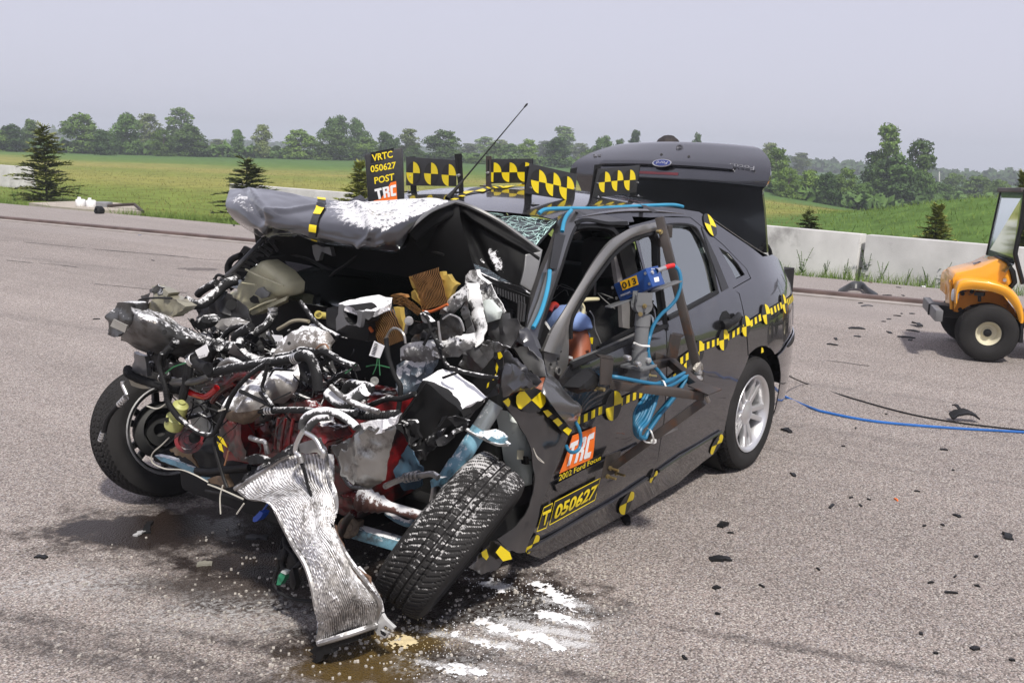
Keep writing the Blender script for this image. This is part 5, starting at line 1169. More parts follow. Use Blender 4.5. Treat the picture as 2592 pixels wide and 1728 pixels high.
# lip rolled under, and the left flank of the bonnet seen from below
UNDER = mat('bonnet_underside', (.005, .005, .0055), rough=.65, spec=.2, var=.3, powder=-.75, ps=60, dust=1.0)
mb = MB(); lip = hr[4]; S = Sheet([lip, [p + V((-.05, -.04, -.012)) for p in lip], [p + V((-.16, -.12, .03)) for p in lip]]); S.mesh(mb, 60, 6, .004, amp=.006); mb.build('rolled_lip', PAINT, BON)
ur = [tr('B', 'X', 2.0, s) for s in (
 '690,520,2.255 880,340,2.17 1105,250,2.05 1245,292,1.99 1500,420,1.92 1700,560,1.865 1890,700,1.81',
 '740,600,2.18 930,450,2.10 1130,370,2.02 1300,440,1.96 1500,560,1.91 1690,680,1.87 1860,790,1.83',
 '800,700,2.08 990,640,2.04 1180,600,1.99 1340,650,1.95 1500,750,1.92 1680,830,1.89 1830,900,1.85',
 '860,800,2.02 1060,800,2.0 1240,800,1.98 1380,850,1.95 1520,930,1.93 1660,1000,1.90 1790,1065,1.87')]
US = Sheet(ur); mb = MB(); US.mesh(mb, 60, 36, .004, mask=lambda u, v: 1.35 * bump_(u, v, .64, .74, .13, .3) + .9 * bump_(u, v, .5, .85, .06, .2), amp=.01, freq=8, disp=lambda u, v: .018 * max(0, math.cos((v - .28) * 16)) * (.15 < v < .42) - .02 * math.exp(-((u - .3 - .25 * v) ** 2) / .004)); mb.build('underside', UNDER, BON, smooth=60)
mb = MB(); S = Sheet([tr('B', 'X', 1.85, '1890,700,1.81 1850,880,1.84 1790,1062,1.87'), tr('B', 'X', 1.87, '1735,730,1.87 1720,870,1.885 1690,1000,1.9')]); S.mesh(mb, 10, 6, .015, amp=.004, off=.012); mb.build('edge_flange', PAINTG, BON, bevel=.004)  # flange paler than the bonnet, the sunlight on it put into the paint
mb = MB(); mb.tube([ur[0][i] for i in range(2, 7)], .008, 6, 5); mb.tube([HS.ev(1, i / 8) for i in range(9)], .007, 6, 3); mb.build('folded_edge', PAINTG, BON)
# right inner fold of the underside behind the front skin, kept dark
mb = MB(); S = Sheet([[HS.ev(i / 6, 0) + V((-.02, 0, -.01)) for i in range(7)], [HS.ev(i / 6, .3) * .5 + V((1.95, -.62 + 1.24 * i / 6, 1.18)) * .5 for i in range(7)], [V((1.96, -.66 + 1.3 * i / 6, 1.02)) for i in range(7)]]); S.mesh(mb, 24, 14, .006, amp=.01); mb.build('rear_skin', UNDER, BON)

# ============================================================= engine bay
def sc(name, F, ax, val, s, m, parent=None, label=None, build=None, **k):
    mb = MB(); scrap(mb, tr(F, ax, val, s), **k); b = build or {}
    return mb.build(name, m, parent or CAR, label=label, smooth=b.get('smooth', 45), bevel=b.get('bevel', 0))
def hz(name, F, ax, val, s, r, m, parent=None, seg=10, **k):
    mb = MB(); mb.tube(tr(F, ax, val, s), r, seg, jit=.16 if m in (RUBBERP, ALUP, RUBBER) else .04, **k); return mb.build(name, m, parent or CAR)
def clamp(name, F, x, a, b, a2, b2, r, m, parent=None, n=1):
    p, q = at(F, a, b, 'X', x), at(F, a2, b2, 'X', x); mb = MB(); L_ = (q - p).length
    for i in range(n): t = L_ * i / max(1, n); mb.lathe(p, q - p, [(t, r * .93), (t + .001, r), (t + L_ / n * .6, r), (t + L_ / n * .62, r * .93)], 16)
    return mb.build(name, m, parent or CAR)
# dark background of the bay
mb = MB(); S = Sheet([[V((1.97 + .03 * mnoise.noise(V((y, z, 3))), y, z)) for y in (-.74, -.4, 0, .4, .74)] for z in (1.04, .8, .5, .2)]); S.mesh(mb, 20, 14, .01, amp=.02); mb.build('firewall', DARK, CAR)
mb = MB(); mb.box((2.25, -.1, .3), (.5, .9, .2)); mb.build('subframe', DARK, CAR, bevel=.03, crumple=.04)
# cowl mesh: real perforations
g = [tr('A', 'X', 2.03, '1715,785,2.04 1950,830,2.03 2200,905,2.02 B60,965,2.01 B340,1015,2.0'), tr('A', 'X', 2.05, '1790,950,2.07 1960,1010,2.06 2200,1070,2.05 B60,1080,2.04 B350,1095,2.03'), tr('A', 'X', 2.06, '1850,1050,2.08 1970,1110,2.08 2200,1140,2.07 B60,1140,2.06 B355,1110,2.04')]
GRL = mat('cowl_mesh', (.055, .048, .055), rough=.5, var=.2); mb = MB(); Sheet(g).mesh(mb, 110, 36, .004, hole=lambda i, j: i % 2 == 1 and j % 2 == 1 and 2 < j < 33); mb.build('cowl_grille', GRL, CAR)
hz('cowl_edge', 'A', 'X', 2.03, '1560,720,2.08 1700,715 1900,745 2150,880 2350,930 B200,960', .012, BLACK)
hz('cowl_cable', 'A', 'X', 2.06, '2150,700 2350,690,2.05 B150,740,2.05 B380,690,2.04 B620,655 B900,700 B1010,730', .005, BLACK); hz('cowl_cable', 'A', 'X', 2.06, '2380,730 2250,830 2150,900 2050,1030', .006, BLACK)
hz('cowl_vent_rib', 'B', 'X', 1.99, '150,830 250,815 390,820 400,850', .006, mat('dark_grey_plastic', (.04, .04, .042), rough=.4)); hz('cowl_vent_rib', 'B', 'X', 2.0, '620,830 700,860 820,850', .006, MATS['dark_grey_plastic'])
# dark lattice of the right inner wing and the loop hose behind it
LAT = sc('inner_wing_panel', 'A', 'X', 2.22, '1100,975,2.3 1200,880,2.28 1350,720,2.22 1520,590,2.18 1700,610,2.14 1620,690,2.14 1480,790,2.18 1330,950,2.24 1230,960,2.28', BLACK, amp=.004, thick=.01)
mb = MB(); r2 = random.Random(2)
for k in range(16):
    t = k / 15; p = at('A', 1130 + 440 * t, 950 - 360 * t, 'X', 2.31 - .12 * t); q = at('A', 1270 + 380 * t, 960 - 330 * t + 20 * (k % 2), 'X', 2.25 - .1 * t); mb.bar(p, q + V((0, 0, .02 * (k % 3 - 1))), .006, .012)
mb.build('lattice_rib', MATS['dark_grey_plastic'], LAT)
hz('panel_edge_rail', 'A', 'X', 2.3, '1140,960,2.34 1250,870,2.31 1380,740,2.27 1530,575,2.2', .010, MATS['dark_grey_plastic'])
hz('rubber_loop', 'A', 'X', 2.2, '1320,735,2.2 1240,770 1205,830 1215,900 1300,890', .014, RUBBER); sc('rubber_flap', 'A', 'X', 2.2, '1345,650 1430,690 1400,740 1305,710', BLACK, thick=.01, amp=.003)
hz('upper_radiator_hose', 'A', 'X', 2.35, '1280,960,2.3 1190,990,2.34 1090,1080,2.4 985,1165,2.46 900,1180,2.5 815,1140,2.52', .02, RUBBERP)
hz('hook', 'A', 'X', 2.36, '1160,925 1120,912 1095,925 1085,950 1075,945', .006, BLACK)
hz('wiring_bracket', 'A', 'X', 2.38, '930,1090 960,1060 1040,1010 1100,985', .016, BLACKP); sc('inner_wing', 'A', 'X', 2.34, '900,1290 960,1180 1130,1050 1230,1090 1300,1150 1380,1260 1420,1400 1180,1440 940,1370', mat('inner_wing_metal', (.05, .05, .053), rough=.45, metal=.4, var=.25, powder=.2), amp=.02, thick=.005)
mb = MB(); c = at('A', 1230, 1180, 'X', 2.38); mb.lathe(c, CAM - c, [(0, .022), (.003, .021), (.003, 0)], 16); mb.build('drain_hole', DARK, CAR)
# frame rail of the right side, crushed box section
fr_rows = [tr('A', 'X', 2.7, s) for s in ('300,1155,2.66 600,1285,2.58 850,1395,2.48 1090,1505,2.38', '335,1210,2.76 570,1300,2.72 810,1440,2.62 1070,1540,2.5', '350,1330,2.79 540,1420,2.75 760,1510,2.66 1000,1580,2.55', '240,1465,2.76 440,1560,2.72 640,1620,2.64 900,1640,2.54', '260,1480,2.66 450,1570,2.62 650,1630,2.54 900,1650,2.44')]
mb = MB(); Sheet(fr_rows).mesh(mb, 40, 24, .004, amp=.016, freq=9); RAILP = mb.build('frame_rail', SHEETM, CAR, smooth=60, label='crumpled front frame rail with powder along its top')
mb = MB(); Sheet([tr('A', 'X', 2.74, s) for s in ('165,1220 210,1160 330,1165 345,1210', '115,1320 180,1280 260,1270 345,1260', '105,1390 190,1390 260,1350 350,1330', '130,1440 200,1470 250,1440 300,1420')]).mesh(mb, 22, 18, .05, amp=.035, freq=15); mb.build('rail_tip', SHEETM, RAILP, smooth=50)
sc('end_plate', 'A', 'X', 2.79, '165,1310 290,1368 268,1432 140,1372', mat('pale_plate', (.35, .34, .31), rough=.45, metal=.4, grime=.3), RAILP, thick=.006, amp=.003)
mb = MB(); c = at('A', 630, 1424, 'X', 2.745); mb.lathe(c, CAM - c, [(0, .009), (.006, .0085), (.006, 0)], 16); mb.build('rail_hole', DARK, RAILP)
sc('rail_flange', 'A', 'X', 2.6, '700,1390,2.56 830,1400 960,1470 1080,1500 1090,1540 900,1450 790,1430', SHEETP, RAILP, amp=.01)
# headlamp remains
LAMPH = mat('lamp_housing', (.24, .225, .165), rough=.4, var=.2, coat=.3, grime=.25)
HL = sc('headlamp_remains', 'A', 'X', 2.56, '500,1020 540,1030 610,1045 665,1075 650,1108 700,1118 745,1130 832,1195 800,1230 716,1286 610,1280 500,1258 480,1190 520,1130', LAMPH, thick=.05, amp=.02, freq=9, label='broken beige headlamp housing')
sc('lamp_bracket', 'A', 'X', 2.57, '470,1045 545,1005 605,1020 600,1075 560,1092 520,1060 440,1100 400,1180 480,1220 500,1160', SHEETM, HL, amp=.02); hz('lamp_wire', 'A', 'X', 2.59, '385,1165 400,1140 450,1125 560,1118 695,1122', .004, BLACK, HL)
sc('lamp_reflector', 'A', 'X', 2.575, '600,1035 665,1075 650,1110 615,1095', LAMPH, HL, thick=.01)
# washer bottle
RES = sc('coolant_reservoir', 'A', 'X', 2.2, '1500,790 1545,778 1600,815 1700,880 1790,985 1782,1075 1745,1100 1650,1118 1640,1170 1530,1220 1420,1275 1405,1245 1345,1190 1230,1125 1232,1065 1312,1038 1322,980 1420,850', CREAM, thick=.06, amp=.006, freq=6, puff=.025, edge=.018, label='cracked cream plastic fluid reservoir', build=dict(smooth=70))
sc('broken_hole', 'A', 'X', 2.27, '1395,1125 1430,1095 1465,1110 1485,1165 1440,1170 1405,1155', DARK, RES, thick=.002, amp=0); sc('moulded_cap', 'A', 'X', 2.262, '1440,1080 1470,1035 1510,1020 1535,1050 1575,1075 1560,1110 1500,1120', mat('grey_plastic', (.2, .2, .19), rough=.4), RES, thick=.01, puff=.015, edge=.03)
for s_ in ('1360,860 1500,930 1700,1010', '1400,1230 1520,1170 1640,1130', '1330,985 1450,1000'): hz('mould_ridge', 'A', 'X', 2.265, s_, .004, CREAM, RES)
sc('torn_rim', 'A', 'X', 2.24, '1420,1275 1405,1245 1560,1180 1740,1100 1720,1140 1560,1215', CREAM, RES, thick=.01, amp=.004)
sc('latch_bracket', 'A', 'X', 2.16, '1955,645 2000,635 2060,660 2120,660 2140,740 2060,700 2030,780 2000,785 1970,720', mat('grey_metal', (.14, .14, .14), rough=.45, metal=.5, var=.2), thick=.02, amp=.008)
# heater hose with its clamp ring
hz('heater_hose', 'P', 'X', 2.42, '1235,190,2.36 1225,290,2.38 1120,430,2.42 960,530,2.46 820,600,2.5 730,660,2.52 670,760,2.55', .017, RUBBERP); clamp('hose_clamp', 'P', 2.37, 1243, 235, 1245, 100, .019, ALU, n=2)
hz('heater_hose', 'P', 'X', 2.55, '340,720 420,770 600,800 680,850 800,960 960,1030 1050,1060', .026, RUBBERP); hz('vacuum_hose', 'P', 'X', 2.5, '370,700 430,600 520,500 620,450 740,430', .010, RUBBERP); hz('vacuum_hose', 'P', 'X', 2.52, '620,650 640,600 720,540 820,470 880,440', .018, RUBBERP)
hz('open_hose', 'P', 'X', 2.62, '60,1180 120,1050 180,920 240,820 330,740', .024, RUBBERP); hz('intake_hose', 'P', 'X', 2.5, '1700,20 1780,130 1850,220 1930,330 2060,450 2200,530 2350,600', .008, RUBBERP); hz('vent_pipe', 'P', 'X', 2.42, '1330,480 1420,430 1560,350 1700,330 1840,350', .007, mat('pale_pipe', (.28, .25, .18), rough=.5, powder=.5))
hz('yellow_connector', 'P', 'X', 2.3, '2000,235 2080,250 2180,260', .013, mat('yellow_plastic', (.5, .42, .1), rough=.4, powder=.4, ps=60)); mb = MB(); c = at('P', 2000, 235, 'X', 2.315); mb.lathe(c, CAM - c, [(0, .015), (.012, .015), (.012, .011), (.0, .01)], 18); mb.build('connector_mouth', MATS['yellow_plastic'], CAR)
sc('pulley_cover', 'P', 'X', 2.45, '330,370 400,300 540,320 700,390 720,440 560,570 500,520 310,505', mat('grey_cover', (.22, .21, .2), rough=.55, powder=.55), thick=.05, puff=.02, edge=.04)
sc('round_cover', 'P', 'X', 2.47, '0,310 100,250 210,290 250,350 150,420 0,490 -60,400', BLACKP, thick=.05, puff=.03, edge=.05)
sc('small_label', 'P', 'X', 2.5, '1225,570 1400,580 1415,650 1350,680 1290,680', WHITES, thick=.002, amp=.004)
# engine: red block, pulleys, shield
mb = MB(); mb.box((2.32, .12, .52), (.36, .72, .42)); ENG = mb.build('engine_block', RED, CAR, bevel=.03, crumple=.05, label='engine and gearbox painted red')
sc('casting', 'C', 'X', 2.6, '1000,385 1090,340 1280,300 1475,300 1430,350 1300,430 1180,570 1100,545 1020,455', RED, ENG, thick=.05, amp=.025, freq=14)
hz('flange', 'C', 'X', 2.63, '1000,440 1120,420 1200,400 1290,330 1400,310', .012, RED, ENG); hz('flange', 'C', 'X', 2.63, '1060,560 1100,500 1180,430 1260,390', .010, RED, ENG)
sc('casting', 'C', 'X', 2.62, '1100,812 1180,742 1325,760 1360,930 1400,1110 1300,1092 1190,970 1112,870', RED, ENG, thick=.06, amp=.018, freq=12); sc('casting', 'C', 'X', 2.56, '1450,812 1640,690 1640,1010 1540,1030 1330,830 1380,780', RED, ENG, thick=.05, amp=.03)
sc('casting', 'C', 'X', 2.62, '1640,690 1720,640 1830,660 1960,720 2190,800 2190,885 1960,965 1770,985 1610,1005 1625,800', RED, ENG, thick=.06, amp=.03, freq=13); sc('casting', 'C', 'X', 2.64, '1750,590 1880,540 1960,620 1900,700 1790,690', RED, ENG, thick=.04, amp=.02)
sc('casting', 'C', 'X', 2.55, '2085,960 2200,1000 2230,1230 2100,1160', RED, ENG, thick=.05, amp=.02); sc('casting', 'E', 'X', 2.5, '880,70 1000,25 1120,130 1110,200 1040,215 960,200 890,120', RED, ENG, thick=.08, amp=.02)
for a in (1660, 1720, 1790, 1870): hz('cast_rib', 'C', 'X', 2.66, f'{a},{700 + (a - 1660) * .1} {a - 25},{850} {a - 35},{980}', .006, RED, ENG, seg=6)
mb = MB(); c = at('C', 850, 900, 'X', 2.58); d = (CAM - c).normalized(); mb.lathe(c, d, [(-.06, .03), (0, .052), (.02, .054), (.022, .04), (.0, .036), (0, .02), (.02, .018), (.02, 0)], 26); mb.build('drive_pulley', RED, ENG)
mb = MB(); c = at('C', 900, 880, 'X', 2.62); mb.lathe(c, d, [(-.02, .02), (.02, .022), (.02, 0)], 16); mb.build('pulley_boss', DARK, ENG)
flat_ = MB(); scrap(flat_, tr('C', 'X', 2.70, '1105,866 1150,880 1196,972 1148,935'), .001, 0); scrap(flat_, tr('C', 'X', 2.70, '1100,915 1140,935 1160,1012 1125,990'), .001, 0); flat_.build('yellow_mark', YELLOW, ENG)
hz('bolt_stud', 'C', 'X', 2.68, '1400,880 1470,905 1530,920 1545,960 1560,1030', .009, ALUP, ENG)
sc('valve_cover', 'P', 'X', 2.45, '900,960 1060,900 1180,860 1200,950 1080,1020 950,1010', SHEETM, ENG, thick=.03, amp=.02)
for k in range(9):
    a = 780 + 60 * (k % 4) + 30 * (k // 4); b = 620 + 70 * (k // 3) + 10 * (k % 4); c = at('P', a + 60, b, 'X', 2.44); mb = MB(); mb.lathe(c, CAM - c, [(-.03, .012), (.01, .013), (.012, .008), (.012, 0)], 10); mb.build('injector', BLACKP, ENG)
SH = part('exhaust_shield', at('C', 1500, 500, 'X', 2.6), CAR, 'grey stamped heat shield dusted with powder')
sc('upper_plate', 'P', 'X', 2.52, '1640,525,2.48 1800,440,2.47 2020,400,2.46 2160,520 2250,650 2200,705 2195,860,2.55 1940,830,2.56 1640,830,2.58 1420,890,2.6 1195,965,2.62 1335,760,2.57 1420,690 1540,590', SHIELD, SH, thick=.01, amp=.016, freq=10, puff=.03, edge=.08)
mb = MB(); Sheet([tr('C', 'X', 2.64, s) for s in ('1400,370,2.60 1530,300,2.58 1640,260,2.57 1860,228,2.54', '1260,480,2.68 1430,420,2.68 1620,360,2.66 1850,300,2.58', '1180,590,2.72 1380,560,2.74 1560,480,2.71 1810,430,2.61', '1165,650,2.72 1330,655,2.75 1530,610,2.72 1690,560,2.63')]).mesh(mb, 34, 26, .006, amp=.008, freq=12, disp=lambda u, v: .008 * math.cos(u * 19)); mb.build('lower_plate', SHIELD, SH, smooth=70)
mb = MB(); Sheet([tr('C', 'X', 2.7, s) for s in ('1163,640,2.72 1330,650,2.75 1540,612,2.72', '1200,705,2.71 1340,720,2.74 1490,680,2.71', '1230,725,2.66 1340,752,2.68 1420,745,2.66')]).mesh(mb, 22, 10, .008, amp=.008, freq=16); mb.build('rolled_edge', RUST, SH, smooth=70)
mb = MB(); c = at('P', 1515, 710, 'X', 2.62); mb.lathe(c, CAM - c, [(0, .006), (.002, .006), (.002, 0)], 10); mb.build('shield_hole', DARK, SH)
# long coolant pipe and the fuel / AC lines
hz('coolant_pipe', 'P', 'X', 2.74, '195,1210 480,1140 700,1100 900,1070 1100,1030 1320,1010 1600,960', .0155, RUBBERP); hz('coolant_elbow', 'P', 'X', 2.74, '1600,960 1740,910 1830,930 1900,1010 1940,1140 1980,1300 1990,1480', .0175, RUBBERP); hz('coolant_elbow', 'P', 'X', 2.72, '1740,1000 1760,1120 1810,1250 1890,1330', .0165, RUBBERP); clamp('hose_clamp', 'P', 2.74, 1590, 965, 1680, 935, .0185, ALU, n=3)
hz('steel_stub', 'P', 'X', 2.72, '200,1260 100,1300 0,1330 -150,1350 -420,1345', .013, mat('grey_stub', (.1, .1, .1), rough=.4, metal=.5)); hz('curved_pipe', 'P', 'X', 2.7, '370,1110 420,1050 540,990 640,1020 740,1080', .0115, ALUP)
hz('corrugated_sleeve', 'C', 'X', 2.66, '300,265,2.62 300,300 380,345 500,385 600,410 780,455', .0175, RUBBER, ribs=.009); hz('red_stained_pipe', 'C', 'X', 2.7, '840,465 900,490 990,512 1050,480 1100,430', .0115, REDC); clamp('pipe_collar', 'C', 2.68, 840, 460, 905, 490, .0165, ALU, n=4)
hz('fluid_pipe', 'C', 'X', 2.7, '600,345 700,365 850,378 950,370 1040,335', .0125, RUBBERP); clamp('pipe_collar', 'C', 2.69, 595, 343, 680, 360, .0145, ALUP, n=3)
hz('brake_hose', 'C', 'X', 2.74, '250,375 255,410 275,455 292,495', .008, ALU); clamp('hose_end', 'C', 2.74, 280, 520, 215, 590, .0125, ALU, n=4); hz('brake_hose', 'C', 'X', 2.74, '225,575 150,660 105,740 85,830', .0095, RUBBER); clamp('hose_end', 'C', 2.74, 75, 830, 50, 912, .0115, ALU, n=4)
sc('rail_bracket', 'C', 'X', 2.64, '350,110 450,150 470,260 480,330 380,320 330,280 350,200', PAINTG, thick=.02, amp=.012); sc('rail_bracket', 'C', 'X', 2.6, '300,350 400,370 500,440 420,440 330,410', mat('beige_bracket', (.3, .27, .2), rough=.6), thick=.02, amp=.008)
for a, b in ((510, 220), (690, 235), (500, 120)): mb = MB(); c = at('C', a, b, 'X', 2.68); mb.lathe(c, CAM - c, [(-.02, .011), (.0, .013), (.004, .009), (.004, 0)], 14); mb.build('mount_bush', BLACKP, CAR)
sc('dark_bracket', 'C', 'X', 2.62, '460,110 620,100 700,200 830,260 800,420 640,380 560,280 460,300', BLACK, thick=.02, amp=.02)
# wiring looms
W1 = 'rubber'
for s_, r_, x in (('600,120 580,215 600,310 640,440 655,560 740,680 850,775 950,840 1060,852 1120,760 1175,640 1250,480 1380,330 1560,205', .0085, 2.78), ('730,10 690,60 640,110 600,180', .013, 2.76), ('1085,860 1080,960 1115,1090 1160,1240 1195,1330', .006, 2.76), ('850,200 840,300 815,420 790,530', .016, 2.72),
                 ('1560,205 1535,330 1510,420 1530,470', .006, 2.8), ('1310,460 1440,520 1560,580 1600,600', .007, 2.78), ('1500,470 1560,540 1600,600', .009, 2.79), ('640,310 660,330 620,360', .012, 2.74), ('1900,180 2050,110 2150,150 2230,200 2352,240', .012, 2.66), ('2000,260 2090,190 2160,140', .009, 2.64), ('2110,390 2170,340 2290,290', .009, 2.62), ('1640,150 1760,130 1870,85 2000,110', .010, 2.68)):
    hz('wiring_loom', 'C', 'X', x, s_, r_, RUBBERP if r_ > .0084 else BLACK, seg=8)
hz('corrugated_loom', 'C', 'X', 2.78, '640,440 660,560 740,680 800,740', .011, RUBBER, ribs=.006); hz('corrugated_loom', 'C', 'X', 2.765, '700,60 640,120 600,190 590,280', .012, RUBBER, ribs=.006)
GRN = mat('green_wire', (.03, .15, .06), rough=.4); BRW = mat('brown_wire', (.25, .12, .06), rough=.5); WHT = mat('pale_wire2', (.5, .48, .42), rough=.5)
for s_, m_, x in (('640,300 720,240 850,200', GRN, 2.76), ('2260,300 2300,270 2352,225', GRN, 2.66), ('1990,90 2030,50 2080,40 2110,80', BRW, 2.66), ('470,595 540,618 590,610 640,575', WHT, 2.76), ('670,880 600,950 530,1010 510,1060 530,1115 640,1162 780,1170 900,1215 1020,1280', WHT, 2.72), ('1170,1130 1190,1060 1205,1000', BRW, 2.76), ('1155,1310 1130,1420 1135,1568', WHT, 2.76), ('1020,1300 1150,1350 1340,1435', WHT, 2.76), ('1345,1475 1280,1568', WHT, 2.76), ('1115,640 1150,630 1175,622', WHT, 2.79)):
    hz('loose_wire', 'C', 'X', x, s_, .0028, m_, seg=5)
# open hose end with paper tag
hz('open_hose', 'C', 'X', 2.78, '868,140 900,195 960,235 1020,260', .021, RUBBER); mb = MB(); c = at('C', 866, 140, 'X', 2.785); mb.lathe(c, V((.35, -.2, .9)), [(-.01, .021), (.004, .021), (.004, .012), (-.01, .011), (-.01, 0)], 18); mb.build('hose_mouth', BLACK, CAR); clamp('hose_clamp', 'C', 2.785, 870, 190, 920, 165, .0225, ALU)
TAG = sc('paper_tag', 'C', 'X', 2.80, '905,95 1000,38 1030,105 1010,148 940,168', WHITES, thick=.002, amp=.004)
lettering('lettering', BLACKT, TAG, 'Ford', [at('C', a, b, 'X', 2.806) for a, b in ((945, 160), (1002, 145), (998, 128), (942, 142))], .003, 0)
# green-yellow power steering bottle
c = at('C', 740, 690, 'X', 2.74); up_ = (at('C', 800, 560, 'X', 2.74) - at('C', 715, 800, 'X', 2.74)).normalized(); mb = MB(); mb.lathe(c - up_ * .055, up_, [(0, .022), (.004, .032), (.012, .034), (.016, .033), (.05, .036), (.056, .028), (.075, .027), (.078, .03), (.11, .028), (.118, .012), (.125, .012), (.125, 0)], 22); mb.build('fluid_bottle', GREENP, CAR, label='green-yellow fluid bottle hanging by its hose')
sc('bottle_fitting', 'C', 'X', 2.78, '625,705 645,700 660,735 640,745', BLACK, thick=.01, amp=0)
# air filter pleats, two blocks, and a twisted strip; foam edges
def pleats(name, F, x, Ls, Rs, n, dep, kink, lab=None):
    Lp = tr(F, 'X', x, Ls); Rp = tr(F, 'X', x, Rs); mb = MB(); m_ = 14; Lr = resample(spline(Lp, 4), m_); Rr = resample(spline(Rp, 4), m_); bk = -(CAM - Lp[0]).normalized()
    for i in range(n):
        t = i / (n - 1); P = []
        for j in range(m_):
            p = Lr[j].lerp(Rr[j], t); w_ = (Rr[j] - Lr[j]) / n; q = p + w_ * (kink * mnoise.noise(V((j * .35, i * .13, 7))) * 2.2) + bk * (.006 * mnoise.noise(V((j * .5, i * .9, 2)))); P.append((q, w_))
        vs = []; fs = []
        for j, (q, w_) in enumerate(P): vs += [q - w_ * .15, q + w_ * .15, q + w_ * .2 + bk * dep * 1.6, q - w_ * .2 + bk * dep * 1.6]
        for j in range(m_ - 1):
            for a, b in ((0, 1), (1, 2), (3, 0)): fs.append((j * 4 + a, j * 4 + b, j * 4 + 4 + b, j * 4 + 4 + a))
        fs += [(0, 3, 2, 1), (m_ * 4 - 4, m_ * 4 - 3, m_ * 4 - 2, m_ * 4 - 1)]
        mb.add(vs, fs)
    return mb.build(name, BROWN, CAR, label=lab, smooth=20)
f1 = pleats('filter_pleats', 'O', 2.32, '1410,388 1475,480 1530,570 1565,740 1640,945', '1892,240 1895,330 1960,520 2010,700 2050,835', 19, .03, .5, 'brown pleated air filter block standing on edge')
f2 = pleats('filter_pleats', 'O', 2.45, '715,1130 790,1270 880,1420 1000,1568', '1140,925 1200,1070 1310,1280 1350,1430', 15, .03, .5, 'brown pleated filter piece under the powdered air duct')
f3 = pleats('filter_pleats', 'O', 2.36, '1110,705 1230,690 1350,730 1480,830 1630,965', '1150,840 1250,860 1340,860 1420,930 1560,1030', 8, .03, .6, 'twisted torn strip of brown filter pleats')
sc('filter_foam', 'O', 'X', 2.3, '1895,310 1950,322 1958,382 2030,360 2080,410 2112,470 2190,520 2150,560 2105,690 2045,800 2000,700 1950,500', TAN, f1, thick=.02, amp=.012); sc('filter_foam', 'O', 'X', 2.3, '1415,400 1470,450 1530,600 1480,590 1450,520', TAN, f1, thick=.015, amp=.006); sc('filter_foam', 'O', 'X', 2.32, '1440,650 1480,610 1530,660 1600,880 1500,800 1440,740', TAN, f1, thick=.02, amp=.01); hz('filter_seal', 'O', 'X', 2.34, '1640,970 1760,970 1900,920 2045,850', .005, mat('orange_seal', (.45, .1, .02), rough=.6), f1)
sc('filter_foam', 'O', 'X', 2.4, '1150,900 1240,910 1270,1080 1310,1170 1300,1290 1210,1130', TAN, f2, thick=.02, amp=.01); hz('filter_seal', 'O', 'X', 2.47, '700,1110 740,1210 800,1300', .006, MATS['orange_seal'], f2); sc('filter_foam', 'O', 'X', 2.33, '1110,710 1220,670 1340,690 1350,740 1220,720', BROWN, f3, thick=.015, amp=.01)
# air intake duct with round mouth, white with powder on top
DUCT = part('air_duct', at('O', 600, 1000, 'X', 2.5), CAR, 'grey air duct with a round mouth, thick white powder on its top'); GD = mat('duct_plastic', (.1, .1, .105), rough=.5, var=.15, powder=.7, ps=40); GDP = mat('duct_top_powder', (.3, .3, .31), rough=.8, powder=1.6, ps=30, bump=.5, bs=120)
sc('top', 'O', 'X', 2.5, '245,835,2.54 420,780,2.5 790,700,2.42 910,705,2.4 1130,760,2.38 1110,830,2.42 850,965,2.5 640,955,2.54 440,892,2.56 340,862,2.57', GDP, DUCT, thick=.02, amp=.006, freq=30)
mb = MB(); ol = tr('O', 'X', 2.57, '243,850 340,872 420,895 480,960 600,960 640,970 610,1210 590,1235 545,1205 380,1190 300,1240 205,1290 195,1090 235,1010'); hole = tr('O', 'X', 2.57, ' '.join(f'{440 + 112 * math.cos(a) + 40 * math.sin(a):.0f},{1030 + 165 * math.sin(a):.0f}' for a in np.linspace(0, 6.1, 22)))
c0 = sum(ol, V((0, 0, 0))) / len(ol); nn = poly_normal(ol); nn = nn if nn.dot(CAM - c0) > 0 else -nn; e1 = nn.orthogonal().normalized(); e2 = nn.cross(e1); pr = lambda P: [((p - c0).dot(e1), (p - c0).dot(e2)) for p in P]
Pp, Fc = cdt(pr(ol), .02, [pr(hole)]); shell(mb, [c0 + e1 * x + e2 * y for x, y in Pp], [nn] * len(Pp), Fc, .015); mb.build('front', GD, DUCT)
hc = sum(hole, V((0, 0, 0))) / len(hole); mb = MB(); n = len(hole); vs = [p for p in hole] + [p - nn * .1 for p in hole]; mb.add(vs, [(i, (i + 1) % n, n + (i + 1) % n, n + i) for i in range(n)] + [tuple(range(n, 2 * n))]); mb.build('mouth', DARK, DUCT)
sc('side', 'O', 'X', 2.5, '615,960,2.56 850,965,2.5 1115,800,2.4 1140,930,2.38 1060,930,2.41 1060,865,2.42 910,930,2.47 890,990,2.48 740,1110,2.53 685,1080,2.54 640,1120,2.55 600,1225,2.57', GD, DUCT, thick=.012, amp=.003)
mb = MB(); mb.box(at('O', 620, 1150, 'X', 2.42), (.14, .2, .1)); mb.build('duct_base', BLACK, DUCT, bevel=.02, crumple=.02); sc('flap', 'O', 'X', 2.46, '895,975 960,915 1060,910 1075,945 960,985', GDP, DUCT, thick=.006, amp=.004); hz('duct_bolt', 'O', 'X', 2.46, '1345,1330 1370,1200 1400,1130', .006, ALUP, DUCT); mb = MB(); c = at('O', 1405, 1125, 'X', 2.47); mb.lathe(c, CAM - c, [(-.005, .015), (.004, .014), (.004, .007), (.012, .007), (.012, 0)], 14); mb.build('duct_washer', ALUP, DUCT)
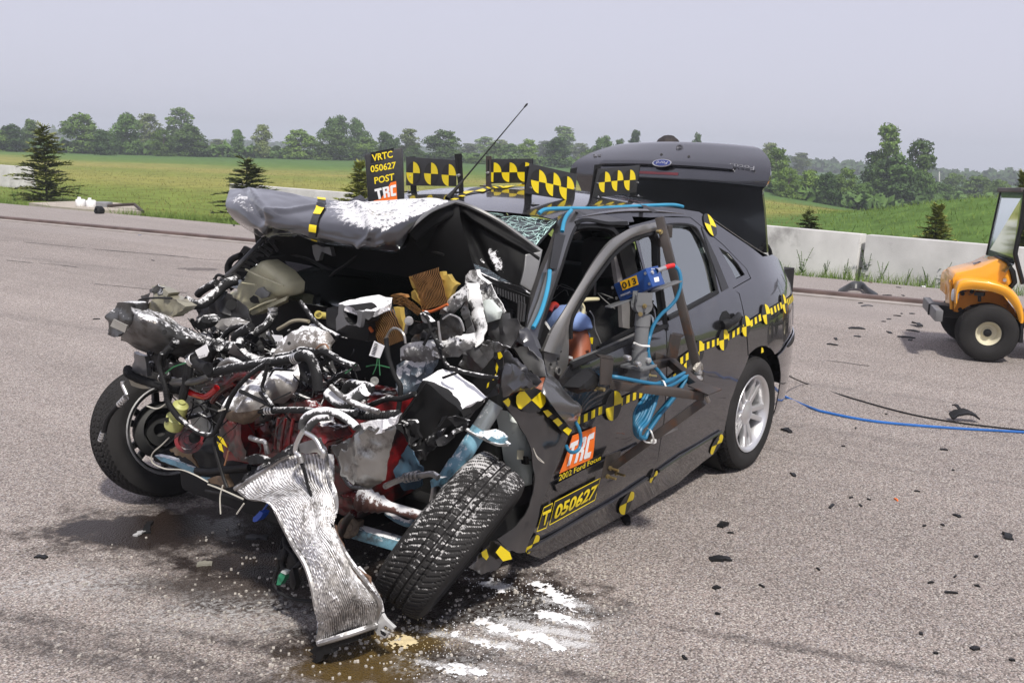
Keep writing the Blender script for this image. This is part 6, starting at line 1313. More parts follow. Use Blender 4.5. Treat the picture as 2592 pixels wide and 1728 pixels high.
LBL = sc('barcode_tag', 'D', 'X', 2.6, '380,10 475,55 430,165 335,140', WHITES, thick=.002, amp=.003); mb = MB()
for k in range(8): scrap(mb, tr('D', 'X', 2.606, f'{385 - 4 * k},{28 + 13 * k} {415 - 4 * k},{40 + 13 * k} {413 - 4 * k},{46 + 13 * k} {383 - 4 * k},{34 + 13 * k}'), .001, 0, h=.05)
mb.build('barcode', BLACKT, LBL)
hz('tag_wire', 'D', 'X', 2.6, '410,170 400,240 370,310', .0015, GRN, seg=5); hz('tag_wire', 'D', 'X', 2.6, '425,170 430,250 435,320', .0015, GRN, seg=5); hz('tag_wire', 'D', 'X', 2.58, '310,240 400,225 520,250', .002, GRN, seg=5)
mb = MB(); c = at('D', 385, 370, 'X', 2.6); mb.lathe(c, CAM - c, [(-.02, .010), (.0, .014), (.004, .013), (.004, .008), (.001, 0)], 14); mb.build('sensor_plug', mat('grey_plug', (.16, .16, .15), rough=.5), CAR)
# left spring tower and wing, ripped open
SHEETW = mat('torn_sheet_metal_white', (.2, .2, .2), rough=.45, metal=.5, var=.3, grime=.35, powder=1.32, ps=46, pcol=(.7, .7, .7))
TW = part('left_inner_wing', at('B', 1300, 1200, 'X', 2.2), CAR, 'torn left inner wing, pale with powder')
sc('tower_tip', 'B', 'X', 2.22, '1200,950 1255,870 1295,870 1310,920 1345,950 1400,1000 1330,1000 1260,965 1205,985', SHEETW, TW, amp=.02, thick=.02); sc('left_flap', 'B', 'X', 2.3, '1212,980 1195,1010 1080,1100 980,1225 965,1262 1055,1272 1100,1260 1180,1170 1220,1140', SHEETW, TW, amp=.016, thick=.006, puff=.01, edge=.015)
sc('ridge', 'B', 'X', 2.26, '1212,980,2.24 1320,985,2.22 1350,1100 1365,1240 1395,1360,2.28 1370,1500,2.32 1300,1568,2.34 1290,1440 1255,1290 1225,1110', SHEETW, TW, amp=.018, puff=.014, edge=.012); sc('lower_flap', 'B', 'X', 2.3, '1155,1230 1215,1140 1245,1280 1290,1430 1280,1520 1225,1480 1200,1330', SHEETM, TW, amp=.02, puff=.01, edge=.015)
sc('right_flap', 'B', 'X', 2.2, '1325,965 1430,1000 1470,1070 1560,1245 1500,1320 1390,1340 1350,1140', SHEETW, TW, amp=.012); sc('white_clip', 'B', 'X', 2.24, '1345,1150 1400,1132 1430,1142 1520,1240 1500,1310 1390,1345 1362,1240', WHITEP, TW, thick=.012, amp=0, puff=.012, edge=.02)
sc('torn_panel', 'B', 'X', 2.22, '1410,1272 1450,1258 1470,1300 1495,1305 1510,1262 1560,1255 1612,1258 1630,1300 1700,1305 1690,1400 1650,1480 1610,1568 1440,1510 1382,1380', mat('wing_underseal', (.09, .09, .092), rough=.45, metal=.4, var=.25, powder=.2), TW, amp=.022, freq=10)
sc('torn_panel', 'B', 'X', 2.42, '985,1315 1040,1280 1075,1272 1145,1300 1190,1390 1175,1500 1130,1535 1050,1510 930,1480 840,1470 700,1560 740,1450 850,1400', SHEETM, TW, amp=.02); sc('fold', 'B', 'X', 2.40, '700,1400 740,1370 830,1350 960,1310 1000,1260 1010,1320 930,1390 800,1410 700,1450', BLACKP, TW, amp=.02, thick=.03)
sc('upper_panel', 'D', 'X', 2.42, '615,75 680,30 800,15 960,-10 1130,-40 1290,-60 1300,40 1140,150 960,172 870,200 790,200 660,175 620,190', SHEETW, TW, amp=.016, puff=.02, edge=.08); sc('inner_panel', 'D', 'X', 2.38, '585,235 640,185 790,200 960,172 945,240 900,300 830,350 770,470 640,525 575,430', BLUED, TW, amp=.02, puff=.02, edge=.1)
sc('inner_bracket', 'D', 'X', 2.41, '710,245 820,240 815,300 770,335 710,315', BLUED, TW, thick=.01); sc('arch_metal', 'D', 'X', 2.32, '1138,230 1160,180 1230,80 1350,55 1430,30 1440,150 1400,230 1300,300 1180,275', SHEETM, TW, amp=.028, freq=10); sc('arch_metal', 'B', 'X', 2.3, '1180,1500 1280,1520 1420,1500 1600,1568 1450,1620 1200,1610', SHEETM, TW, amp=.02)
mb = MB(); r2 = random.Random(5)
for a, b in ((1105, 1110), (1190, 1220), (1140, 1390), (1030, 1380), (1160, 1500), (1285, 1480), (1080, 1470)): c = at('B', a, b, 'X', 2.46 if a < 1180 else 2.33); mb.lathe(c, CAM - c, [(0, .0045), (.002, .004), (.002, 0)], 9)
mb.build('drilled_hole', DARK, TW)
hz('torn_edge', 'B', 'X', 2.46, '1000,1310 1045,1278 1075,1270 1145,1300 1180,1360 1192,1420', .003, ALUP, TW, seg=5)
# left wing remains wrapped over the door edge
WG = part('left_wing', at('H', 400, 500, 'X', 1.95), CAR, 'buckled left front wing with yellow and black target tape')
PW = mat('wing_paint', (.07, .07, .075), rough=.28, metal=.8, var=.12, coat=.8, powder=.15, ps=50)
mb = MB(); Sheet([tr('H', 'Y', .9, s) for s in ('405,285,.93 430,220,.93 445,160,.90 440,120,.86', '455,330,.955 500,300,.955 540,260,.94 540,200,.90', '500,400,.965 600,400,.975 640,370,.97 600,280,.92', '560,480,.94 660,470,.955 722,412,.98 700,390,.95', '650,575,.89 690,520,.90 705,480,.91 715,430,.93')]).mesh(mb, 18, 24, .004, amp=.004); mb.build('folded_peak', mat('wing_paint_lit', (.12, .12, .122), rough=.3, metal=.6, var=.1, coat=.8), WG, smooth=50)  # peak in a lighter wing paint: its sunlit grey is in the colour
wf = '100,362 150,325 215,292 270,290 335,300 380,270 425,285 470,330 560,450 640,572 612,640 560,790 515,900 450,1080 390,1210 338,1392 275,1562 200,1560 95,1500 60,1455 120,1420 205,1350 265,1260 305,1190 338,1090 352,980 345,830 320,720 285,635 220,530 160,445'
mb = MB(); scrap(mb, tr('H', 'Y', .905, wf), .004, .010, freq=5, h=.03); mb.build('face', PW, WG, smooth=60)
sc('torn_fold', 'H', 'Y', .95, '95,180 120,60 185,60 330,185 412,212 372,245 330,262 200,285 150,310 108,335 100,260', PW, WG, amp=.03, freq=8, puff=.015, edge=.02); sc('torn_fold', 'D', 'X', 2.12, '1450,-10 1500,20 1640,150 1860,340 1895,385 1840,405 1660,370 1560,370 1500,300', PW, WG, amp=.022, freq=9, puff=.012, edge=.015)
sc('cowl_corner', 'D', 'X', 2.0, '1500,-130 1640,-170 1780,-90 1890,140 1945,330 1870,345 1760,230 1640,100', PW, WG, amp=.03, freq=8, puff=.015, edge=.02); sc('torn_fold', 'D', 'X', 2.08, '1640,70 1760,60 1900,190 1935,330 1850,330 1750,240', PAINTG, WG, amp=.022, freq=9, puff=.012, edge=.015)
sc('wing_edge', 'D', 'X', 2.2, '1440,150 1450,40 1480,0 1560,60 1540,370 1500,490 1380,530 1470,400 1500,260', PW, WG, amp=.02); sc('lower_corner', 'E', 'Y', .90, '2080,690 2220,560 2300,470 2400,440 2520,430 2440,600 2330,720 2200,760', PW, WG, amp=.012)
def wq(F, s, m_, nm, y): mb = MB(); pts = tr(F, 'Y', y, s); scrap(mb, pts, .001, 0); mb.build(nm, m_, WG)
def sect(cx, cy, rx, ry, a0, a1, sk=0): return f'{cx},{cy} ' + ' '.join(f'{cx + rx * math.cos(a) + sk * math.sin(a):.0f},{cy - ry * math.sin(a):.0f}' for a in np.linspace(a0, a1, 9))
wq('H', sect(333, 352, 118, 108, 0, 6.0), BLACKT, 'target_disc', .922); wq('H', '333,352 276,282 240,285 212,320 210,375 228,415 248,424', YELLOW, 'target_quarter', .9245); wq('H', '333,352 420,275 440,330 444,365 425,400 402,418', YELLOW, 'target_quarter', .9245)
wq('H', '105,362 148,335 162,360 160,390 145,407', YELLOW, 'target_quarter', .9245); wq('H', '415,420 470,410 650,600 625,640 570,600', BLACKT, 'marker_tape', .918)
for q in ('424,440 460,428 496,462 460,488', '500,515 540,492 578,535 545,560', '580,592 615,565 652,590 625,632'): wq('H', q, YELLOW, 'yellow_mark', .9245)
for F, q, x in (('D', '1495,115 1520,108 1540,150 1512,175 1500,165', 2.26), ('D', '1485,205 1500,245 1488,300 1476,260', 2.27), ('D', '1480,305 1482,345 1450,365 1455,335', 2.28), ('D', '1418,380 1412,420 1396,435 1402,395', 2.3)):
    mb = MB(); scrap(mb, tr(F, 'X', x, q), .001, 0); mb.build('yellow_mark', YELLOW, WG)
for q in ('2205,560 2250,530 2270,600 2250,630 2215,600', '2335,560 2380,500 2460,560 2480,620 2400,640'):
    mb = MB(); scrap(mb, tr('E', 'Y', .915, q), .001, 0); mb.build('target_quarter', YELLOW, WG)
sc('washer_tank', 'H', 'Y', .80, '140,440 200,500 290,635 335,740 356,850 362,1000 330,1020 280,1035 240,930 212,850 190,700 165,560', WHITEP, thick=.06, amp=.004, puff=.03, edge=.05, label='white plastic tank inside the left wing'); sc('tank_label', 'H', 'Y', .84, '217,747 270,750 268,825 217,820', mat('cream_label', (.55, .53, .4), rough=.6), thick=.001, amp=0); sc('tank_connector', 'H', 'Y', .85, '280,800 305,802 310,820 352,822 352,835 310,835 318,860 285,865', BLACK, thick=.02, amp=0)
hz('scuff_wire', 'H', 'Y', .925, '345,735 370,790 400,820 430,850 380,815 350,750', .0015, WHT, seg=4)
# louvred scuttle end by the pillar
LV = sc('scuttle_end', 'B', 'X', 1.96, '1430,985 1560,1020 1780,1110 1770,1180 1735,1420 1690,1420 1640,1230 1560,1130 1450,1040', BLACK, amp=.004, thick=.01)
for k in range(12):
    a = 1470 + 24 * k; hz('louvre', 'B', 'X', 1.985, f'{a},{1020 + 8 * k} {a + 4},{1075 + 11 * k}', .0035, MATS['dark_grey_plastic'], LV, seg=5)
for k in range(3): hz('louvre', 'B', 'X', 1.985, f'{1690 + 25 * k},{1150 + 12 * k} {1680 + 22 * k},{1330}', .006, MATS['dark_grey_plastic'], LV, seg=5)
sc('scuttle_ledge', 'B', 'X', 1.99, '1300,880 1480,960 1700,1020 1785,1085 1690,1060 1480,1000 1310,920', BLACKP, LV, thick=.01, amp=.006)
# battery: black case, top heaped with powder
BAT = part('battery', at('D', 950, 600, 'X', 2.5), CAR, 'split black battery box heaped with white powder on top')
b0 = tr('D', 'X', 2.5, '815,362,2.52 1000,262,2.46 1120,285,2.42 1392,505,2.40 1165,632,2.5'); mb = MB(); scrap(mb, b0, .03, .008, freq=25); mb.build('top', mat('battery_powder', (.7, .7, .7), rough=.9, powder=2.0, bump=.7, bs=90), BAT, smooth=60)
sc('front', 'D', 'X', 2.52, '812,372,2.53 880,405,2.53 1000,510,2.53 1160,642,2.51 1180,690,2.5 1140,740,2.5 1010,800,2.5 800,905,2.52 700,945,2.53 575,765,2.55 640,660 720,550', BLACK, BAT, thick=.05, amp=.003); sc('side', 'D', 'X', 2.45, '1162,640,2.5 1385,510,2.4 1380,545,2.4 1270,680,2.44 1180,760,2.49 1150,720,2.51', BLACKP, BAT, thick=.02, amp=.01)
hz('seam', 'D', 'X', 2.555, '580,765 700,610 830,420 865,390', .004, BLACK, BAT, seg=6); sc('strap', 'D', 'X', 2.5, '985,335 1110,290 1130,305 1000,355', BLACKP, BAT, thick=.006, amp=.003)
for s_, x in (('570,770 640,740 760,780 800,920 740,980 690,950 640,860', 2.56), ('700,940 800,905 1010,800 1000,880 880,990 800,1080 760,1040', 2.52), ('790,990 830,985 830,1060 795,1100', 2.56), ('920,800 980,700 1040,680 1000,760', 2.56), ('950,880 1030,860 1180,750 1190,790 1060,900 980,960', 2.54), ('1030,700 1110,690 1190,740 1100,790', 2.53), ('690,720 760,740 780,870 720,960 680,880', 2.57)): sc('shard', 'D', 'X', x, s_, BLACKP, BAT, amp=.03, thick=.01)
hz('earth_cable', 'D', 'X', 2.52, '490,-20 510,150 570,330 620,430 600,640', .0085, RUBBERP); hz('earth_cable', 'D', 'X', 2.46, '1050,240 1020,200 990,120 940,10 B870,1270 B820,1260', .006, RUBBERP); hz('earth_cable', 'D', 'X', 2.44, '1060,250 1120,265 1200,292 1380,328 1500,340', .0065, RUBBERP); hz('battery_lead', 'D', 'X', 2.56, '200,610 340,590 500,530 620,530 750,485', .009, RUBBERP); hz('earth_cable', 'B', 'X', 2.5, '480,1568 490,1480 540,1400 600,1400 650,1450 665,1530', .0045, ALUP, seg=6); hz('earth_cable', 'B', 'X', 2.48, '820,1260 870,1310 890,1400 940,1500 1000,1568', .006, RUBBERP); hz('earth_cable', 'B', 'X', 2.47, '960,1330 970,1430 990,1568', .004, ALUP, seg=6); hz('earth_cable', 'B', 'X', 2.48, '830,1540 880,1450 940,1390', .005, RUBBERP)
sc('broken_terminal', 'B', 'X', 2.48, '800,1255 860,1290 900,1330 870,1350 820,1320', SHEETP, BAT, amp=.01, thick=.02); sc('broken_terminal', 'B', 'X', 2.46, '690,1430 740,1370 830,1340 920,1330 900,1390 780,1410 720,1460', BLACKP, BAT, amp=.02, thick=.03)
# strut, light blue, with torn spring seat
sp_, sq = at('D', 1480, 575, 'X', 2.20), at('D', 1000, 1330, 'X', 2.36); d = (sq - sp_).normalized(); L_ = (sq - sp_).length
STR = part('suspension_strut', sp_, CAR, 'light blue suspension strut leaning out of the wreck'); mb = MB(); mb.lathe(sp_, d, [(0, .0), (0, .0285), (L_ * .2, .029), (L_ * .34, .029)], 24); mb.build('damper_rod', mat('strut_tube', (.2, .22, .23), rough=.35, metal=.5, var=.3, powder=.8, ps=50, grime=.3, gcol=(.05, .02, .01)), STR)
mb = MB(); mb.lathe(sp_, d, [(L_ * .3, .0295), (L_ * .7, .030), (L_ * .72, .034), (L_, .034), (L_, 0)], 24); mb.build('damper_tube', BLUEP, STR)
sc('spring_seat', 'D', 'X', 2.27, '1205,800 1260,820 1380,822 1460,808 1530,840 1570,880 1562,915 1598,942 1560,955 1500,950 1400,915 1340,900 1260,850', BLUEP, STR, thick=.012, amp=.008, puff=.035, edge=.05); hz('seat_rim', 'D', 'X', 2.29, '1205,805 1280,850 1400,905 1500,945 1590,945', .005, ALUP, STR, seg=6)
sc('inner_plate', 'D', 'X', 2.3, '560,1185 620,1060 700,935 760,1060 830,1175 790,1335 640,1365', mat('blue_plate', (.05, .1, .15), rough=.5, var=.4, powder=.5, grime=.4), amp=.02, thick=.01); sc('strut_bracket', 'D', 'X', 2.36, '990,1240 1080,1160 1090,1200 1010,1280', BLUEP, STR, thick=.01)
# crumpled silver bracket, pipes
SB = sc('crumpled_bracket', 'D', 'X', 2.68, '25,965 130,905 200,850 262,752 330,732 450,735 562,760 575,800 540,930 500,1085 480,1262 360,1335 225,1312 160,1270 88,1205 65,1050', mat('bright_sheet', (.32, .32, .31), rough=.28, metal=.9, var=.25, grime=.4, powder=.22, ps=40), amp=.024, freq=10, puff=.03, edge=.06, label='crumpled silver bracket plate'); sc('powder_top', 'D', 'X', 2.71, '200,870 265,760 340,735 440,725 560,700 605,655 580,755 500,790 420,845 320,850 240,890', POWDER, SB, thick=.012, amp=.02)
sc('bracket_tab', 'D', 'X', 2.7, '20,960 100,920 160,960 130,1040 60,1060 90,1200 70,1210 40,1080', SHEETM, SB, amp=.02, thick=.006); hz('lower_edge', 'D', 'X', 2.66, '90,1210 150,1300 210,1330 350,1330', .006, SHEETM, SB)
hz('link_pipe', 'D', 'X', 2.46, '480,1320 560,1282 680,1238 800,1222 900,1208 960,1240', .010, ALUP); clamp('link_joint', 'D', 2.46, 660, 1245, 800, 1218, .017, ALUP, n=4); hz('link_pipe', 'D', 'X', 2.44, '940,1250 925,1300 915,1380 900,1460', .009, ALUP); sc('link_end', 'D', 'X', 2.45, '885,1270 930,1240 980,1250 960,1310 900,1330', BLUEP, thick=.03)
hz('powdered_elbow', 'D', 'X', 2.66, '-30,470 20,520 80,555 160,545 230,500 300,450', .022, mat('elbow_powder', (.05, .05, .05), rough=.7, powder=1.35, ps=40)); hz('powdered_elbow', 'D', 'X', 2.64, '90,520 150,400 250,400 360,430 300,480', .012, RUBBERP); hz('lower_hose', 'C', 'X', 2.72, '1450,637 1580,635 1800,632 2000,640 2200,652 2352,660', .0115, RUBBERP); clamp('hose_clamp', 'C', 2.722, 1548, 636, 1622, 634, .014, ALU, n=3); hz('lower_hose', 'D', 'X', 2.62, '140,640 230,665 330,675 470,690 600,680', .018, RUBBERP, ribs=.012)
for s_ in ('1870,800 1880,730 1950,665 2080,640 2200,670 2310,740 2360,790', '1915,815 1960,750 2030,700 2130,690'): hz('powdered_line', 'C', 'X', 2.76, s_, .0125, mat('line_powder', (.05, .05, .05), rough=.7, powder=1.25, ps=40))
hz('steel_line', 'C', 'X', 2.78, '1880,820 1840,890 1815,960 1812,1010 1850,1045 1870,1110', .008, ALU); hz('steel_line', 'C', 'X', 2.78, '1905,835 1980,880 2020,935 2040,980 2065,1010 2060,1060', .008, ALU); hz('steel_line', 'D', 'X', 2.68, '-10,420 110,520 250,590 420,650', .009, ALUP); hz('steel_line', 'C', 'X', 2.72, '1360,1070 1440,1045 1500,1080 1420,1060', .004, SHEETM)
# driveshaft, lower arm, links
p, q = at('E', 1230, 110, 'X', 2.48), at('E', 1700, 245, 'X', 2.40); d = (q - p).normalized(); mb = MB(); mb.lathe(p, d, [(-.06, .03)] + [(-.05 + .011 * i, .042 - .0022 * i + (.006 if i % 2 else 0)) for i in range(9)] + [(.06, .0185), ((q - p).length, .0185)], 22); mb.build('drive_shaft', mat('shaft_metal', (.12, .06, .05), rough=.5, metal=.3, var=.3, powder=.95), CAR)
p, q = at('E', 1050, 365, 'X', 2.46), at('E', 1520, 500, 'X', 2.38); mb = MB(); mb.bar(p, q, .05, .045); ARM = mb.build('control_arm', BLUEP, CAR, bevel=.012, label='light blue lower suspension arm'); mb = MB(); c = at('E', 1005, 335, 'X', 2.5); mb.lathe(c, CAM - c, [(-.03, .036), (.0, .038), (.006, .03), (.006, .016), (.014, .014), (.014, 0)], 20); mb.build('arm_bush', mat('bush_tan', (.22, .17, .12), rough=.6, metal=.3, grime=.4), ARM)
sc('arm_bracket', 'E', 'X', 2.47, '905,380 960,260 1010,250 1090,290 1070,380 1010,430 960,420', MATS['bush_tan'], ARM, thick=.03, amp=.01); hz('tie_rod', 'E', 'X', 2.4, '1350,200 1440,260 1530,300 1580,290', .012, mat('blue_rod', (.1, .2, .27), rough=.5, powder=.9)); hz('red_bar', 'E', 'X', 2.52, '1050,200 990,270 950,360 930,470', .013, RED)
# right suspension pieces
hz('right_arm', 'C', 'X', 2.42, '560,1060 700,1110 850,1180 1030,1250', .018, BLACK); sc('blue_bar', 'C', 'X', 2.5, '545,1040 640,1060 900,1150 925,1222 760,1150 600,1092', BLUEP, thick=.03, amp=.006); sc('blue_bar', 'C', 'X', 2.5, '945,1232 1040,1240 1020,1282', BLUEP, thick=.02, amp=0); sc('copper_plate', 'C', 'X', 2.56, '680,992 740,955 800,960 862,982 932,1060 932,1150 900,1130 850,1060 790,1040', mat('copper_tan', (.2, .14, .08), rough=.5, metal=.4, grime=.4), thick=.006, amp=.02); hz('right_arm', 'C', 'X', 2.5, '920,1180 1060,1190 1200,1170 1400,1150', .016, BLACK); sc('right_hub', 'C', 'X', 2.35, '560,1020 640,980 700,1010 760,1080 640,1090', DARK, thick=.08, amp=.02)
sc('lower_bracket', 'C', 'X', 2.6, '1030,1250 1160,1220 1210,1330 1150,1340 1050,1290', mat('brown_bracket', (.13, .09, .06), rough=.6, metal=.3, grime=.4), thick=.02, amp=.015); sc('blue_cap', 'E', 'X', 2.62, '205,190 235,205 220,240 180,280 140,285 145,245', mat('blue_cap', (.02, .08, .42), rough=.4), thick=.03, puff=.01, edge=.01); hz('loose_wire', 'E', 'X', 2.6, '300,90 260,150 225,195', .004, mat('blue_wire', (.03, .08, .3), rough=.5), seg=5); hz('under_shield', 'C', 'X', 2.6, '1000,1360 1200,1400 1350,1450', .006, BLACK)
# fine broken wires and ragged flakes strewn over everything
mb = MB(); r2 = random.Random(33)
for k in range(110):
    a = r2.uniform(350, 2500); b = r2.uniform(-420, 760)
    if a < 800 and b > 250 or a > 1900 and b > 500: continue
    p = at('C', a, b, 'X', r2.uniform(2.5, 2.74) if a < 1900 else r2.uniform(2.4, 2.6))
    if p.z > .93 or p.y < -.55: continue
    P = [p]; d = V((r2.uniform(-.4, .2), r2.uniform(-1, 1), r2.uniform(-.8, .5))).normalized()
    for j in range(r2.randint(2, 5)): d = (d + V((r2.uniform(-.6, .6), r2.uniform(-.7, .7), r2.uniform(-.9, .5)))).normalized(); P.append(P[-1] + d * r2.uniform(.02, .07))
    mb.tube(P, r2.choice((.0014, .0018, .0025, .0035)), 5, 4)
mb.build('broken_wires', RUBBER, CAR)['kind'] = 'stuff'
for nm, mm, nn, sd2 in (('metal_flakes', SHEETP, 150, 41), ('plastic_flakes', BLACKP, 190, 42)):
    mb = MB(); r2 = random.Random(sd2)
    for k in range(nn):
        a = r2.uniform(420, 2350); b = r2.uniform(-440, 560)
        if a < 850 and b > 150: continue
        p = at('C', a, b, 'X', r2.uniform(2.3, 2.62))
        if p.z > .9 or abs(p.y) > .66: continue
        e1 = V((r2.uniform(-1, 1), r2.uniform(-1, 1), r2.uniform(-1, 1))).normalized(); e2 = e1.orthogonal().normalized(); s_ = r2.uniform(.012, .042); n_ = r2.randint(5, 7)
        scrap(mb, [p + e1 * s_ * math.cos(6.283 * q / n_) * r2.uniform(.5, 1.2) + e2 * s_ * math.sin(6.283 * q / n_) * r2.uniform(.3, 1.1) for q in range(n_)], .002, .008, freq=30, h=.02)
    mb.build(nm, mm, CAR)['kind'] = 'stuff'
# unsorted small debris deep in the bay: loom ends, clips, broken stubs
mb = MB(); r2 = random.Random(21)
for k in range(150):
    a = r2.uniform(500, 2300); b = r2.uniform(-480, 700); 
    if a < 900 and b > 350: continue
    x0 = r2.uniform(2.18, 2.50) if b < 200 else r2.uniform(2.3, 2.56)
    p = at('C', a, b, 'X', x0)
    if p.y > .62 or p.y < -.62 or p.z > .88: continue
    d = V((r2.uniform(-.3, .3), r2.uniform(-1, 1), r2.uniform(-.6, .5))).normalized(); l = r2.uniform(.05, .22); s_ = V((r2.uniform(-.05, .05), r2.uniform(-.05, .05), r2.uniform(-.06, .03)))
    mb.tube([p - d * l / 2, p + s_, p + d * l / 2], r2.choice((.003, .004, .006, .009, .013)), 6, 4)
mb.build('bay_clutter', RUBBERP, CAR)['kind'] = 'stuff'
mb = MB()
for k in range(70):
    a = r2.uniform(450, 2300); b = r2.uniform(-450, 500); p = at('C', a, b, 'X', r2.uniform(2.15, 2.46))
    if abs(p.y) > .6 or p.z > .86: continue
    M = Matrix.Rotation(r2.uniform(0, 3), 3, 'X') @ Matrix.Rotation(r2.uniform(0, 3), 3, 'Z'); mb.box(p, (r2.uniform(.02, .09), r2.uniform(.02, .08), r2.uniform(.01, .05)), M)
mb.build('bay_fragments', mat('bay_metal', (.05, .05, .05), rough=.5, metal=.4, var=.6, powder=.75), CAR, bevel=.003, crumple=.01)['kind'] = 'stuff'
# ============================================================= radiator hanging out of the wreck
rr = ['7,-4,2.74 270,-165,2.72 520,-310,2.70 800,-330,2.68', '110,80,2.76 340,-20,2.76 570,-110,2.74 830,-110,2.70', '295,112,2.78 490,60,2.80 690,20,2.78 885,40,2.72', '400,300,2.80 560,225,2.83 730,170,2.81 893,180,2.73', '515,520,2.82 640,430,2.86 750,340,2.84 845,300,2.76',
      '615,680,2.84 730,580,2.88 830,480,2.86 890,420,2.76', '680,880,2.85 820,770,2.88 930,660,2.86 1015,640,2.76', '716,1080,2.85 880,985,2.88 1040,900,2.85 1190,870,2.74', '755,1210,2.84 920,1145,2.86 1100,1065,2.82 1290,1035,2.72', '728,1372,2.83 900,1320,2.82 1090,1260,2.77 1242,1208,2.70']
RS = Sheet([tr('E', 'X', 2.8, s) for s in rr])
RAD = thing('radiator', 'crushed silver radiator core hanging from the wreck to the ground', 'radiator', RS.ev(.5, 1))
FIN = mat('radiator_core', (.55, .53, .51), rough=.42, metal=.6, var=.35, vs=40, powder=1.0, ps=22, grime=.22, gs=30, gcol=(.12, .10, .09))
NF = 34
def fin(u, v):
    t = (u * NF + .5 * mnoise.noise(V((u * 7, v * 5, 3)))) % 1.0; return (-.010 if t < .34 else .0) + .004 * mnoise.noise(V((u * 60, v * 90, 0))) + .03 * math.sin(v * 9 + u * 4) * .35
mb = MB(); RS.mesh(mb, NF * 5, 110, .02, disp=fin); mb.build('core', FIN, RAD, smooth=30)
mb = MB()
for i in range(31):
    pass
for (u0, nm) in ((0.0, 0), (1.0, 1)):
    mb.tube([RS.ev(u0, i / 20) + V((0, 0, .004)) for i in range(21)], .008, 6, 2)
mb.build('side_plate', ALUP, RAD)
mb = MB(); e = [RS.ev(i / 12, 1.0) for i in range(13)]; mb.tube([p + RS.nrm(.5, .95) * .012 + V((0, 0, .008)) for p in e], .010, 8, 2); mb.build('header_rim', ALUP, RAD)
mb = MB(); S = Sheet([[p + V((0, 0, .0)) + RS.nrm(.5, .95) * .006 for p in e], [p + V((0, .0, -.035)) for p in e]]); S.mesh(mb, 40, 5, .03, disp=lambda u, v: -.006 if (u * 13) % 1 < .12 else 0); mb.build('plastic_tank', BLACK, RAD)
sc('tank_end', 'E', 'X', 2.83, '650,1450 740,1380 840,1410 850,1470 790,1480 760,1540 690,1568 670,1540 720,1500', BLACK, RAD, thick=.03, amp=.006)
sc('tank_side', 'E', 'X', 2.835, '715,1090 775,1105 775,1180 750,1280 720,1320', BLUED, RAD, thick=.006)
e = [RS.ev(i / 12 * .62, 0.0) for i in range(13)]; mb = MB(); mb.tube([p + RS.nrm(.3, .05) * .01 for p in e], .009, 8, 2); mb.build('header_rim', ALUP, RAD)
mb = MB(); S = Sheet([[p + V((0, 0, .012)) for p in e], [p + V((-.03, -.005, .045)) for p in e]]); S.mesh(mb, 40, 5, .03, disp=lambda u, v: -.006 if (u * 12) % 1 < .15 else 0, amp=.006); mb.build('plastic_tank', BLACKP, RAD)
sc('tank_tab', 'C', 'X', 2.75, '1370,1055 1430,1035 1480,1050 1560,1080 1680,1010 1790,960 1800,1010 1640,1070 1500,1115 1400,1120', BLACKP, RAD, thick=.02, amp=.01); sc('tank_tab', 'C', 'X', 2.75, '1260,1310 1310,1270 1370,1260 1300,1340 1280,1380', BLACK, RAD, thick=.03)
sc('filler_neck', 'C', 'X', 2.72, '1845,935 1990,890 2010,960 2060,1000 2060,1060 2000,1010 1900,1030 1860,1010', mat('tank_grey', (.28, .27, .25), rough=.5, powder=.4), RAD, thick=.02, amp=.01)
hz('seam_strip', 'C', 'X', 2.78, '1860,1110 1890,1180 1915,1290 1960,1420 2040,1568 E860,330', .006, BLACK, RAD, seg=6); hz('seam_valve', 'C', 'X', 2.78, '1850,1050 1870,1110', .012, ALUP, RAD)
sc('torn_edge', 'E', 'X', 2.84, '640,650 700,680 760,820 780,960 790,1100 730,1060 690,900', mat('pale_fin', (.55, .52, .45), rough=.5, metal=.3, powder=.5), RAD, thick=.004, amp=.01); sc('torn_edge', 'E', 'X', 2.80, '280,100 330,170 420,300 520,470 600,560 590,600 480,480 380,300', FIN, RAD, thick=.006, amp=.012)
sc('rear_layer', 'E', 'X', 2.72, '830,290 880,330 900,420 1000,640 1060,690 1190,790 1200,860 1080,800 960,640 860,440', mat('brown_layer', (.2, .12, .08), rough=.55, metal=.3, grime=.4, powder=.4), RAD, thick=.01, amp=.01); sc('rear_layer', 'E', 'X', 2.70, '1090,690 1130,720 1200,830 1290,1010 1310,1100 1210,1000 1110,850', FIN, RAD, thick=.01, amp=.008)
CL = mat('white_clip', (.6, .6, .6), rough=.45, metal=.2); sc('mount_clip', 'E', 'X', 2.70, '1240,1262 1270,1180 1305,1115 1330,1160 1370,1200 1415,1240 1398,1262 1335,1215 1300,1250 1310,1270 1365,1285 1335,1335 1300,1325 1262,1295', CL, RAD, thick=.012, amp=0)
sc('clip_slot', 'E', 'X', 2.715, '1290,1265 1318,1280 1342,1300 1330,1318 1300,1296', DARK, RAD, thick=.004, amp=0)
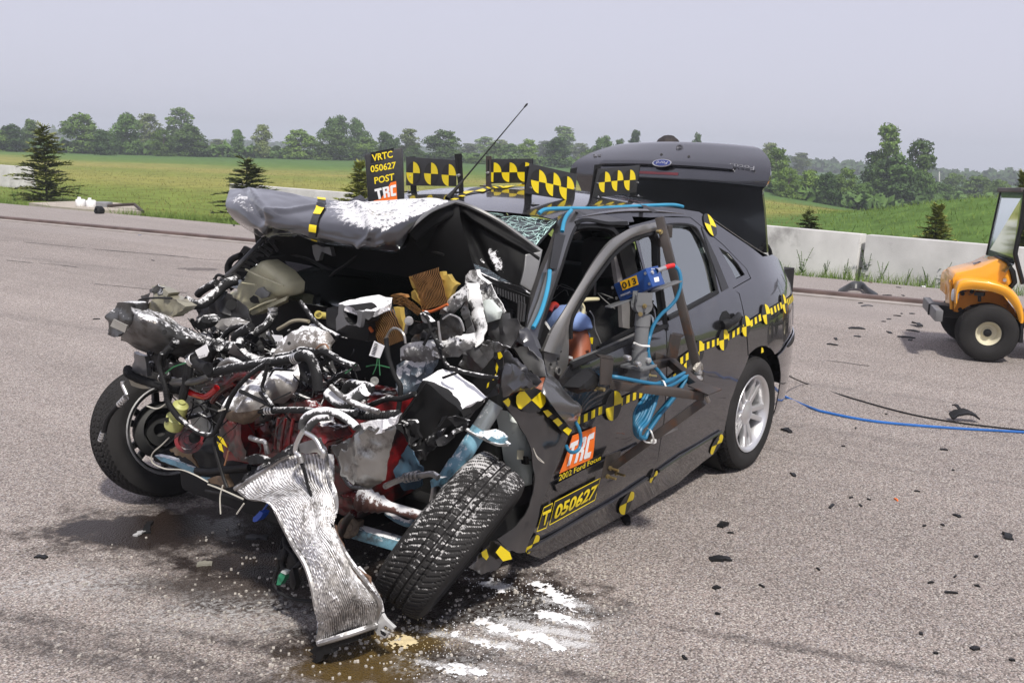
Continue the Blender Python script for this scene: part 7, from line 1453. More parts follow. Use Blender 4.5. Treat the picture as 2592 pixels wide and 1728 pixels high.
# loom and plugs dangling left of the radiator
LM = thing('dangling_loom', 'black wiring loom with a green plug trailing on the ground by the radiator', 'wiring', at('E', 480, 900, 'X', 2.72))
for s_, r_ in (('420,430,2.66 385,560 378,680 340,770 335,850 400,930 520,985 690,1002', .006), ('430,430,2.66 440,540 410,640 420,700', .010), ('560,560,2.66 580,640 520,710 500,780 505,880', .009), ('430,500 500,580 540,650 560,700', .006)): hz('loom_wire', 'E', 'X', 2.72, s_, r_, RUBBER, LM)
sc('green_plug', 'E', 'X', 2.74, '372,770 395,740 440,745 435,780 390,855 355,850', mat('green_plastic', (.02, .2, .1), rough=.5), LM, thick=.02, puff=.006, edge=.01); sc('plug_collar', 'E', 'X', 2.745, '392,740 405,725 440,738 440,762', WHITEP, LM, thick=.02, amp=0); sc('black_plug', 'E', 'X', 2.74, '470,740 500,700 520,780 530,840 510,910 480,860', BLACK, LM, thick=.02, puff=.006, edge=.01); sc('black_plug', 'E', 'X', 2.72, '380,540 430,520 440,620 400,680 370,640', BLACK, LM, thick=.03, puff=.01, edge=.015); sc('black_plug', 'E', 'X', 2.72, '450,580 510,560 540,640 480,720 450,680', BLACK, LM, thick=.03, puff=.01, edge=.015)

# ============================================================= target boards on the roof
def board(label, F, foot_l, foot_r, zf, panel_, discs, brs, rx, ry, loc_group='target boards standing on the roof', dirn=None):
    a = onz(F, *foot_l, roofZ); b = onz(F, *foot_r, roofZ); d = V(dirn) if dirn else (b - a); d.z = 0; d = d.normalized(); n = V((-d.y, d.x, 0)); n = n if n.dot(CAM - a) > 0 else -n
    t = thing('target_board', label, 'target board', (a + b) / 2, loc_group); W_ = lambda q, o=0.0: onplane(F, q[0], q[1], a + n * o, n)
    BM = mat('board_black', (.022, .022, .023), rough=.45, var=.2)
    mb = MB(); mb.prism([W_(q) for q in panel_], -n * .006); mb.build('panel', BM, t, bevel=.002)
    for cx, cy in discs:
        c = W_((cx, cy)); ex = (W_((cx + 30, cy + (panel_[1][1] - panel_[0][1]) / (panel_[1][0] - panel_[0][0]) * 30)) - c).normalized(); ez = V((0, 0, 1)); rz = (W_((cx, cy - ry)) - c).length; rxx = (W_((cx + rx, cy)) - c).length; rm = rz * .96
        ring = [c + n * .0015 + ex * rm * math.cos(q) + ez * rm * math.sin(q) for q in np.linspace(0, 2 * math.pi, 33)[:-1]]
        o = MB(); flat(o, list(range(32)), [(0, i, i + 1) for i in range(1, 31)], lambda k: ring[k]); dk = o.build('target_disc', mat('disc_black', (.012, .011, .010), rough=.5, var=.2), t)
        o = MB()
        for k in (0, 1):
            s = [c + n * .003] + [c + n * .003 + ex * rm * math.cos(q) + ez * rm * math.sin(q) for q in np.linspace(math.pi * k, math.pi * k + math.pi / 2, 9)]; flat(o, list(range(10)), [(0, i, i + 1) for i in range(1, 9)], lambda j: s[j])
        o.build('target_quarter', YELLOW, dk)
    for q0, q1, q2, q3, off, st in brs:
        P = [W_(q, off) for q in (q0, q1, q2, q3)]; mb = MB(); mb.prism(P, -n * .005)
        foot = (P[2] + P[3]) / 2; mb.hexa(foot - d * .02 - n * .03 - V((0, 0, .001)), d * .04, n * .075, V((0, 0, .005))); br = mb.build('bracket', st, t)
        mb = MB(); mb.lathe(foot + n * .03, V((0, 0, 1)), [(0, .006), (.007, .006), (.007, .003), (.012, .003), (.012, 0)], 8); mid = P[0].lerp(P[3], .55).lerp(P[1].lerp(P[2], .55), .5); mb.lathe(mid, n, [(0, .007), (.006, .007), (.006, .0035), (.018, .0035), (.018, 0)], 8); mb.build('bolt', ALU, br)
        mb = MB(); m0 = P[0].lerp(P[1], .5); m1 = P[3].lerp(P[2], .5); e = (P[1] - P[0]).normalized() * .004; q = [m0.lerp(m1, .12) - e + n * .001, m0.lerp(m1, .12) + e + n * .001, m0.lerp(m1, .62) + e + n * .001, m0.lerp(m1, .62) - e + n * .001]; flat(mb, [0, 1, 2, 3], [(0, 1, 2), (0, 2, 3)], lambda k: q[k]); mb.build('slot', DARK, br)
board('scratched target board behind the black number sign, back left of the roof', 'F', (430, 492), (775, 485), 1.4, [(375, 226), (745, 250), (745, 446), (375, 440)], [(432, 346), (565, 352), (697, 363)], [((735, 205), (785, 205), (800, 492), (770, 492), .004, BLACK), ((400, 225), (440, 225), (450, 490), (410, 490), -.012, BLACK)], 52, 86)
board('target board with a rusty left bracket, back of the roof between two others', 'F', (985, 443), (1300, 432), 1.42, [(1000, 242), (1312, 240), (1312, 420), (1000, 425)], [(1030, 342), (1148, 342), (1264, 340)], [((970, 220), (1008, 220), (1008, 446), (970, 446), .004, STEEL), ((1285, 240), (1318, 240), (1318, 430), (1285, 430), -.012, BLACK)], 48, 76)
board('front target board tilted over the windscreen, on L-shaped feet', 'F', (1285, 580), (1590, 578), 1.4, [(1300, 276), (1650, 356), (1630, 555), (1265, 500)], [(1361, 411), (1468, 432), (1569, 459)], [((1265, 300), (1305, 290), (1312, 585), (1262, 582), -.009, BLACK), ((1605, 315), (1650, 305), (1615, 582), (1575, 580), -.009, BLACK)], 50, 92, dirn=(-1, .12, 0))
board('target board in front of the boot lid, rear right of the roof', 'F', (1770, 530), (2050, 522), 1.4, [(1806, 316), (2115, 290), (2090, 490), (1764, 536)], [(1851, 414), (1945, 404), (2037, 400)], [((1785, 285), (1830, 282), (1785, 535), (1748, 532), -.009, BLACK), ((2085, 286), (2122, 284), (2085, 525), (2045, 522), -.009, BLACK)], 46, 80, dirn=(-1, .05, 0))
# reflections of the boards come from the paint itself
# ============================================================= number sign on the bonnet
fp = [at('F', 66, 210, 'X', 1.99), at('F', 345, 156, 'X', 1.90), at('F', 357, 545, 'X', 1.90), at('F', 92, 567, 'X', 1.99)]
sn = poly_normal(fp); sn = sn if sn.dot(CAM - fp[0]) > 0 else -sn
dep = (at('F', 388, 530, 'X', 1.83) - fp[2]); dep = -sn * .055 + (fp[1] - fp[0]).normalized() * .0
SIGN = thing('number_sign', 'black box sign with yellow test number and orange logo on the bonnet', 'sign', (fp[2] + fp[3]) / 2)
mb = MB(); mb.prism(fp, dep); mb.build('sign_box', mat('sign_black', (.02, .02, .022), rough=.5, var=.25, bump=.15), SIGN, bevel=.008)
SQ = lambda pts, o=.002: [onplane('F', a, b, fp[0] + sn * o, sn) for a, b in pts]
for s_, q, pl in (('VRTC', ((126, 262), (278, 232), (273, 180), (120, 210)), ((112, 275), (285, 240), (285, 160), (112, 195))), ('050627', ((114, 345), (302, 312), (299, 262), (110, 293)), ((108, 352), (302, 318), (302, 252), (108, 285))), ('POST', ((143, 430), (288, 400), (287, 348), (138, 380)), ((130, 440), (292, 408), (288, 340), (125, 372)))):
    mb = MB(); mb.prism(SQ(pl, .002), -sn * .001); mb.build('label_strip', mat('label_black', (.006, .005, .005), rough=.35, var=.1), SIGN); lettering('lettering', YELLOW, SIGN, s_, SQ(q, .0035), 0, .02)
mb = MB(); mb.prism(SQ(((136, 560), (310, 543), (302, 408), (128, 450)), .002), -sn * .001); o = mb.build('logo_plate', ORANGE, SIGN); lettering('logo_lettering', WHITES, SIGN, 'LOGO', SQ(((158, 545), (303, 515), (300, 432), (140, 468)), .0035), 0)
# ============================================================= steel camera frame bolted to the door
RIG = thing('camera_frame', 'welded dark steel tube frame bolted to the door, holding the blue camera', 'camera rig', (1.3, 1.0, .6))
def rbar(F, ax, a, b, w_, name='frame_bar', m=STEEL, h=None, up=V((0, 0, 1))): mb = MB(); mb.bar(tr(F, ax, 1, a)[0], tr(F, ax, 1, b)[0], w_, h, up); return mb.build(name, m, RIG, bevel=.004)
zf = .735
A_ = at('H', 950, 225, 'Z', zf); B_ = at('H', 1700, 318, 'Z', zf - .03); C_ = at('Q', 500, 490, 'Z', zf); D_ = at('Q', 800, 650, 'Z', zf - .01); E_ = at('Q', 250, 560, 'Z', zf)
def sbar(p, q, w_=.032, name='frame_bar', m=STEEL, h=None): mb = MB(); mb.bar(p, q, w_, h); return mb.build(name, m, RIG, bevel=.004)
sbar(A_, B_, .034); sbar(E_ + (E_ - C_) * .9, C_, .034); sbar(C_, D_.lerp(B_, .6), .034); sbar(at('Q', 270, 395, 'Z', zf + .03), C_, .034)
up_t, up_b = at('G', 1672, 105, 'Y', .80), at('G', 2012, 1455, 'Y', .99); sbar(up_t, up_b, .036)
sbar(B_ + V((0, 0, -.02)), at('H', 965, 890, 'Y', .885), .034, 'brace')
mb = MB(); scrap(mb, tr('H', 'Y', .885, '932,790 1042,755 1012,925 888,975'), .006, 0); mb.build('door_plate', STEEL, RIG)
BR = mat('brass_bolt', (.35, .28, .14), rough=.35, metal=.8)
mb = MB()
for a, b in ((950, 890), (1000, 930), (930, 955)): c = at('H', a, b, 'Y', .89); mb.lathe(c, (.1, 1, 0), [(0, .010), (.008, .010), (.008, .0055), (.045, .0055), (.045, 0)], 8)
c = at('H', 825, 250, 'Y', .96); mb.lathe(c, (.1, 1, 0), [(-.03, .006), (0, .013), (.01, .013), (.01, .007), (.05, .007), (.05, 0)], 8); mb.build('bolt', BR, RIG)
mb = MB(); mb.prism(tr('H', 'Y', 1.0, '885,10 985,25 965,235 878,230'), V((.0, -.006, 0))); top = at('H', 885, 10, 'Y', 1.0); mb.prism([at('H', 885, 10, 'Y', 1.0), at('H', 985, 25, 'Y', 1.0), at('H', 965, 0, 'Y', .93), at('H', 840, -15, 'Y', .93)], V((0, 0, -.006))); mb.build('hook_plate', STEEL, RIG, bevel=.002)
mb = MB(); mb.prism(tr('Q', 'Y', .95, '520,130 655,160 600,462 465,430'), V((.0, -.006, 0))); mb.prism([at('Q', 520, 130, 'Y', .95), at('Q', 655, 160, 'Y', .95), at('Q', 690, 135, 'Y', .89), at('Q', 545, 105, 'Y', .89)], V((0, 0, -.006))); mb.build('hook_plate', STEEL, RIG, bevel=.002)
mb = MB(); mb.prism(tr('H', 'Z', zf + .004, '1570,232 1662,198 1842,262 1735,308'), V((0, 0, -.006))); mb.build('flat_plate', STEEL, RIG, bevel=.002)
mb = MB(); mb.box(at('Q', 840, 700, 'Y', .98), (.06, .05, .05)); mb.build('joint_block', STEEL, RIG, bevel=.004)
mb = MB(); c = at('Q', 870, 590, 'Y', 1.0); mb.lathe(c - V((0, 0, .02)), (0, 0, 1), [(0, .02), (.012, .02), (.012, .013), (.02, .014), (.03, .014), (.03, 0)], 6); mb.lathe(c - V((0, 0, .045)), (0, 0, 1), [(0, .025), (.008, .025), (.008, .018), (.02, .017), (.02, 0)], 14); mb.build('bolt', ALU, RIG)
WELD = mat('weld_bead', (.4, .37, .33), rough=.4, metal=.8, var=.4, bump=.5, bs=200); mb = MB(); mb.tube([up_b - V((.02, 0, .01)), up_b + V((.01, .01, .012)), up_b + V((.03, 0, -.01))], .016, 7, 3); mb.tube([B_ + V((.0, .01, .02)), B_ + V((.02, .02, 0)), B_ + V((0, .02, -.02))], .008, 6, 3); mb.build('weld', WELD, RIG, crumple=.006)
mb = MB(); c = at('G', 1680, 238, 'Y', .82); mb.lathe(c, V((.2, 1, 0)), [(-.02, .006), (.0, .012), (.003, .012), (.003, .008), (.009, .008), (.009, 0)], 12); mb.build('bolt', BR, RIG); mb = MB(); mb.box(at('G', 1752, 235, 'Y', .78), (.04, .02, .055)); mb.box(at('G', 1680, 330, 'Y', .77), (.05, .03, .04)); mb.build('clamp_lug', STEEL, RIG, bevel=.003)
GREYP = mat('grey_paint', (.14, .145, .15), rough=.4, var=.18, coat=.2, grime=.15)
PO = part('camera_post', at('G', 1500, 1340, 'Y', 1.0), RIG)
pb, pt = at('G', 1490, 1400, 'Y', 1.0), at('G', 1517, 1085, 'Y', 1.0); pd_ = (pt - pb).normalized(); L_ = (pt - pb).length
mb = MB(); mb.lathe(pb, pd_, [(-.02, .031), (L_ * .28, .031), (L_ * .28, .027), (L_, .027), (L_, .030), (L_ + .045, .030), (L_ + .045, 0)], 22); mb.build('tube', GREYP, PO)
mb = MB(); b0 = pb - pd_ * .02; mb.box(b0, (.11, .10, .012)); mb.box(b0 - V((0, 0, .035)), (.07, .06, .07)); mb.build('base_plate', GREYP, PO, bevel=.003)
mb = MB()
for a, b in ((1480, 1430), (1390, 1375), (1570, 1395)): c = at('G', a, b, 'Y', 1.035); mb.lathe(c, V((.4, 1, 0)), [(-.02, .010), (.006, .012), (.012, .008), (.012, 0)], 8)
mb.build('bolt', ALU, PO); mb = MB(); c = at('H', 1265, 155, 'Y', 1.04); mb.lathe(c, V((-.3, 1, 0)), [(0, .008), (.006, .008), (.006, .004), (.03, .004), (.03, 0)], 8); mb.build('bolt', BR, PO)
hd = V((.62, .78, 0)); c1 = at('G', 1535, 905, 'Y', 1.02)
for k, o_ in enumerate((0, -.05)):
    mb = MB(); mb.lathe(c1 + hd * o_, hd, [(-.006, 0), (-.006, .034), (0, .034), (0, 0)], 28); q = c1 + hd * (o_ - .003); mb.hexa(q - V((-hd.y, hd.x, 0)) * .03 + V((0, 0, 0)), V((-hd.y, hd.x, 0)) * .06, hd * .005, V((0, 0, .05))); mb.build('tilt_disc', GREYP, PO)
mb = MB(); mb.lathe(c1, hd, [(0, .009), (.006, .009), (.006, .005), (.016, .005), (.016, 0)], 8); c2 = at('G', 1497, 978, 'Y', 1.03); mb.lathe(c2, hd, [(0, .009), (.006, .009), (.006, 0)], 8); mb.build('bolt', BR, PO)
mb = MB()
for a, b in ((1535, 972), (1565, 968), (1595, 945), (1612, 905), (1612, 865)): mb.lathe(at('G', a, b, 'Y', 1.022), hd, [(0, .0045), (.0015, .0045), (.0015, 0)], 8)
mb.build('index_hole', DARK, PO)
mb = MB(); s0, s1 = at('G', 1205, 925, 'D', 3.86), at('G', 1845, 688, 'D', 3.86); dd = (s1 - s0); nn = V((.6, .78, .1)).normalized(); mb.hexa(s0 - nn * .035, dd, nn * .07, V((0, 0, .006))); mb.hexa(at('G', 1450, 800, 'D', 3.80), V((-.02, .03, 0)), V((.02, .02, 0)), V((0, 0, -.03))); mb.build('mount_bar', GREYP, PO, bevel=.002)
# ============================================================= blue high-speed camera
P0, PL, PR, PD = at('G', 1546, 566, 'D', 3.74), at('G', 1258, 712, 'D', 3.88), at('G', 1660, 541, 'D', 3.80), at('G', 1612, 735, 'D', 3.735)
CAMO = thing('high_speed_camera', 'blue box camera numbered 013 mounted beside the front window', 'camera', PD); BL = mat('camera_blue', (.02, .07, .26), rough=.38, metal=.25, var=.12, coat=.3)
a, b, c = PL - P0, PR - P0, PD - P0
mb = MB(); mb.hexa(P0, a, b, c); mb.build('housing', BL, CAMO, bevel=.003)
side_n = (a.cross(c)).normalized(); side_n = side_n if side_n.dot(CAM - P0) > 0 else -side_n; end_n = (b.cross(c)).normalized(); end_n = end_n if end_n.dot(CAM - P0) > 0 else -end_n
on = lambda u, v, o=.001: P0 + a * u + c * v + side_n * o
mb = MB(); mb.prism([on(.22, .22), on(.72, .22), on(.72, .72), on(.22, .72)], -side_n * .0005)
sq = lambda pts, o: [onplane('G', x, y, P0 + side_n * o, side_n) for x, y in pts]
yl = MB(); yl.prism(sq(((1340, 767), (1482, 712), (1462, 628), (1314, 688)), .002), -side_n * .001); yl.build('number_label', mat('label_amber', (.75, .42, .01), rough=.45), CAMO); lettering('lettering', BLACKT, CAMO, '013', sq(((1342, 755), (1468, 705), (1452, 648), (1328, 698)), .0035), 0, .02)
lettering('lettering', WHITES, CAMO, 'SPEEDCAM', sq(((1322, 822), (1408, 788), (1405, 772), (1322, 806)), .0025), 0, .0)
mb = MB()
for k in range(9):
    for (x0, x1) in ((1268 + 7 * k, 1318 + 7 * k), (1470, 1535)):
        y0 = 728 + 14 * k; q = sq(((x0, y0 + 2 - (x0 - 1268) * .06), (x1, y0 - 20 - (x0 - 1268) * .3 if x0 > 1400 else y0 - 22), (x1, y0 - 17 - (x0 - 1268) * .3 if x0 > 1400 else y0 - 19), (x0, y0 + 5 - (x0 - 1268) * .06)), .0012)
        if (x0 > 1400 and k < 8) or k < 9: flat(mb, [0, 1, 2, 3], [(0, 1, 2), (0, 2, 3)], lambda j: q[j])
mb.build('vent_slot', mat('vent_dark', (.006, .015, .06), rough=.5), CAMO)
mb = MB(); mb.prism(sq(((1375, 812), (1490, 768), (1492, 763), (1376, 807)), .002), -side_n * .0005); mb.build('gold_line', BR, CAMO)
mb = MB()
for x, y in ((1545, 612), (1582, 706), (1285, 835), (1250, 742)): mb.lathe(onplane('G', x, y, P0, side_n), side_n, [(0, .006), (.002, .006), (.002, .003), (.0005, 0)], 10)
mb.build('screw', ALU, CAMO)
lc = P0 + a * 1.0 + b * .5 + c * .5; mb = MB(); mb.hexa(P0 + a * 1.0 + b * .08 + c * .06, a.normalized() * .02, b * .84, c * .88); mb.lathe(lc, a, [(0, .02), (.045, .02), (.045, .016), (.03, .015), (.03, 0)], 18); mb.build('lens', BLACK, CAMO)
en = lambda pts, o: [onplane('G', x, y, P0 + end_n * o, end_n) for x, y in pts]
mb = MB(); mb.prism(en(((1632, 692), (1672, 682), (1664, 642), (1622, 652)), .001), -end_n * .0005); mb.build('serial_label', WHITES, CAMO); mb = MB(); mb.lathe(en(((1601, 605),), 0)[0], end_n, [(0, .008), (.006, .008), (.006, .004), (.008, .004), (.008, 0)], 14); mb.build('small_socket', ALU, CAMO)
mb = MB()
for x in (1603, 1614, 1625): mb.lathe(en(((x, 572),), 0)[0], end_n, [(0, .0022), (.001, 0)], 8)
mb.build('led', WHITES, CAMO)
k0 = en(((1640, 592),), 0)[0]; k1 = at('G', 1722, 562, 'D', 3.84); mb = MB(); mb.lathe(k0, k1 - k0, [(0, .012), (.005, .012), (.005, .009), ((k1 - k0).length, .009)], 14); mb.build('plug', ALU, CAMO)
# ============================================================= cables
CB = thing('blue_cable_coil', 'coiled blue camera cable tied to the steel frame', 'cable', at('H', 1200, 640, 'Y', 1.02))
mb = MB(); mb.tube([k1, at('G', 1760, 548, 'D', 3.85), at('G', 1803, 540, 'D', 3.86)], .0095, 10, 3); mb.build('red_sleeve', mat('red_sleeve', (.5, .015, .015), rough=.5), CB)
hz('cable_run', 'G', 'D', 3.86, '1800,540 1840,575 1862,640 1862,720 1830,830 1770,910 1690,980 1620,1080 1580,1200 1568,1290,3.82 1590,1400,3.84 1660,1490,3.88 H1330,110,3.95 H1395,190,3.95', .0072, CABLE, CB, seg=8)
hz('cable_run', 'H', 'Y', 1.0, '815,158,.94 900,160,.95 1000,168,1.0 1120,190,1.03 1250,214,1.05 1330,222,1.06 1400,208,1.06 1480,170,1.06 1545,135,1.04', .0072, CABLE, CB, seg=8)
r2 = random.Random(8)
for k in range(8):
    j = lambda a: r2.uniform(-a, a); f = k / 7; y0 = .98 + .09 * f
    pts = [(1560 + j(14), 135 + 30 * f + j(6)), (1480 + j(10), 175 + 45 * f), (1360 - 70 * (1 - f) + j(12), 235 + 50 * f), (1235 + 75 * f + j(10), 330 + 60 * f), (1160 + 95 * f + j(10), 440 + 80 * f), (1140 + 60 * f + j(8), 540 + 40 * f), (1165 + 30 * f + j(8), 630 + 6 * f), (1215 + 18 * f, 648 + j(8)), (1255 + 10 * f + j(8), 600 + j(12)), (1300 + 45 * f, 500 - 20 * f), (1395 + 50 * f + j(10), 380 - 20 * f), (1490 + 25 * f, 260), (1565 + j(10), 170 + j(10))]
    hz('cable_loop', 'H', 'Y', y0, ' '.join(f'{a:.0f},{b:.0f}' for a, b in pts), .0072, CABLE, CB, seg=7)
TIE = mat('cable_tie', (.7, .7, .68), rough=.4)
for s_, y_ in (('1362,200,1.05 1380,205,1.085 1400,260,1.10 1405,325,1.07', 1.08), ('1255,580,1.04 1280,600,1.09 1300,660,1.09 1308,690,1.07', 1.07), ('1210,655,1.05 1240,685,1.06 1290,690,1.06', 1.06)): hz('cable_tie', 'H', 'Y', y_, s_, .0035, TIE, CB, seg=6)
mb = MB(); mb.box(at('H', 1300, 678, 'Y', 1.075), (.02, .014, .014)); mb.build('cable_tie', TIE, CB); hz('cable_tie', 'G', 'Y', 1.035, '1445,1238 1500,1262 1565,1268 1580,1268', .0045, TIE, CB, seg=6)
RC = thing('roof_cable', 'light blue cable taped along the roof edge and down the windscreen pillar', 'cable', at('G', 880, 25, 'Y', .56))
def rc(pts, name='cable_run'): mb = MB(); mb.tube(pts, .0085, 8, 5); mb.build(name, CABLEL, RC)
rc([at('J', a, b, 'Y', .545) for a, b in ((-330, 960), (-250, 915), (0, 905), (120, 906), (300, 905), (560, 890), (800, 878), (1000, 868), (1100, 865), (1180, 868), (1255, 885))])
rc([V((x, bodyY(x, z) + .018, z)) for x, z in sds('G', '762,232 775,160 800,95 845,42')]); rc([V((x, bodyY(x, z) + .022, z)) for x, z in sds('G', '640,580 632,680 605,810 565,940 520,1040 488,1095')])
for q in ([(780, 862), (850, 868), (990, 940), (930, 950)], [(0, 895), (60, 900), (210, 975), (150, 978)]):
    mb = MB(); p4 = [onz('J', a, b, lambda x, y: roofZ(x, min(.585, y)) + .010) for a, b in q]; flat(mb, [0, 1, 2, 3], [(0, 1, 2), (0, 2, 3)], lambda k: p4[k]); mb.build('tape_patch', BLACKT, RC)
t = thing('cable_end', 'short loop of dark blue cable hanging over the orange door sticker', 'cable', at('H', 660, 760, 'Y', .93)); hz('cable_run', 'H', 'Y', .95, '680,525,.93 708,580 722,650 715,720 690,755 655,767 625,750 607,715,.93', .0068, CABLE, t, seg=8)
t = thing('ground_cable', 'bright blue cable lying on the pavement behind the car to the right edge', 'cable', at('I', 1200, 1000, 'Z', 0)); mb = MB(); mb.tube([at('I', 1003, 893, 'Y', .6), at('I', 1090, 965, 'Z', .012), at('I', 1280, 1045, 'Z', .008), at('T', 1900, 947, 'Z', .008), at('T', 2000, 966, 'Z', .008), at('T', 2150, 980, 'Z', .008), at('T', 2352, 992, 'Z', .008), at('T', 2700, 1012, 'Z', .008), at('T', 3300, 1110, 'Z', .008), at('T', 4200, 1160, 'Z', .008)], .009, 7, 6); mb.build('cable_run', mat('bright_blue_cable', (.02, .12, .4), rough=.45), t)
t = thing('ground_cable', 'thin black cable lying on the pavement above the bright blue one', 'cable', at('T', 2000, 930, 'Z', 0)); mb = MB(); mb.tube([at('I', 1078, 798, 'Y', .5), at('T', 1850, 880, 'Z', .008), at('T', 1950, 912, 'Z', .006), at('T', 2080, 948, 'Z', .006), at('T', 2200, 970, 'Z', .006), at('T', 2352, 988, 'Z', .006), at('T', 2800, 1040, 'Z', .006), at('T', 3500, 1060, 'Z', .006)], .005, 6, 6); mb.build('cable_run', BLACK, t)
# ============================================================= dummy and the person
def body(name, joints, edges, m, parent, sub=2):
    me = bpy.data.meshes.new(name); me.from_pydata([j[:3] for j in joints], edges, []); o = bpy.data.objects.new(name, me); COL.objects.link(o)
    sk = o.modifiers.new('skin', 'SKIN'); sv = me.skin_vertices[0].data
    for i, j in enumerate(joints): r = j[3]; sv[i].radius = (r, j[4] if len(j) > 4 else r); sv[i].use_root = (i == 0)
    ss = o.modifiers.new('sub', 'SUBSURF'); ss.levels = sub; ss.render_levels = sub
    dg = bpy.context.evaluated_depsgraph_get(); m2 = bpy.data.meshes.new_from_object(o.evaluated_get(dg)); bpy.data.objects.remove(o)
    mb = MB(); mb.v = [v.co.copy() for v in m2.vertices]; mb.f = [list(p.vertices) for p in m2.polygons]; bpy.data.meshes.remove(m2)
    return mb.build(name, m, parent, smooth=180)
DUM = thing('crash_test_dummy', 'brown-skinned crash test dummy in a blue shirt slumped in the driving seat', 'dummy', (1.1, .37, .42)); SKIN = mat('dummy_skin', (.3, .09, .045), rough=.45, var=.15)
sh = at('G', 960, 1090, 'Y', .56); el = at('G', 955, 1400, 'Y', .60)
J = [(1.02, .37, .52, .12), (1.06, .37, .64, .12), (1.1, .37, .76, .13), (1.14, .36, .84, .09), (1.18, .34, .88, .055), (1.24, .32, .90, .08), (1.28, .31, .92, .06), (sh.x, sh.y - .05, sh.z, .065), (sh.x, sh.y, sh.z - .07, .056), (el.x, el.y, el.z - .06, .05), (1.38, .60, .58, .042), (1.50, .52, .60, .03), (1.58, .50, .61, .025),
     (1.14, .24, .79, .06), (1.18, .18, .66, .05), (1.38, .2, .6, .04), (1.5, .25, .62, .03), (1.25, .46, .5, .085), (1.55, .47, .5, .06), (1.7, .47, .28, .045), (1.25, .28, .5, .085), (1.55, .27, .5, .06), (1.7, .27, .28, .045)]
body('dummy_body', J, [(0, 1), (1, 2), (2, 3), (3, 4), (4, 5), (5, 6), (3, 7), (7, 8), (8, 9), (9, 10), (10, 11), (11, 12), (3, 13), (13, 14), (14, 15), (15, 16), (0, 17), (17, 18), (18, 19), (0, 20), (20, 21), (21, 22)], SKIN, DUM)
SHIRT = mat('blue_shirt', (.2, .29, .56), rough=.85, var=.12, bump=.3, bs=50)
JS = [(1.02, .37, .54, .135), (1.06, .37, .66, .135), (1.1, .37, .76, .145), (1.13, .36, .83, .11), (sh.x, sh.y - .05, sh.z + .02, .075), (sh.x + .003, sh.y + .0, sh.z - .005, .064), (sh.x + .005, sh.y + .002, sh.z - .025, .06), (1.14, .24, .79, .07), (1.15, .2, .7, .065)]
o = body('shirt', JS, [(0, 1), (1, 2), (2, 3), (3, 4), (4, 5), (5, 6), (3, 7), (7, 8)], SHIRT, DUM)
for v in o.data.vertices: v.co += mnoise.noise_vector(v.co * 26) * .008
mb = MB(); scrap(mb, tr('G', 'Y', .655, '1045,1190 1075,1190 1070,1250 1055,1245'), .001, 0); mb.build('yellow_mark', YELLOW, DUM)
mb = MB(); mb.tube(tr('G', 'Y', .42, '680,950 705,900 735,895 755,930'), .013, 8, 4); mb.build('face_paint', mat('red_face_paint', (.4, .03, .02), rough=.5), DUM)
sc('airbag', 'G', 'Y', .62, '625,1040 650,1045 695,1110 690,1160 640,1230 610,1210', mat('airbag_cloth', (.6, .6, .57), rough=.8), DUM, thick=.01, puff=.02, edge=.04); sc('white_tab', 'G', 'Y', .66, '858,1355 890,1365 890,1385 858,1378', WHITES, DUM, thick=.003, amp=0)
GT = sc('sensor_box', 'G', 'Y', .55, '880,950 960,905 1015,960 1012,1010 925,1035', mat('sensor_grey', (.3, .28, .25), rough=.5, metal=.3), DUM, thick=.04, amp=.003); hz('strap', 'G', 'Y', .56, '1120,845 1000,850 960,870 985,920 980,990 960,1020', .009, mat('cream_strap', (.6, .55, .35), rough=.8), DUM, seg=6); hz('sensor_lead', 'G', 'Y', .57, '1045,950 1080,1010 1090,1110 1140,1230 1170,1320', .003, mat('pale_wire', (.3, .3, .3)), DUM, seg=5)
ph = at('J', 1128, 112, 'X', -1.75); g = ph.z
PER = thing('person', 'dark-haired person standing behind the raised boot lid, only hair showing', 'person', (-1.75, ph.y, 0)); y = ph.y; H_ = ph.z - .012; hz0 = H_ - .13
J = [(-1.75, y, .95, .14, .11), (-1.75, y, 1.12, .13, .10), (-1.75, y, 1.32, .16, .11), (-1.74, y, 1.45, .09, .08), (-1.73, y, H_ - .25, .055), (-1.71, y, H_ - .17, .075), (-1.70, y, H_ - .1, .085, .08), (-1.70, y, H_ - .06, .07),
     (-1.75, y + .19, 1.42, .06), (-1.76, y + .24, 1.16, .045), (-1.62, y + .2, 1.0, .035), (-1.52, y + .15, 1.02, .03), (-1.75, y - .19, 1.42, .06), (-1.76, y - .24, 1.16, .045), (-1.62, y - .2, 1.0, .035), (-1.52, y - .15, 1.02, .03),
     (-1.75, y + .1, .85, .09), (-1.74, y + .11, .48, .06), (-1.76, y + .11, .08, .045), (-1.62, y + .12, .04, .035), (-1.75, y - .1, .85, .09), (-1.74, y - .11, .48, .06), (-1.76, y - .11, .08, .045), (-1.62, y - .12, .04, .035)]
body('person_body', J, [(0, 1), (1, 2), (2, 3), (3, 4), (4, 5), (5, 6), (6, 7), (3, 8), (8, 9), (9, 10), (10, 11), (3, 12), (12, 13), (13, 14), (14, 15), (0, 16), (16, 17), (17, 18), (18, 19), (0, 20), (20, 21), (21, 22), (22, 23)], mat('person_clothes', (.12, .14, .2), rough=.85), PER)
HAIR = mat('dark_hair', (.018, .012, .01), rough=.6, var=.4, bump=.6, bs=150); mb = MB(); hc = V((-1.71, y, H_ - .09))
vs = []; fs = []; nu, nv = 40, 18
for j in range(nv + 1):
    for i in range(nu):
        th = 2 * math.pi * i / nu; ph_ = math.pi * .62 * j / nv; d = V((math.sin(ph_) * math.cos(th), math.sin(ph_) * math.sin(th), math.cos(ph_))); p = hc + V((d.x * .105, d.y * .098, d.z * .108)); p += d * .008 * mnoise.noise(V((th * 9, ph_ * 2, 1))); vs.append(p)
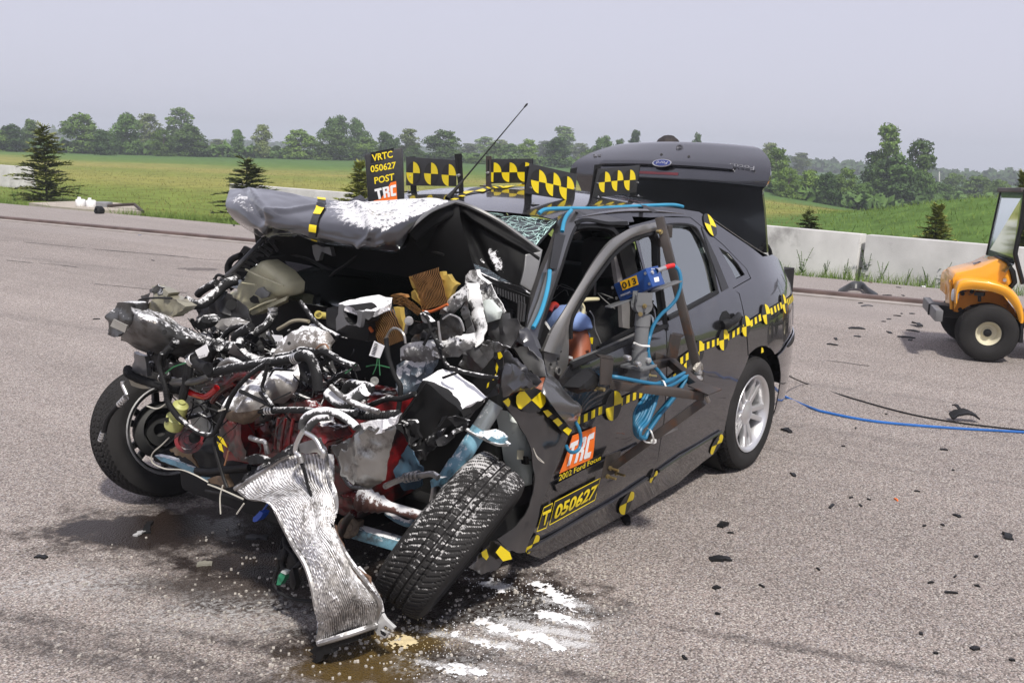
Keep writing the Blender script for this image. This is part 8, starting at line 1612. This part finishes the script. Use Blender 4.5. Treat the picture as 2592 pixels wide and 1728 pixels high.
for j in range(nv):
    for i in range(nu): fs.append((j * nu + i, (j + 1) * nu + i, (j + 1) * nu + (i + 1) % nu, j * nu + (i + 1) % nu))
mb.add(vs, fs).build('hair', HAIR, PER, smooth=180)
# ============================================================= orange utility cart at the right edge
CF = at('K', 1195, 1420, 'Z', 0); tow = V((CAM.x - CF.x, CAM.y - CF.y, 0)).normalized(); fwd = V((tow.y, -tow.x, 0)); fwd = fwd if fwd.dot(RT) < 0 else -fwd; a_ = R(10.5); cf = fwd * math.cos(a_) + tow * math.sin(a_); lat = tow * math.cos(a_) - fwd * math.sin(a_)
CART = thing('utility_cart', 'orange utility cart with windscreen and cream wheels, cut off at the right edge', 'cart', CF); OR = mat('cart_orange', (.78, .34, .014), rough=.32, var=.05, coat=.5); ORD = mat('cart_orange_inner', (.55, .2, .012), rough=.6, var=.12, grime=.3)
sp = CF + lat * .11
cp = lambda s, o=0.0: [onplane('K', a, b, sp + lat * o, lat) for a, b in [tuple(map(float, q.split(','))) for q in s.split()]]
WRr = (cp('1195,1205')[0] - cp('1195,1422')[0]).length; wc = CF + V((0, 0, WRr))
def cwheel(c):
    w_ = part('wheel', c, CART); mb = MB(); tyre(mb, c, lat, WRr, .24, WRr * .42, 150, True); mb.build('tyre', TYRE, w_, smooth=30); CR = mat('cream_rim', (.6, .56, .42), rough=.45, var=.06); mb = MB(); r_ = WRr * .43; mb.lathe(c, lat, [(-.08, r_), (.06, r_ * 1.0), (.085, r_ * 1.0), (.09, r_ * .95), (.075, r_ * .86), (.03, r_ * .72), (.025, r_ * .45), (.04, r_ * .4), (.04, r_ * .3)], 30); mb.build('rim', CR, w_); mb = MB(); mb.lathe(c, lat, [(.02, r_ * .32), (.055, r_ * .31), (.06, r_ * .25), (.06, 0)], 16); mb.build('hub_cap', BLACK, w_)
cwheel(wc); cwheel(wc - lat * .92); cwheel(wc - cf * 1.75); cwheel(wc - lat * .92 - cf * 1.75)
# near fender: swept band
fo = cp('985,990 988,900 1000,845 1030,815 1100,806 1250,822 1350,850 1410,885 1470,960 1498,1060 1500,1130 1478,1128'); fi = cp('1000,985 1003,925 1020,895 1060,885 1140,882 1260,898 1340,925 1390,965 1440,1035 1462,1090 1470,1125 1478,1128')
def fender(o_):
    mb = MB(); A1 = [p + lat * o_ for p in fo]; B1 = [p + lat * (o_ - .0) for p in fi]; A0 = [p + lat * (o_ - .30) for p in fo]; mid = [a.lerp(b, .45) + lat * .02 for a, b in zip(A1, B1)]; S = Sheet([A0, [a.lerp(b, .5) + V((0, 0, .005)) for a, b in zip(A0, A1)], A1, mid, B1]); S.mesh(mb, 44, 16, .006); return mb.build('fender', OR, CART, smooth=60)
fender(.0); fender(-.62)
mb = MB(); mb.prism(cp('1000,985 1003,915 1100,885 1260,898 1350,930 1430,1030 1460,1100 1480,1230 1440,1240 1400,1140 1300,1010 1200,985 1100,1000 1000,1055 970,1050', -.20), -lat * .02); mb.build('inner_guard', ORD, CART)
mb = MB(); mb.tube([cp('1168,900', -.05)[0], cp('1168,975', -.05)[0]], .014, 8, 1); mb.box(cp('1170,915', -.05)[0], (.07, .07, .03)); mb.build('shock_absorber', BLACK, CART); mb = MB()
for q in ('1110,900', '1020,1035', '1040,915'): mb.lathe(cp(q, -.195)[0], lat, [(0, .018), (.006, .016), (.006, 0)], 10)
mb.build('guard_bolt', BLACK, CART)
# nose / hood: lofted body between near and far profile
hp_ = cp('970,1050 968,900 960,800 985,760 1060,742 1180,712 1290,660 1330,650 1385,690 1405,760 1420,830 1385,862 1200,835 1010,900 1000,1000', -.16); far_ = [p - lat * .50 for p in hp_]
mb = MB(); mb.prism(hp_, -lat * .50); mb.build('hood', OR, CART, bevel=.03, smooth=50)
mb = MB(); r0 = cp('1320,648 1375,680 1410,760 1428,830 1395,870 1410,890 1460,830 1445,740 1390,668 1340,640', -.14); mb.prism(r0, -lat * .54); mb.build('cowl', BLACK, CART, bevel=.006)
mb = MB(); mb.lathe(cp('1360,810', -.155)[0], lat, [(0, .016), (.006, .015), (.006, .008), (.002, 0)], 14); mb.build('hood_latch', ALU, CART)
# grille: frame bars on the nose
g0, g1, g2, g3 = cp('966,800', -.16)[0], cp('970,1045', -.16)[0], cp('970,1045', -.66)[0], cp('966,800', -.66)[0]; GR = part('grille', g1, CART); mb = MB(); gx = (g3 - g0); gz = (g1 - g0); o_ = cf * .012
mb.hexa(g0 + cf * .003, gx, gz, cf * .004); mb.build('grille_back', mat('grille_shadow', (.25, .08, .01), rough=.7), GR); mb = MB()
for k in range(5): mb.hexa(g0 + gx * (.06 + .20 * k) + gz * .04, gx * .055, gz * .92, cf * .03)
for k in range(4): mb.hexa(g0 + gx * .06 + gz * (.04 + .29 * k), gx * .85, gz * .055, cf * .028)
mb.build('grille_bar', OR, GR, bevel=.006)
mb = MB(); mb.lathe(cp('985,925', -.10)[0], cf, [(-.02, .05), (.02, .055), (.03, .045), (.035, 0)], 18); mb.build('headlight', mat('lamp_glass', (.5, .5, .5), rough=.15, coat=1), CART)
bb = cp('890,1085', .05)[0] + cf * .0; mb = MB(); mb.hexa(bb + lat * .0 + V((0, 0, -.05)), -lat * .86, cf * .06, V((0, 0, .095))); mb.build('bumper', mat('bumper_grey', (.13, .13, .135), rough=.5), CART, bevel=.008); mb = MB(); mb.box(bb - lat * .4 - cf * .1, (.2, .3, .1)); mb.box(wc - lat * .46, (.12, .7, .08), Matrix((tuple(cf), tuple(lat), (0, 0, 1))).transposed()); mb.build('chassis', BLACK, CART, bevel=.01)
# cab: windscreen, posts, roof, then seat and bed outside the frame
wq_ = [cp('1332,140', -.66)[0], cp('1508,142', .0)[0], cp('1445,690', .0)[0], cp('1225,620', -.70)[0]]
wb = cp('1232,630', -.2)[0]; W0 = cp('1430,690', -.10)[0]; tb_ = cp('1508,140', -.10)[0]
nearb, neart = W0, tb_; farb, fart = at('K', 1222, 618, 'D', (W0 - CAM).dot(FWD) + .45), at('K', 1328, 138, 'D', (tb_ - CAM).dot(FWD) + .45)
CG = glass('cart_screen_glass', (.85, .9, .87), .22, .05)
WSC = MB().prism([nearb, neart, fart, farb], -cf * .004).build('windscreen', CG, CART)
mb = MB(); S = Sheet([[farb.lerp(nearb, t) + V((0, 0, .0)) for t in (0, .5, 1)], [farb.lerp(nearb, t) - V((0, 0, .07)) + cf * .06 for t in (0, .5, 1)]]); S.mesh(mb, 4, 4, .003); mb.build('flexible_apron', glass('apron_plastic', (.8, .86, .74), .15, .2), CART)
mb = MB(); mb.tube([fart, farb], .008, 6, 1); mb.tube([neart, nearb.lerp(neart, .12)], .006, 6, 1); mb.build('screen_edge', BLACK, CART)
q0 = cp('1520,120', -.05)[0]; mb = MB(); mb.tube([q0, cp('1515,250', -.05)[0], cp('1448,570', -.05)[0], cp('1448,640', -.05)[0], cp('1500,840', -.05)[0]], .019, 8, 3); far_o = -lat * .62; mb.tube([q0 + far_o, cp('1515,250', -.05)[0] + far_o, cp('1448,570', -.05)[0] + far_o, cp('1500,840', -.05)[0] + far_o], .011, 8, 3); mb.build('cab_post', BLACK, CART)
rz = neart.z; mb = MB(); mb.hexa(fart + V((0, 0, .0)) + cf * .03, (neart - fart) * 1.02, -cf * 1.1, V((0, 0, .035))); ROOFC = mb.build('cab_roof', mat('roof_grey', (.11, .1, .1), rough=.6), CART, bevel=.01); mb = MB(); c = fart.lerp(neart, .45) - cf * .2 + V((0, 0, .035)); mb.hexa(c, (neart - fart) * .55, -cf * .3, V((0, 0, .075))); mb.build('roof_box', mat('roof_grey2', (.1, .095, .1), rough=.5), CART, bevel=.03)
sb = CF - cf * .95; mb = MB(); mb.hexa(sb - lat * .06 + V((0, 0, .55)), -lat * .75, -cf * .4, V((0, 0, .1))); mb.hexa(sb - lat * .06 - cf * .4 + V((0, 0, .55)), -lat * .75, -cf * .1, V((0, 0, .45))); mb.build('seat', BLACK, CART, bevel=.03); mb = MB(); mb.hexa(sb + lat * .08 - cf * .55 + V((0, 0, .55)), -lat * 1.05, -cf * 1.1, V((0, 0, .28))); mb.build('cargo_bed', BLACK, CART, bevel=.01); mb = MB(); mb.hexa(CF - lat * .05 - cf * .35 + V((0, 0, .25)), -lat * .8, -cf * 1.5, V((0, 0, .06))); mb.build('floor_plate', BLACK, CART)
mb = MB(); p = cp('1480,1120', .0)[0]; mb.prism(cp('1478,1125 1508,1135 1500,1290 1470,1290 1485,1200'), -lat * .2); mb.build('mud_flap', BLACK, CART)
hl = MB(); hq = cp('1110,712 1170,698 1185,712 1125,728', -.40); hl.prism([p + V((0, 0, .035)) for p in hq], V((0, 0, .001))); hl.build('hood_sticker', mat('pale_blue_sticker', (.35, .38, .5), rough=.5), CART)
# ============================================================= things by the left barrier
for (a, b, lb) in ((729, 1004, 'left one of two white plastic jugs on the concrete pad'), (823, 1012, 'right one of two white plastic jugs, beside the grey disc')):
    c = at('L', a, b, 'Z', .02); t = thing('plastic_jug', lb, 'jug', c, 'white plastic jugs'); JM = mat('jug_white', (.8, .8, .8), rough=.4, var=.03); mb = MB(); s_ = 26 / FOC * .274 * 1.0; r_ = (at('L', a + 43, b, 'D', (c - CAM).dot(FWD)) - c).length; h_ = (at('L', a, b - 62, 'D', (c - CAM).dot(FWD)) - c).length
    mb.lathe(c, (0, 0, 1), [(0, r_ * .95), (.01, r_), (h_ * .86, r_), (h_ * .95, r_ * .9), (h_, r_ * .75), (h_, 0)], 26); mb.build('jug_body', JM, t); mb = MB(); mb.lathe(c + V((.02, -.02, h_)), (0, 0, 1), [(0, r_ * .36), (.05, r_ * .34), (.05, 0)], 16); mb.build('cap', JM, t)
c = at('L', 920, 1008, 'Z', .02); mb = MB(); mb.lathe(c, (0, 0, 1), [(0, .24), (.10, .24), (.11, .2), (.11, 0)], 26); mb.build('round_base', mat('grey_disc', (.2, .2, .21), rough=.6), None, label='low grey round disc lying beside the right jug', cat='disc')
mb = MB(); d0 = (c - CAM).dot(FWD); mb.tube([at('L', 960, 1003, 'D', d0 - .1), at('L', 1190, 988, 'D', d0 - .5), at('L', 1225, 1000, 'D', d0 - .6), at('L', 1290, 1055, 'D', d0 - 1.2)], .035, 8, 3); mb.build('bent_pipe', mat('brown_pipe', (.05, .035, .03), rough=.6, metal=.2), None, label='bent dark brown pipe lying between the grey disc and the grass', cat='pipe')
c = at('L', 898, 1072, 'Z', 0); mb = MB(); mb.lathe(c + V((0, 0, .07)), V((1, .3, .2)), [(-.1, .02), (-.08, .08), (-.03, .10), (.03, .1), (.08, .08), (.1, .03)], 16); mb.bar(c + V((0, 0, .1)), c + V((-.12, -.2, .07)), .05); mb.build('black_pulley', BLACK, None, crumple=.02, cs=14, label='black round part lying on the pavement in front of the jugs', cat='car part')
mb = MB(); mb.bar(at('N', 1663, 600, 'D', 300), at('N', 1663, 498, 'D', 300), .28); mb.build('utility_pole', mat('pale_pole', (.5, .48, .45), rough=.8), None, label='thin pale utility pole standing out against the far wood', cat='pole')
# ============================================================= debris
r3 = random.Random(12)
def frag(F, a, b, L_, W_, label, rot=None, m=BLACK, bend=.3, name='plastic_fragment', cat='fragment', group='broken plastic fragments on the pavement', h=.006):
    L_ *= .8; W_ *= .8; c = at(F, a, b, 'Z', 0.0); rot = r3.uniform(0, 6.28) if rot is None else rot; d = V((math.cos(rot), math.sin(rot), 0)); s = V((-d.y, d.x, 0)); n = 7; ring = []
    cv = r3.uniform(.3, 1) * bend * L_ * .5
    f = lambda x, y: c + d * x * L_ / 2 + s * y * W_ / 2 + V((0, 0, h + cv * (1 - x * x) * .5 + .3 * cv * max(0, y)))
    top = [(x, (1 if k == 0 else -1) * r3.uniform(.45, 1.0)) for k in (0, 1) for x in (np.linspace(-1, 1, n) if k == 0 else np.linspace(1, -1, n))]
    mb = MB(); P, Fc = cdt(top, .4); V3 = [f(x, y) for x, y in P]; shell(mb, V3, [V((0, 0, 1))] * len(V3), Fc, .005 + .01 * r3.random()); mb.build(name, m, None, label=label, cat=cat, group=group, smooth=30)
DS = 'small black plastic shard lying on the open pavement'
frag('T', 340, 1212, .16, .05, 'long black shard at the left oil stain', .9); frag('T', 322, 1226, .07, .04, 'pale grey flake on the left oil stain', m=mat('pale_flake', (.4, .4, .4))); frag('T', 95, 1280, .06, .035, 'black shard far left in the foreground', m=BLACK); frag('T', 590, 1235, .11, .06, 'dark grey flat flake left of the radiator', 2.3, mat('grey_flake', (.06, .06, .065), rough=.4))
frag('T', 470, 1296, .07, .05, 'translucent pale chip in the foreground left of the radiator', m=mat('pale_chip', (.25, .24, .2), rough=.3)); frag('H', 1045, 1295, .2, .05, 'long black trim piece under the front door sill', .95, h=.015); frag('T', 1662, 1206, .09, .055, 'dark shard on the pavement below the rear wheel', m=BLACK, bend=.7); frag('T', 1655, 1286, .11, .05, 'dark curved shard at the lower middle of the pavement', 2.4, bend=.7)
frag('T', 2315, 1232, .1, .05, 'black fragment near the right edge of the foreground', bend=.5); frag('T', 2215, 968, .22, .1, 'large black twisted plastic piece lying over the cables', 2.3, bend=.9, h=.03); frag('T', 2195, 950, .14, .03, 'black strip standing up beside the large twisted piece', .6, bend=.6, h=.05)
frag('T', 1806, 990, .1, .05, 'black fragment just right of the rear tyre', bend=.7); frag('T', 1822, 1091, .07, .03, 'black fragment right below the rear tyre'); frag('T', 2168, 1033, .05, .03, 'tiny shard midway across the right pavement'); frag('T', 2058, 1148, .04, .012, 'orange sliver on the right pavement', m=ORANGE); frag('T', 1910, 1163, .08, .02, 'thin black strip on the right pavement'); frag('T', 2198, 1185, .05, .03, 'black crumb on the right foreground pavement'); frag('T', 1645, 1350, .04, .03, 'black crumb in the lower foreground'); frag('T', 2185, 1362, .06, .02, 'slim black sliver in the lower right foreground'); frag('T', 2240, 1490, .04, .03, 'black crumb at the bottom right')
frag('K', 690, 1163, .22, .1, 'cluster-like black fragment nearest the cart bumper', bend=.5, h=.02); frag('K', 660, 1200, .16, .05, 'black strip just below the fragment nearest the bumper'); frag('K', 610, 1250, .2, .05, 'black strip in the cart shadow'); frag('K', 640, 1268, .1, .05, 'black chip at the lower side of the strip in the cart shadow'); frag('K', 480, 1212, .14, .05, 'black chip at the left end of the cart shadow'); frag('K', 230, 1183, .2, .07, 'dark sharp piece in the middle of the far lane', bend=.4); frag('K', 235, 1242, .08, .06, 'black pebble-like chip below the dark sharp piece'); frag('K', 45, 1305, .12, .06, 'black chip left of the pebble-like one'); frag('K', 70, 1262, .12, .03, 'thin dark sliver on the far lane'); frag('K', 310, 1012, .2, .03, 'grey sliver by the tow rail', m=MATS['grey_flake']); frag('K', 260, 988, .1, .04, 'black chip above the grey sliver by the rail'); frag('K', 652, 1068, .08, .06, 'round black chip between rail and cart'); frag('K', 476, 1110, .06, .05, 'black crumb left of the round chip'); frag('K', 436, 1128, .06, .04, 'smallest black crumb left of the round chip'); frag('K', 540, 1085, .1, .03, 'brownish sliver below the rail'); frag('K', 575, 1068, .06, .03, 'dark crumb beside the brownish sliver'); frag('K', 465, 928, .14, .07, 'black chip between the rail and the curved trim'); frag('K', 585, 930, .1, .04, 'dark chip beyond the rail'); frag('K', 550, 868, .08, .05, 'black crumb near the weeds'); frag('K', 740, 860, .12, .07, 'white flake near the weeds and the cart', m=WHITES); frag('K', 335, 830, .14, .04, 'brown twig-like sliver at the pavement edge', m=mat('twig', (.12, .08, .05)))
frag('A', 1255, 468, .3, .05, 'dark strip on the far pavement left of the bonnet'); frag('L', 1380, 1495, .1, .04, 'black chip on the pavement left of the wreck'); frag('A', 15, 1312, .08, .02, 'dark twig-like sliver at the left, level with the frame rail'); frag('L', 1260, 1266, .08, .05, 'bluish chip on the far pavement at left', m=mat('blue_chip', (.12, .16, .28)))
for i in range(26): frag('T', r3.uniform(1500, 2330), r3.uniform(880, 1530), r3.uniform(.015, .035), r3.uniform(.01, .02), DS, group='small black plastic shards on the open pavement')
mb = MB(); P = tr('K', 'Z', .06, '95,888 150,872 200,856 270,862 310,890 385,922'); S = Sheet([[p + V((0, 0, .02 * math.sin(math.pi * i / 5) - .05)) for i, p in enumerate(P)], [p + V((-.06, -.02, .05 * math.sin(math.pi * i / 5))) for i, p in enumerate(P)], [p + V((-.16, -.04, .03 * math.sin(math.pi * i / 5) - .04)) for i, p in enumerate(P)]]); S.mesh(mb, 24, 8, .012); mb.build('curved_trim', mat('trim_grey', (.04, .042, .046), rough=.4), None, label='long curved grey trim piece lying beyond the tow rail', cat='trim')
# powder and splashes lying on the seal: low clumpy heaps
def heap(polys, label, name='absorbent_powder', thr=.0, hgt=.007, m=POWDER, res=.0055, amt=1.0):
    mb = MB()
    for F, s, k in polys:
        P = [(p.x, p.y) for p in tr(F, 'Z', 0, s)]; x0, x1 = min(p[0] for p in P), max(p[0] for p in P); y0, y1 = min(p[1] for p in P), max(p[1] for p in P); nx, ny = int((x1 - x0) / res) + 1, int((y1 - y0) / res) + 1; idx = {}; vs = []; hh = {}
        for i in range(nx + 1):
            for j in range(ny + 1):
                x, y = x0 + i * res, y0 + j * res
                if not inpoly(x, y, P): continue
                d = min(1, dist_poly(x, y, P) / .06); q = V((x, y, 0)); nzv = mnoise.noise(q * 7) * .6 + mnoise.noise(q * 22 + V((3, 1, 0))) * .6 + mnoise.noise(q * 60) * .5
                hgt_ = d * 1.1 + nzv + .45 * mnoise.noise(q * 140) - .6 + .6 * (k - .5)
                if hgt_ > thr: hh[(i, j)] = hgt_
        for (i, j), v in hh.items(): idx[(i, j)] = len(vs); vs.append((x0 + i * res + r3.uniform(-.3, .3) * res, y0 + j * res + r3.uniform(-.3, .3) * res, .0015 + hgt * min(1.2, v) * (.6 + .4 * r3.random())))
        fs = [(idx[(i, j)], idx[(i + 1, j)], idx[(i + 1, j + 1)], idx[(i, j + 1)]) for (i, j) in hh if (i + 1, j) in idx and (i + 1, j + 1) in idx and (i, j + 1) in idx]
        if fs: mb.add(vs, fs)
        for _ in range(int(len(hh) * .5) + 150):
            x, y = r3.uniform(x0 - .1, x1 + .1), r3.uniform(y0 - .1, y1 + .1)
            if dist_poly(x, y, P) > .01 + .1 * r3.random() ** 2 and not inpoly(x, y, P): continue
            s_ = r3.uniform(.001, .0032); mb.box((x, y, s_ * .4), (s_ * 1.4, s_, s_ * .8), Matrix.Rotation(r3.uniform(0, 3), 3, 'Z'))
    mb.build(name, m, None, label=label, kind='stuff', smooth=180)
heap([('T', '1000,1432 1060,1440 1120,1462 1190,1490 1200,1508 1140,1506 1050,1478 1000,1455', .6), ('T', '1040,1424 1100,1412 1180,1424 1260,1450 1330,1490 1325,1506 1240,1490 1150,1466 1060,1440', .7), ('T', '1190,1400 1240,1390 1300,1400 1380,1440 1360,1456 1290,1438 1230,1425', .45), ('T', '1260,1352 1300,1352 1345,1385 1340,1425 1290,1400 1240,1375', .5), ('T', '1060,1330 1100,1320 1180,1350 1190,1375 1120,1368', .4), ('T', '1180,1340 1230,1320 1300,1350 1330,1400 1260,1390', .45), ('T', '960,1520 1040,1505 1150,1530 1130,1568 980,1568', .1), ('T', '1060,1290 1140,1320 1200,1340 1120,1345', .2)], 'white absorbent powder spilled on the pavement in front of the tilted wheel')
heap([('T', '890,1425 960,1440 990,1480 930,1510 860,1480', .15), ('T', '960,1470 1010,1460 1040,1480 990,1490', .4)], 'yellowish crumbs of powder by the radiator clip', 'tinted_powder', m=mat('tinted_powder', (.6, .5, .3), rough=.9, var=.2))
r3 = random.Random(3); mb = MB()
for k in range(900):
    F, a, b = 'T', r3.gauss(900, 320), r3.gauss(1400, 110)
    if not (60 < a < 1500 and 1180 < b < 1560): continue
    c = at(F, a, b, 'Z', 0); s = r3.uniform(.003, .009); mb.box(c + V((0, 0, s * .4)), (s, s * 1.2, s * .8), Matrix.Rotation(r3.uniform(0, 3), 3, 'Z'))
mb.build('loose_chippings', mat('chipping', (.42, .39, .35), rough=.9, var=.4, vs=60), None, label='loose stone chippings and crumbs in front of the wreck', kind='stuff')
# ============================================================= haze
HZ = bpy.data.materials.new('haze'); HZ.use_nodes = True; nt = HZ.node_tree; nt.nodes.clear(); o_ = nt.nodes.new('ShaderNodeOutputMaterial'); pv = nt.nodes.new('ShaderNodeVolumePrincipled'); pv.inputs['Color'].default_value = (.86, .92, 1.0, 1); pv.inputs['Density'].default_value = 0.0012; pv.inputs['Anisotropy'].default_value = 0.1; nt.links.new(pv.outputs[0], o_.inputs['Volume'])
MB().box((0, 0, 8), (3300, 3300, 50)).build('haze', HZ, None, kind='stuff', label='thin summer haze')
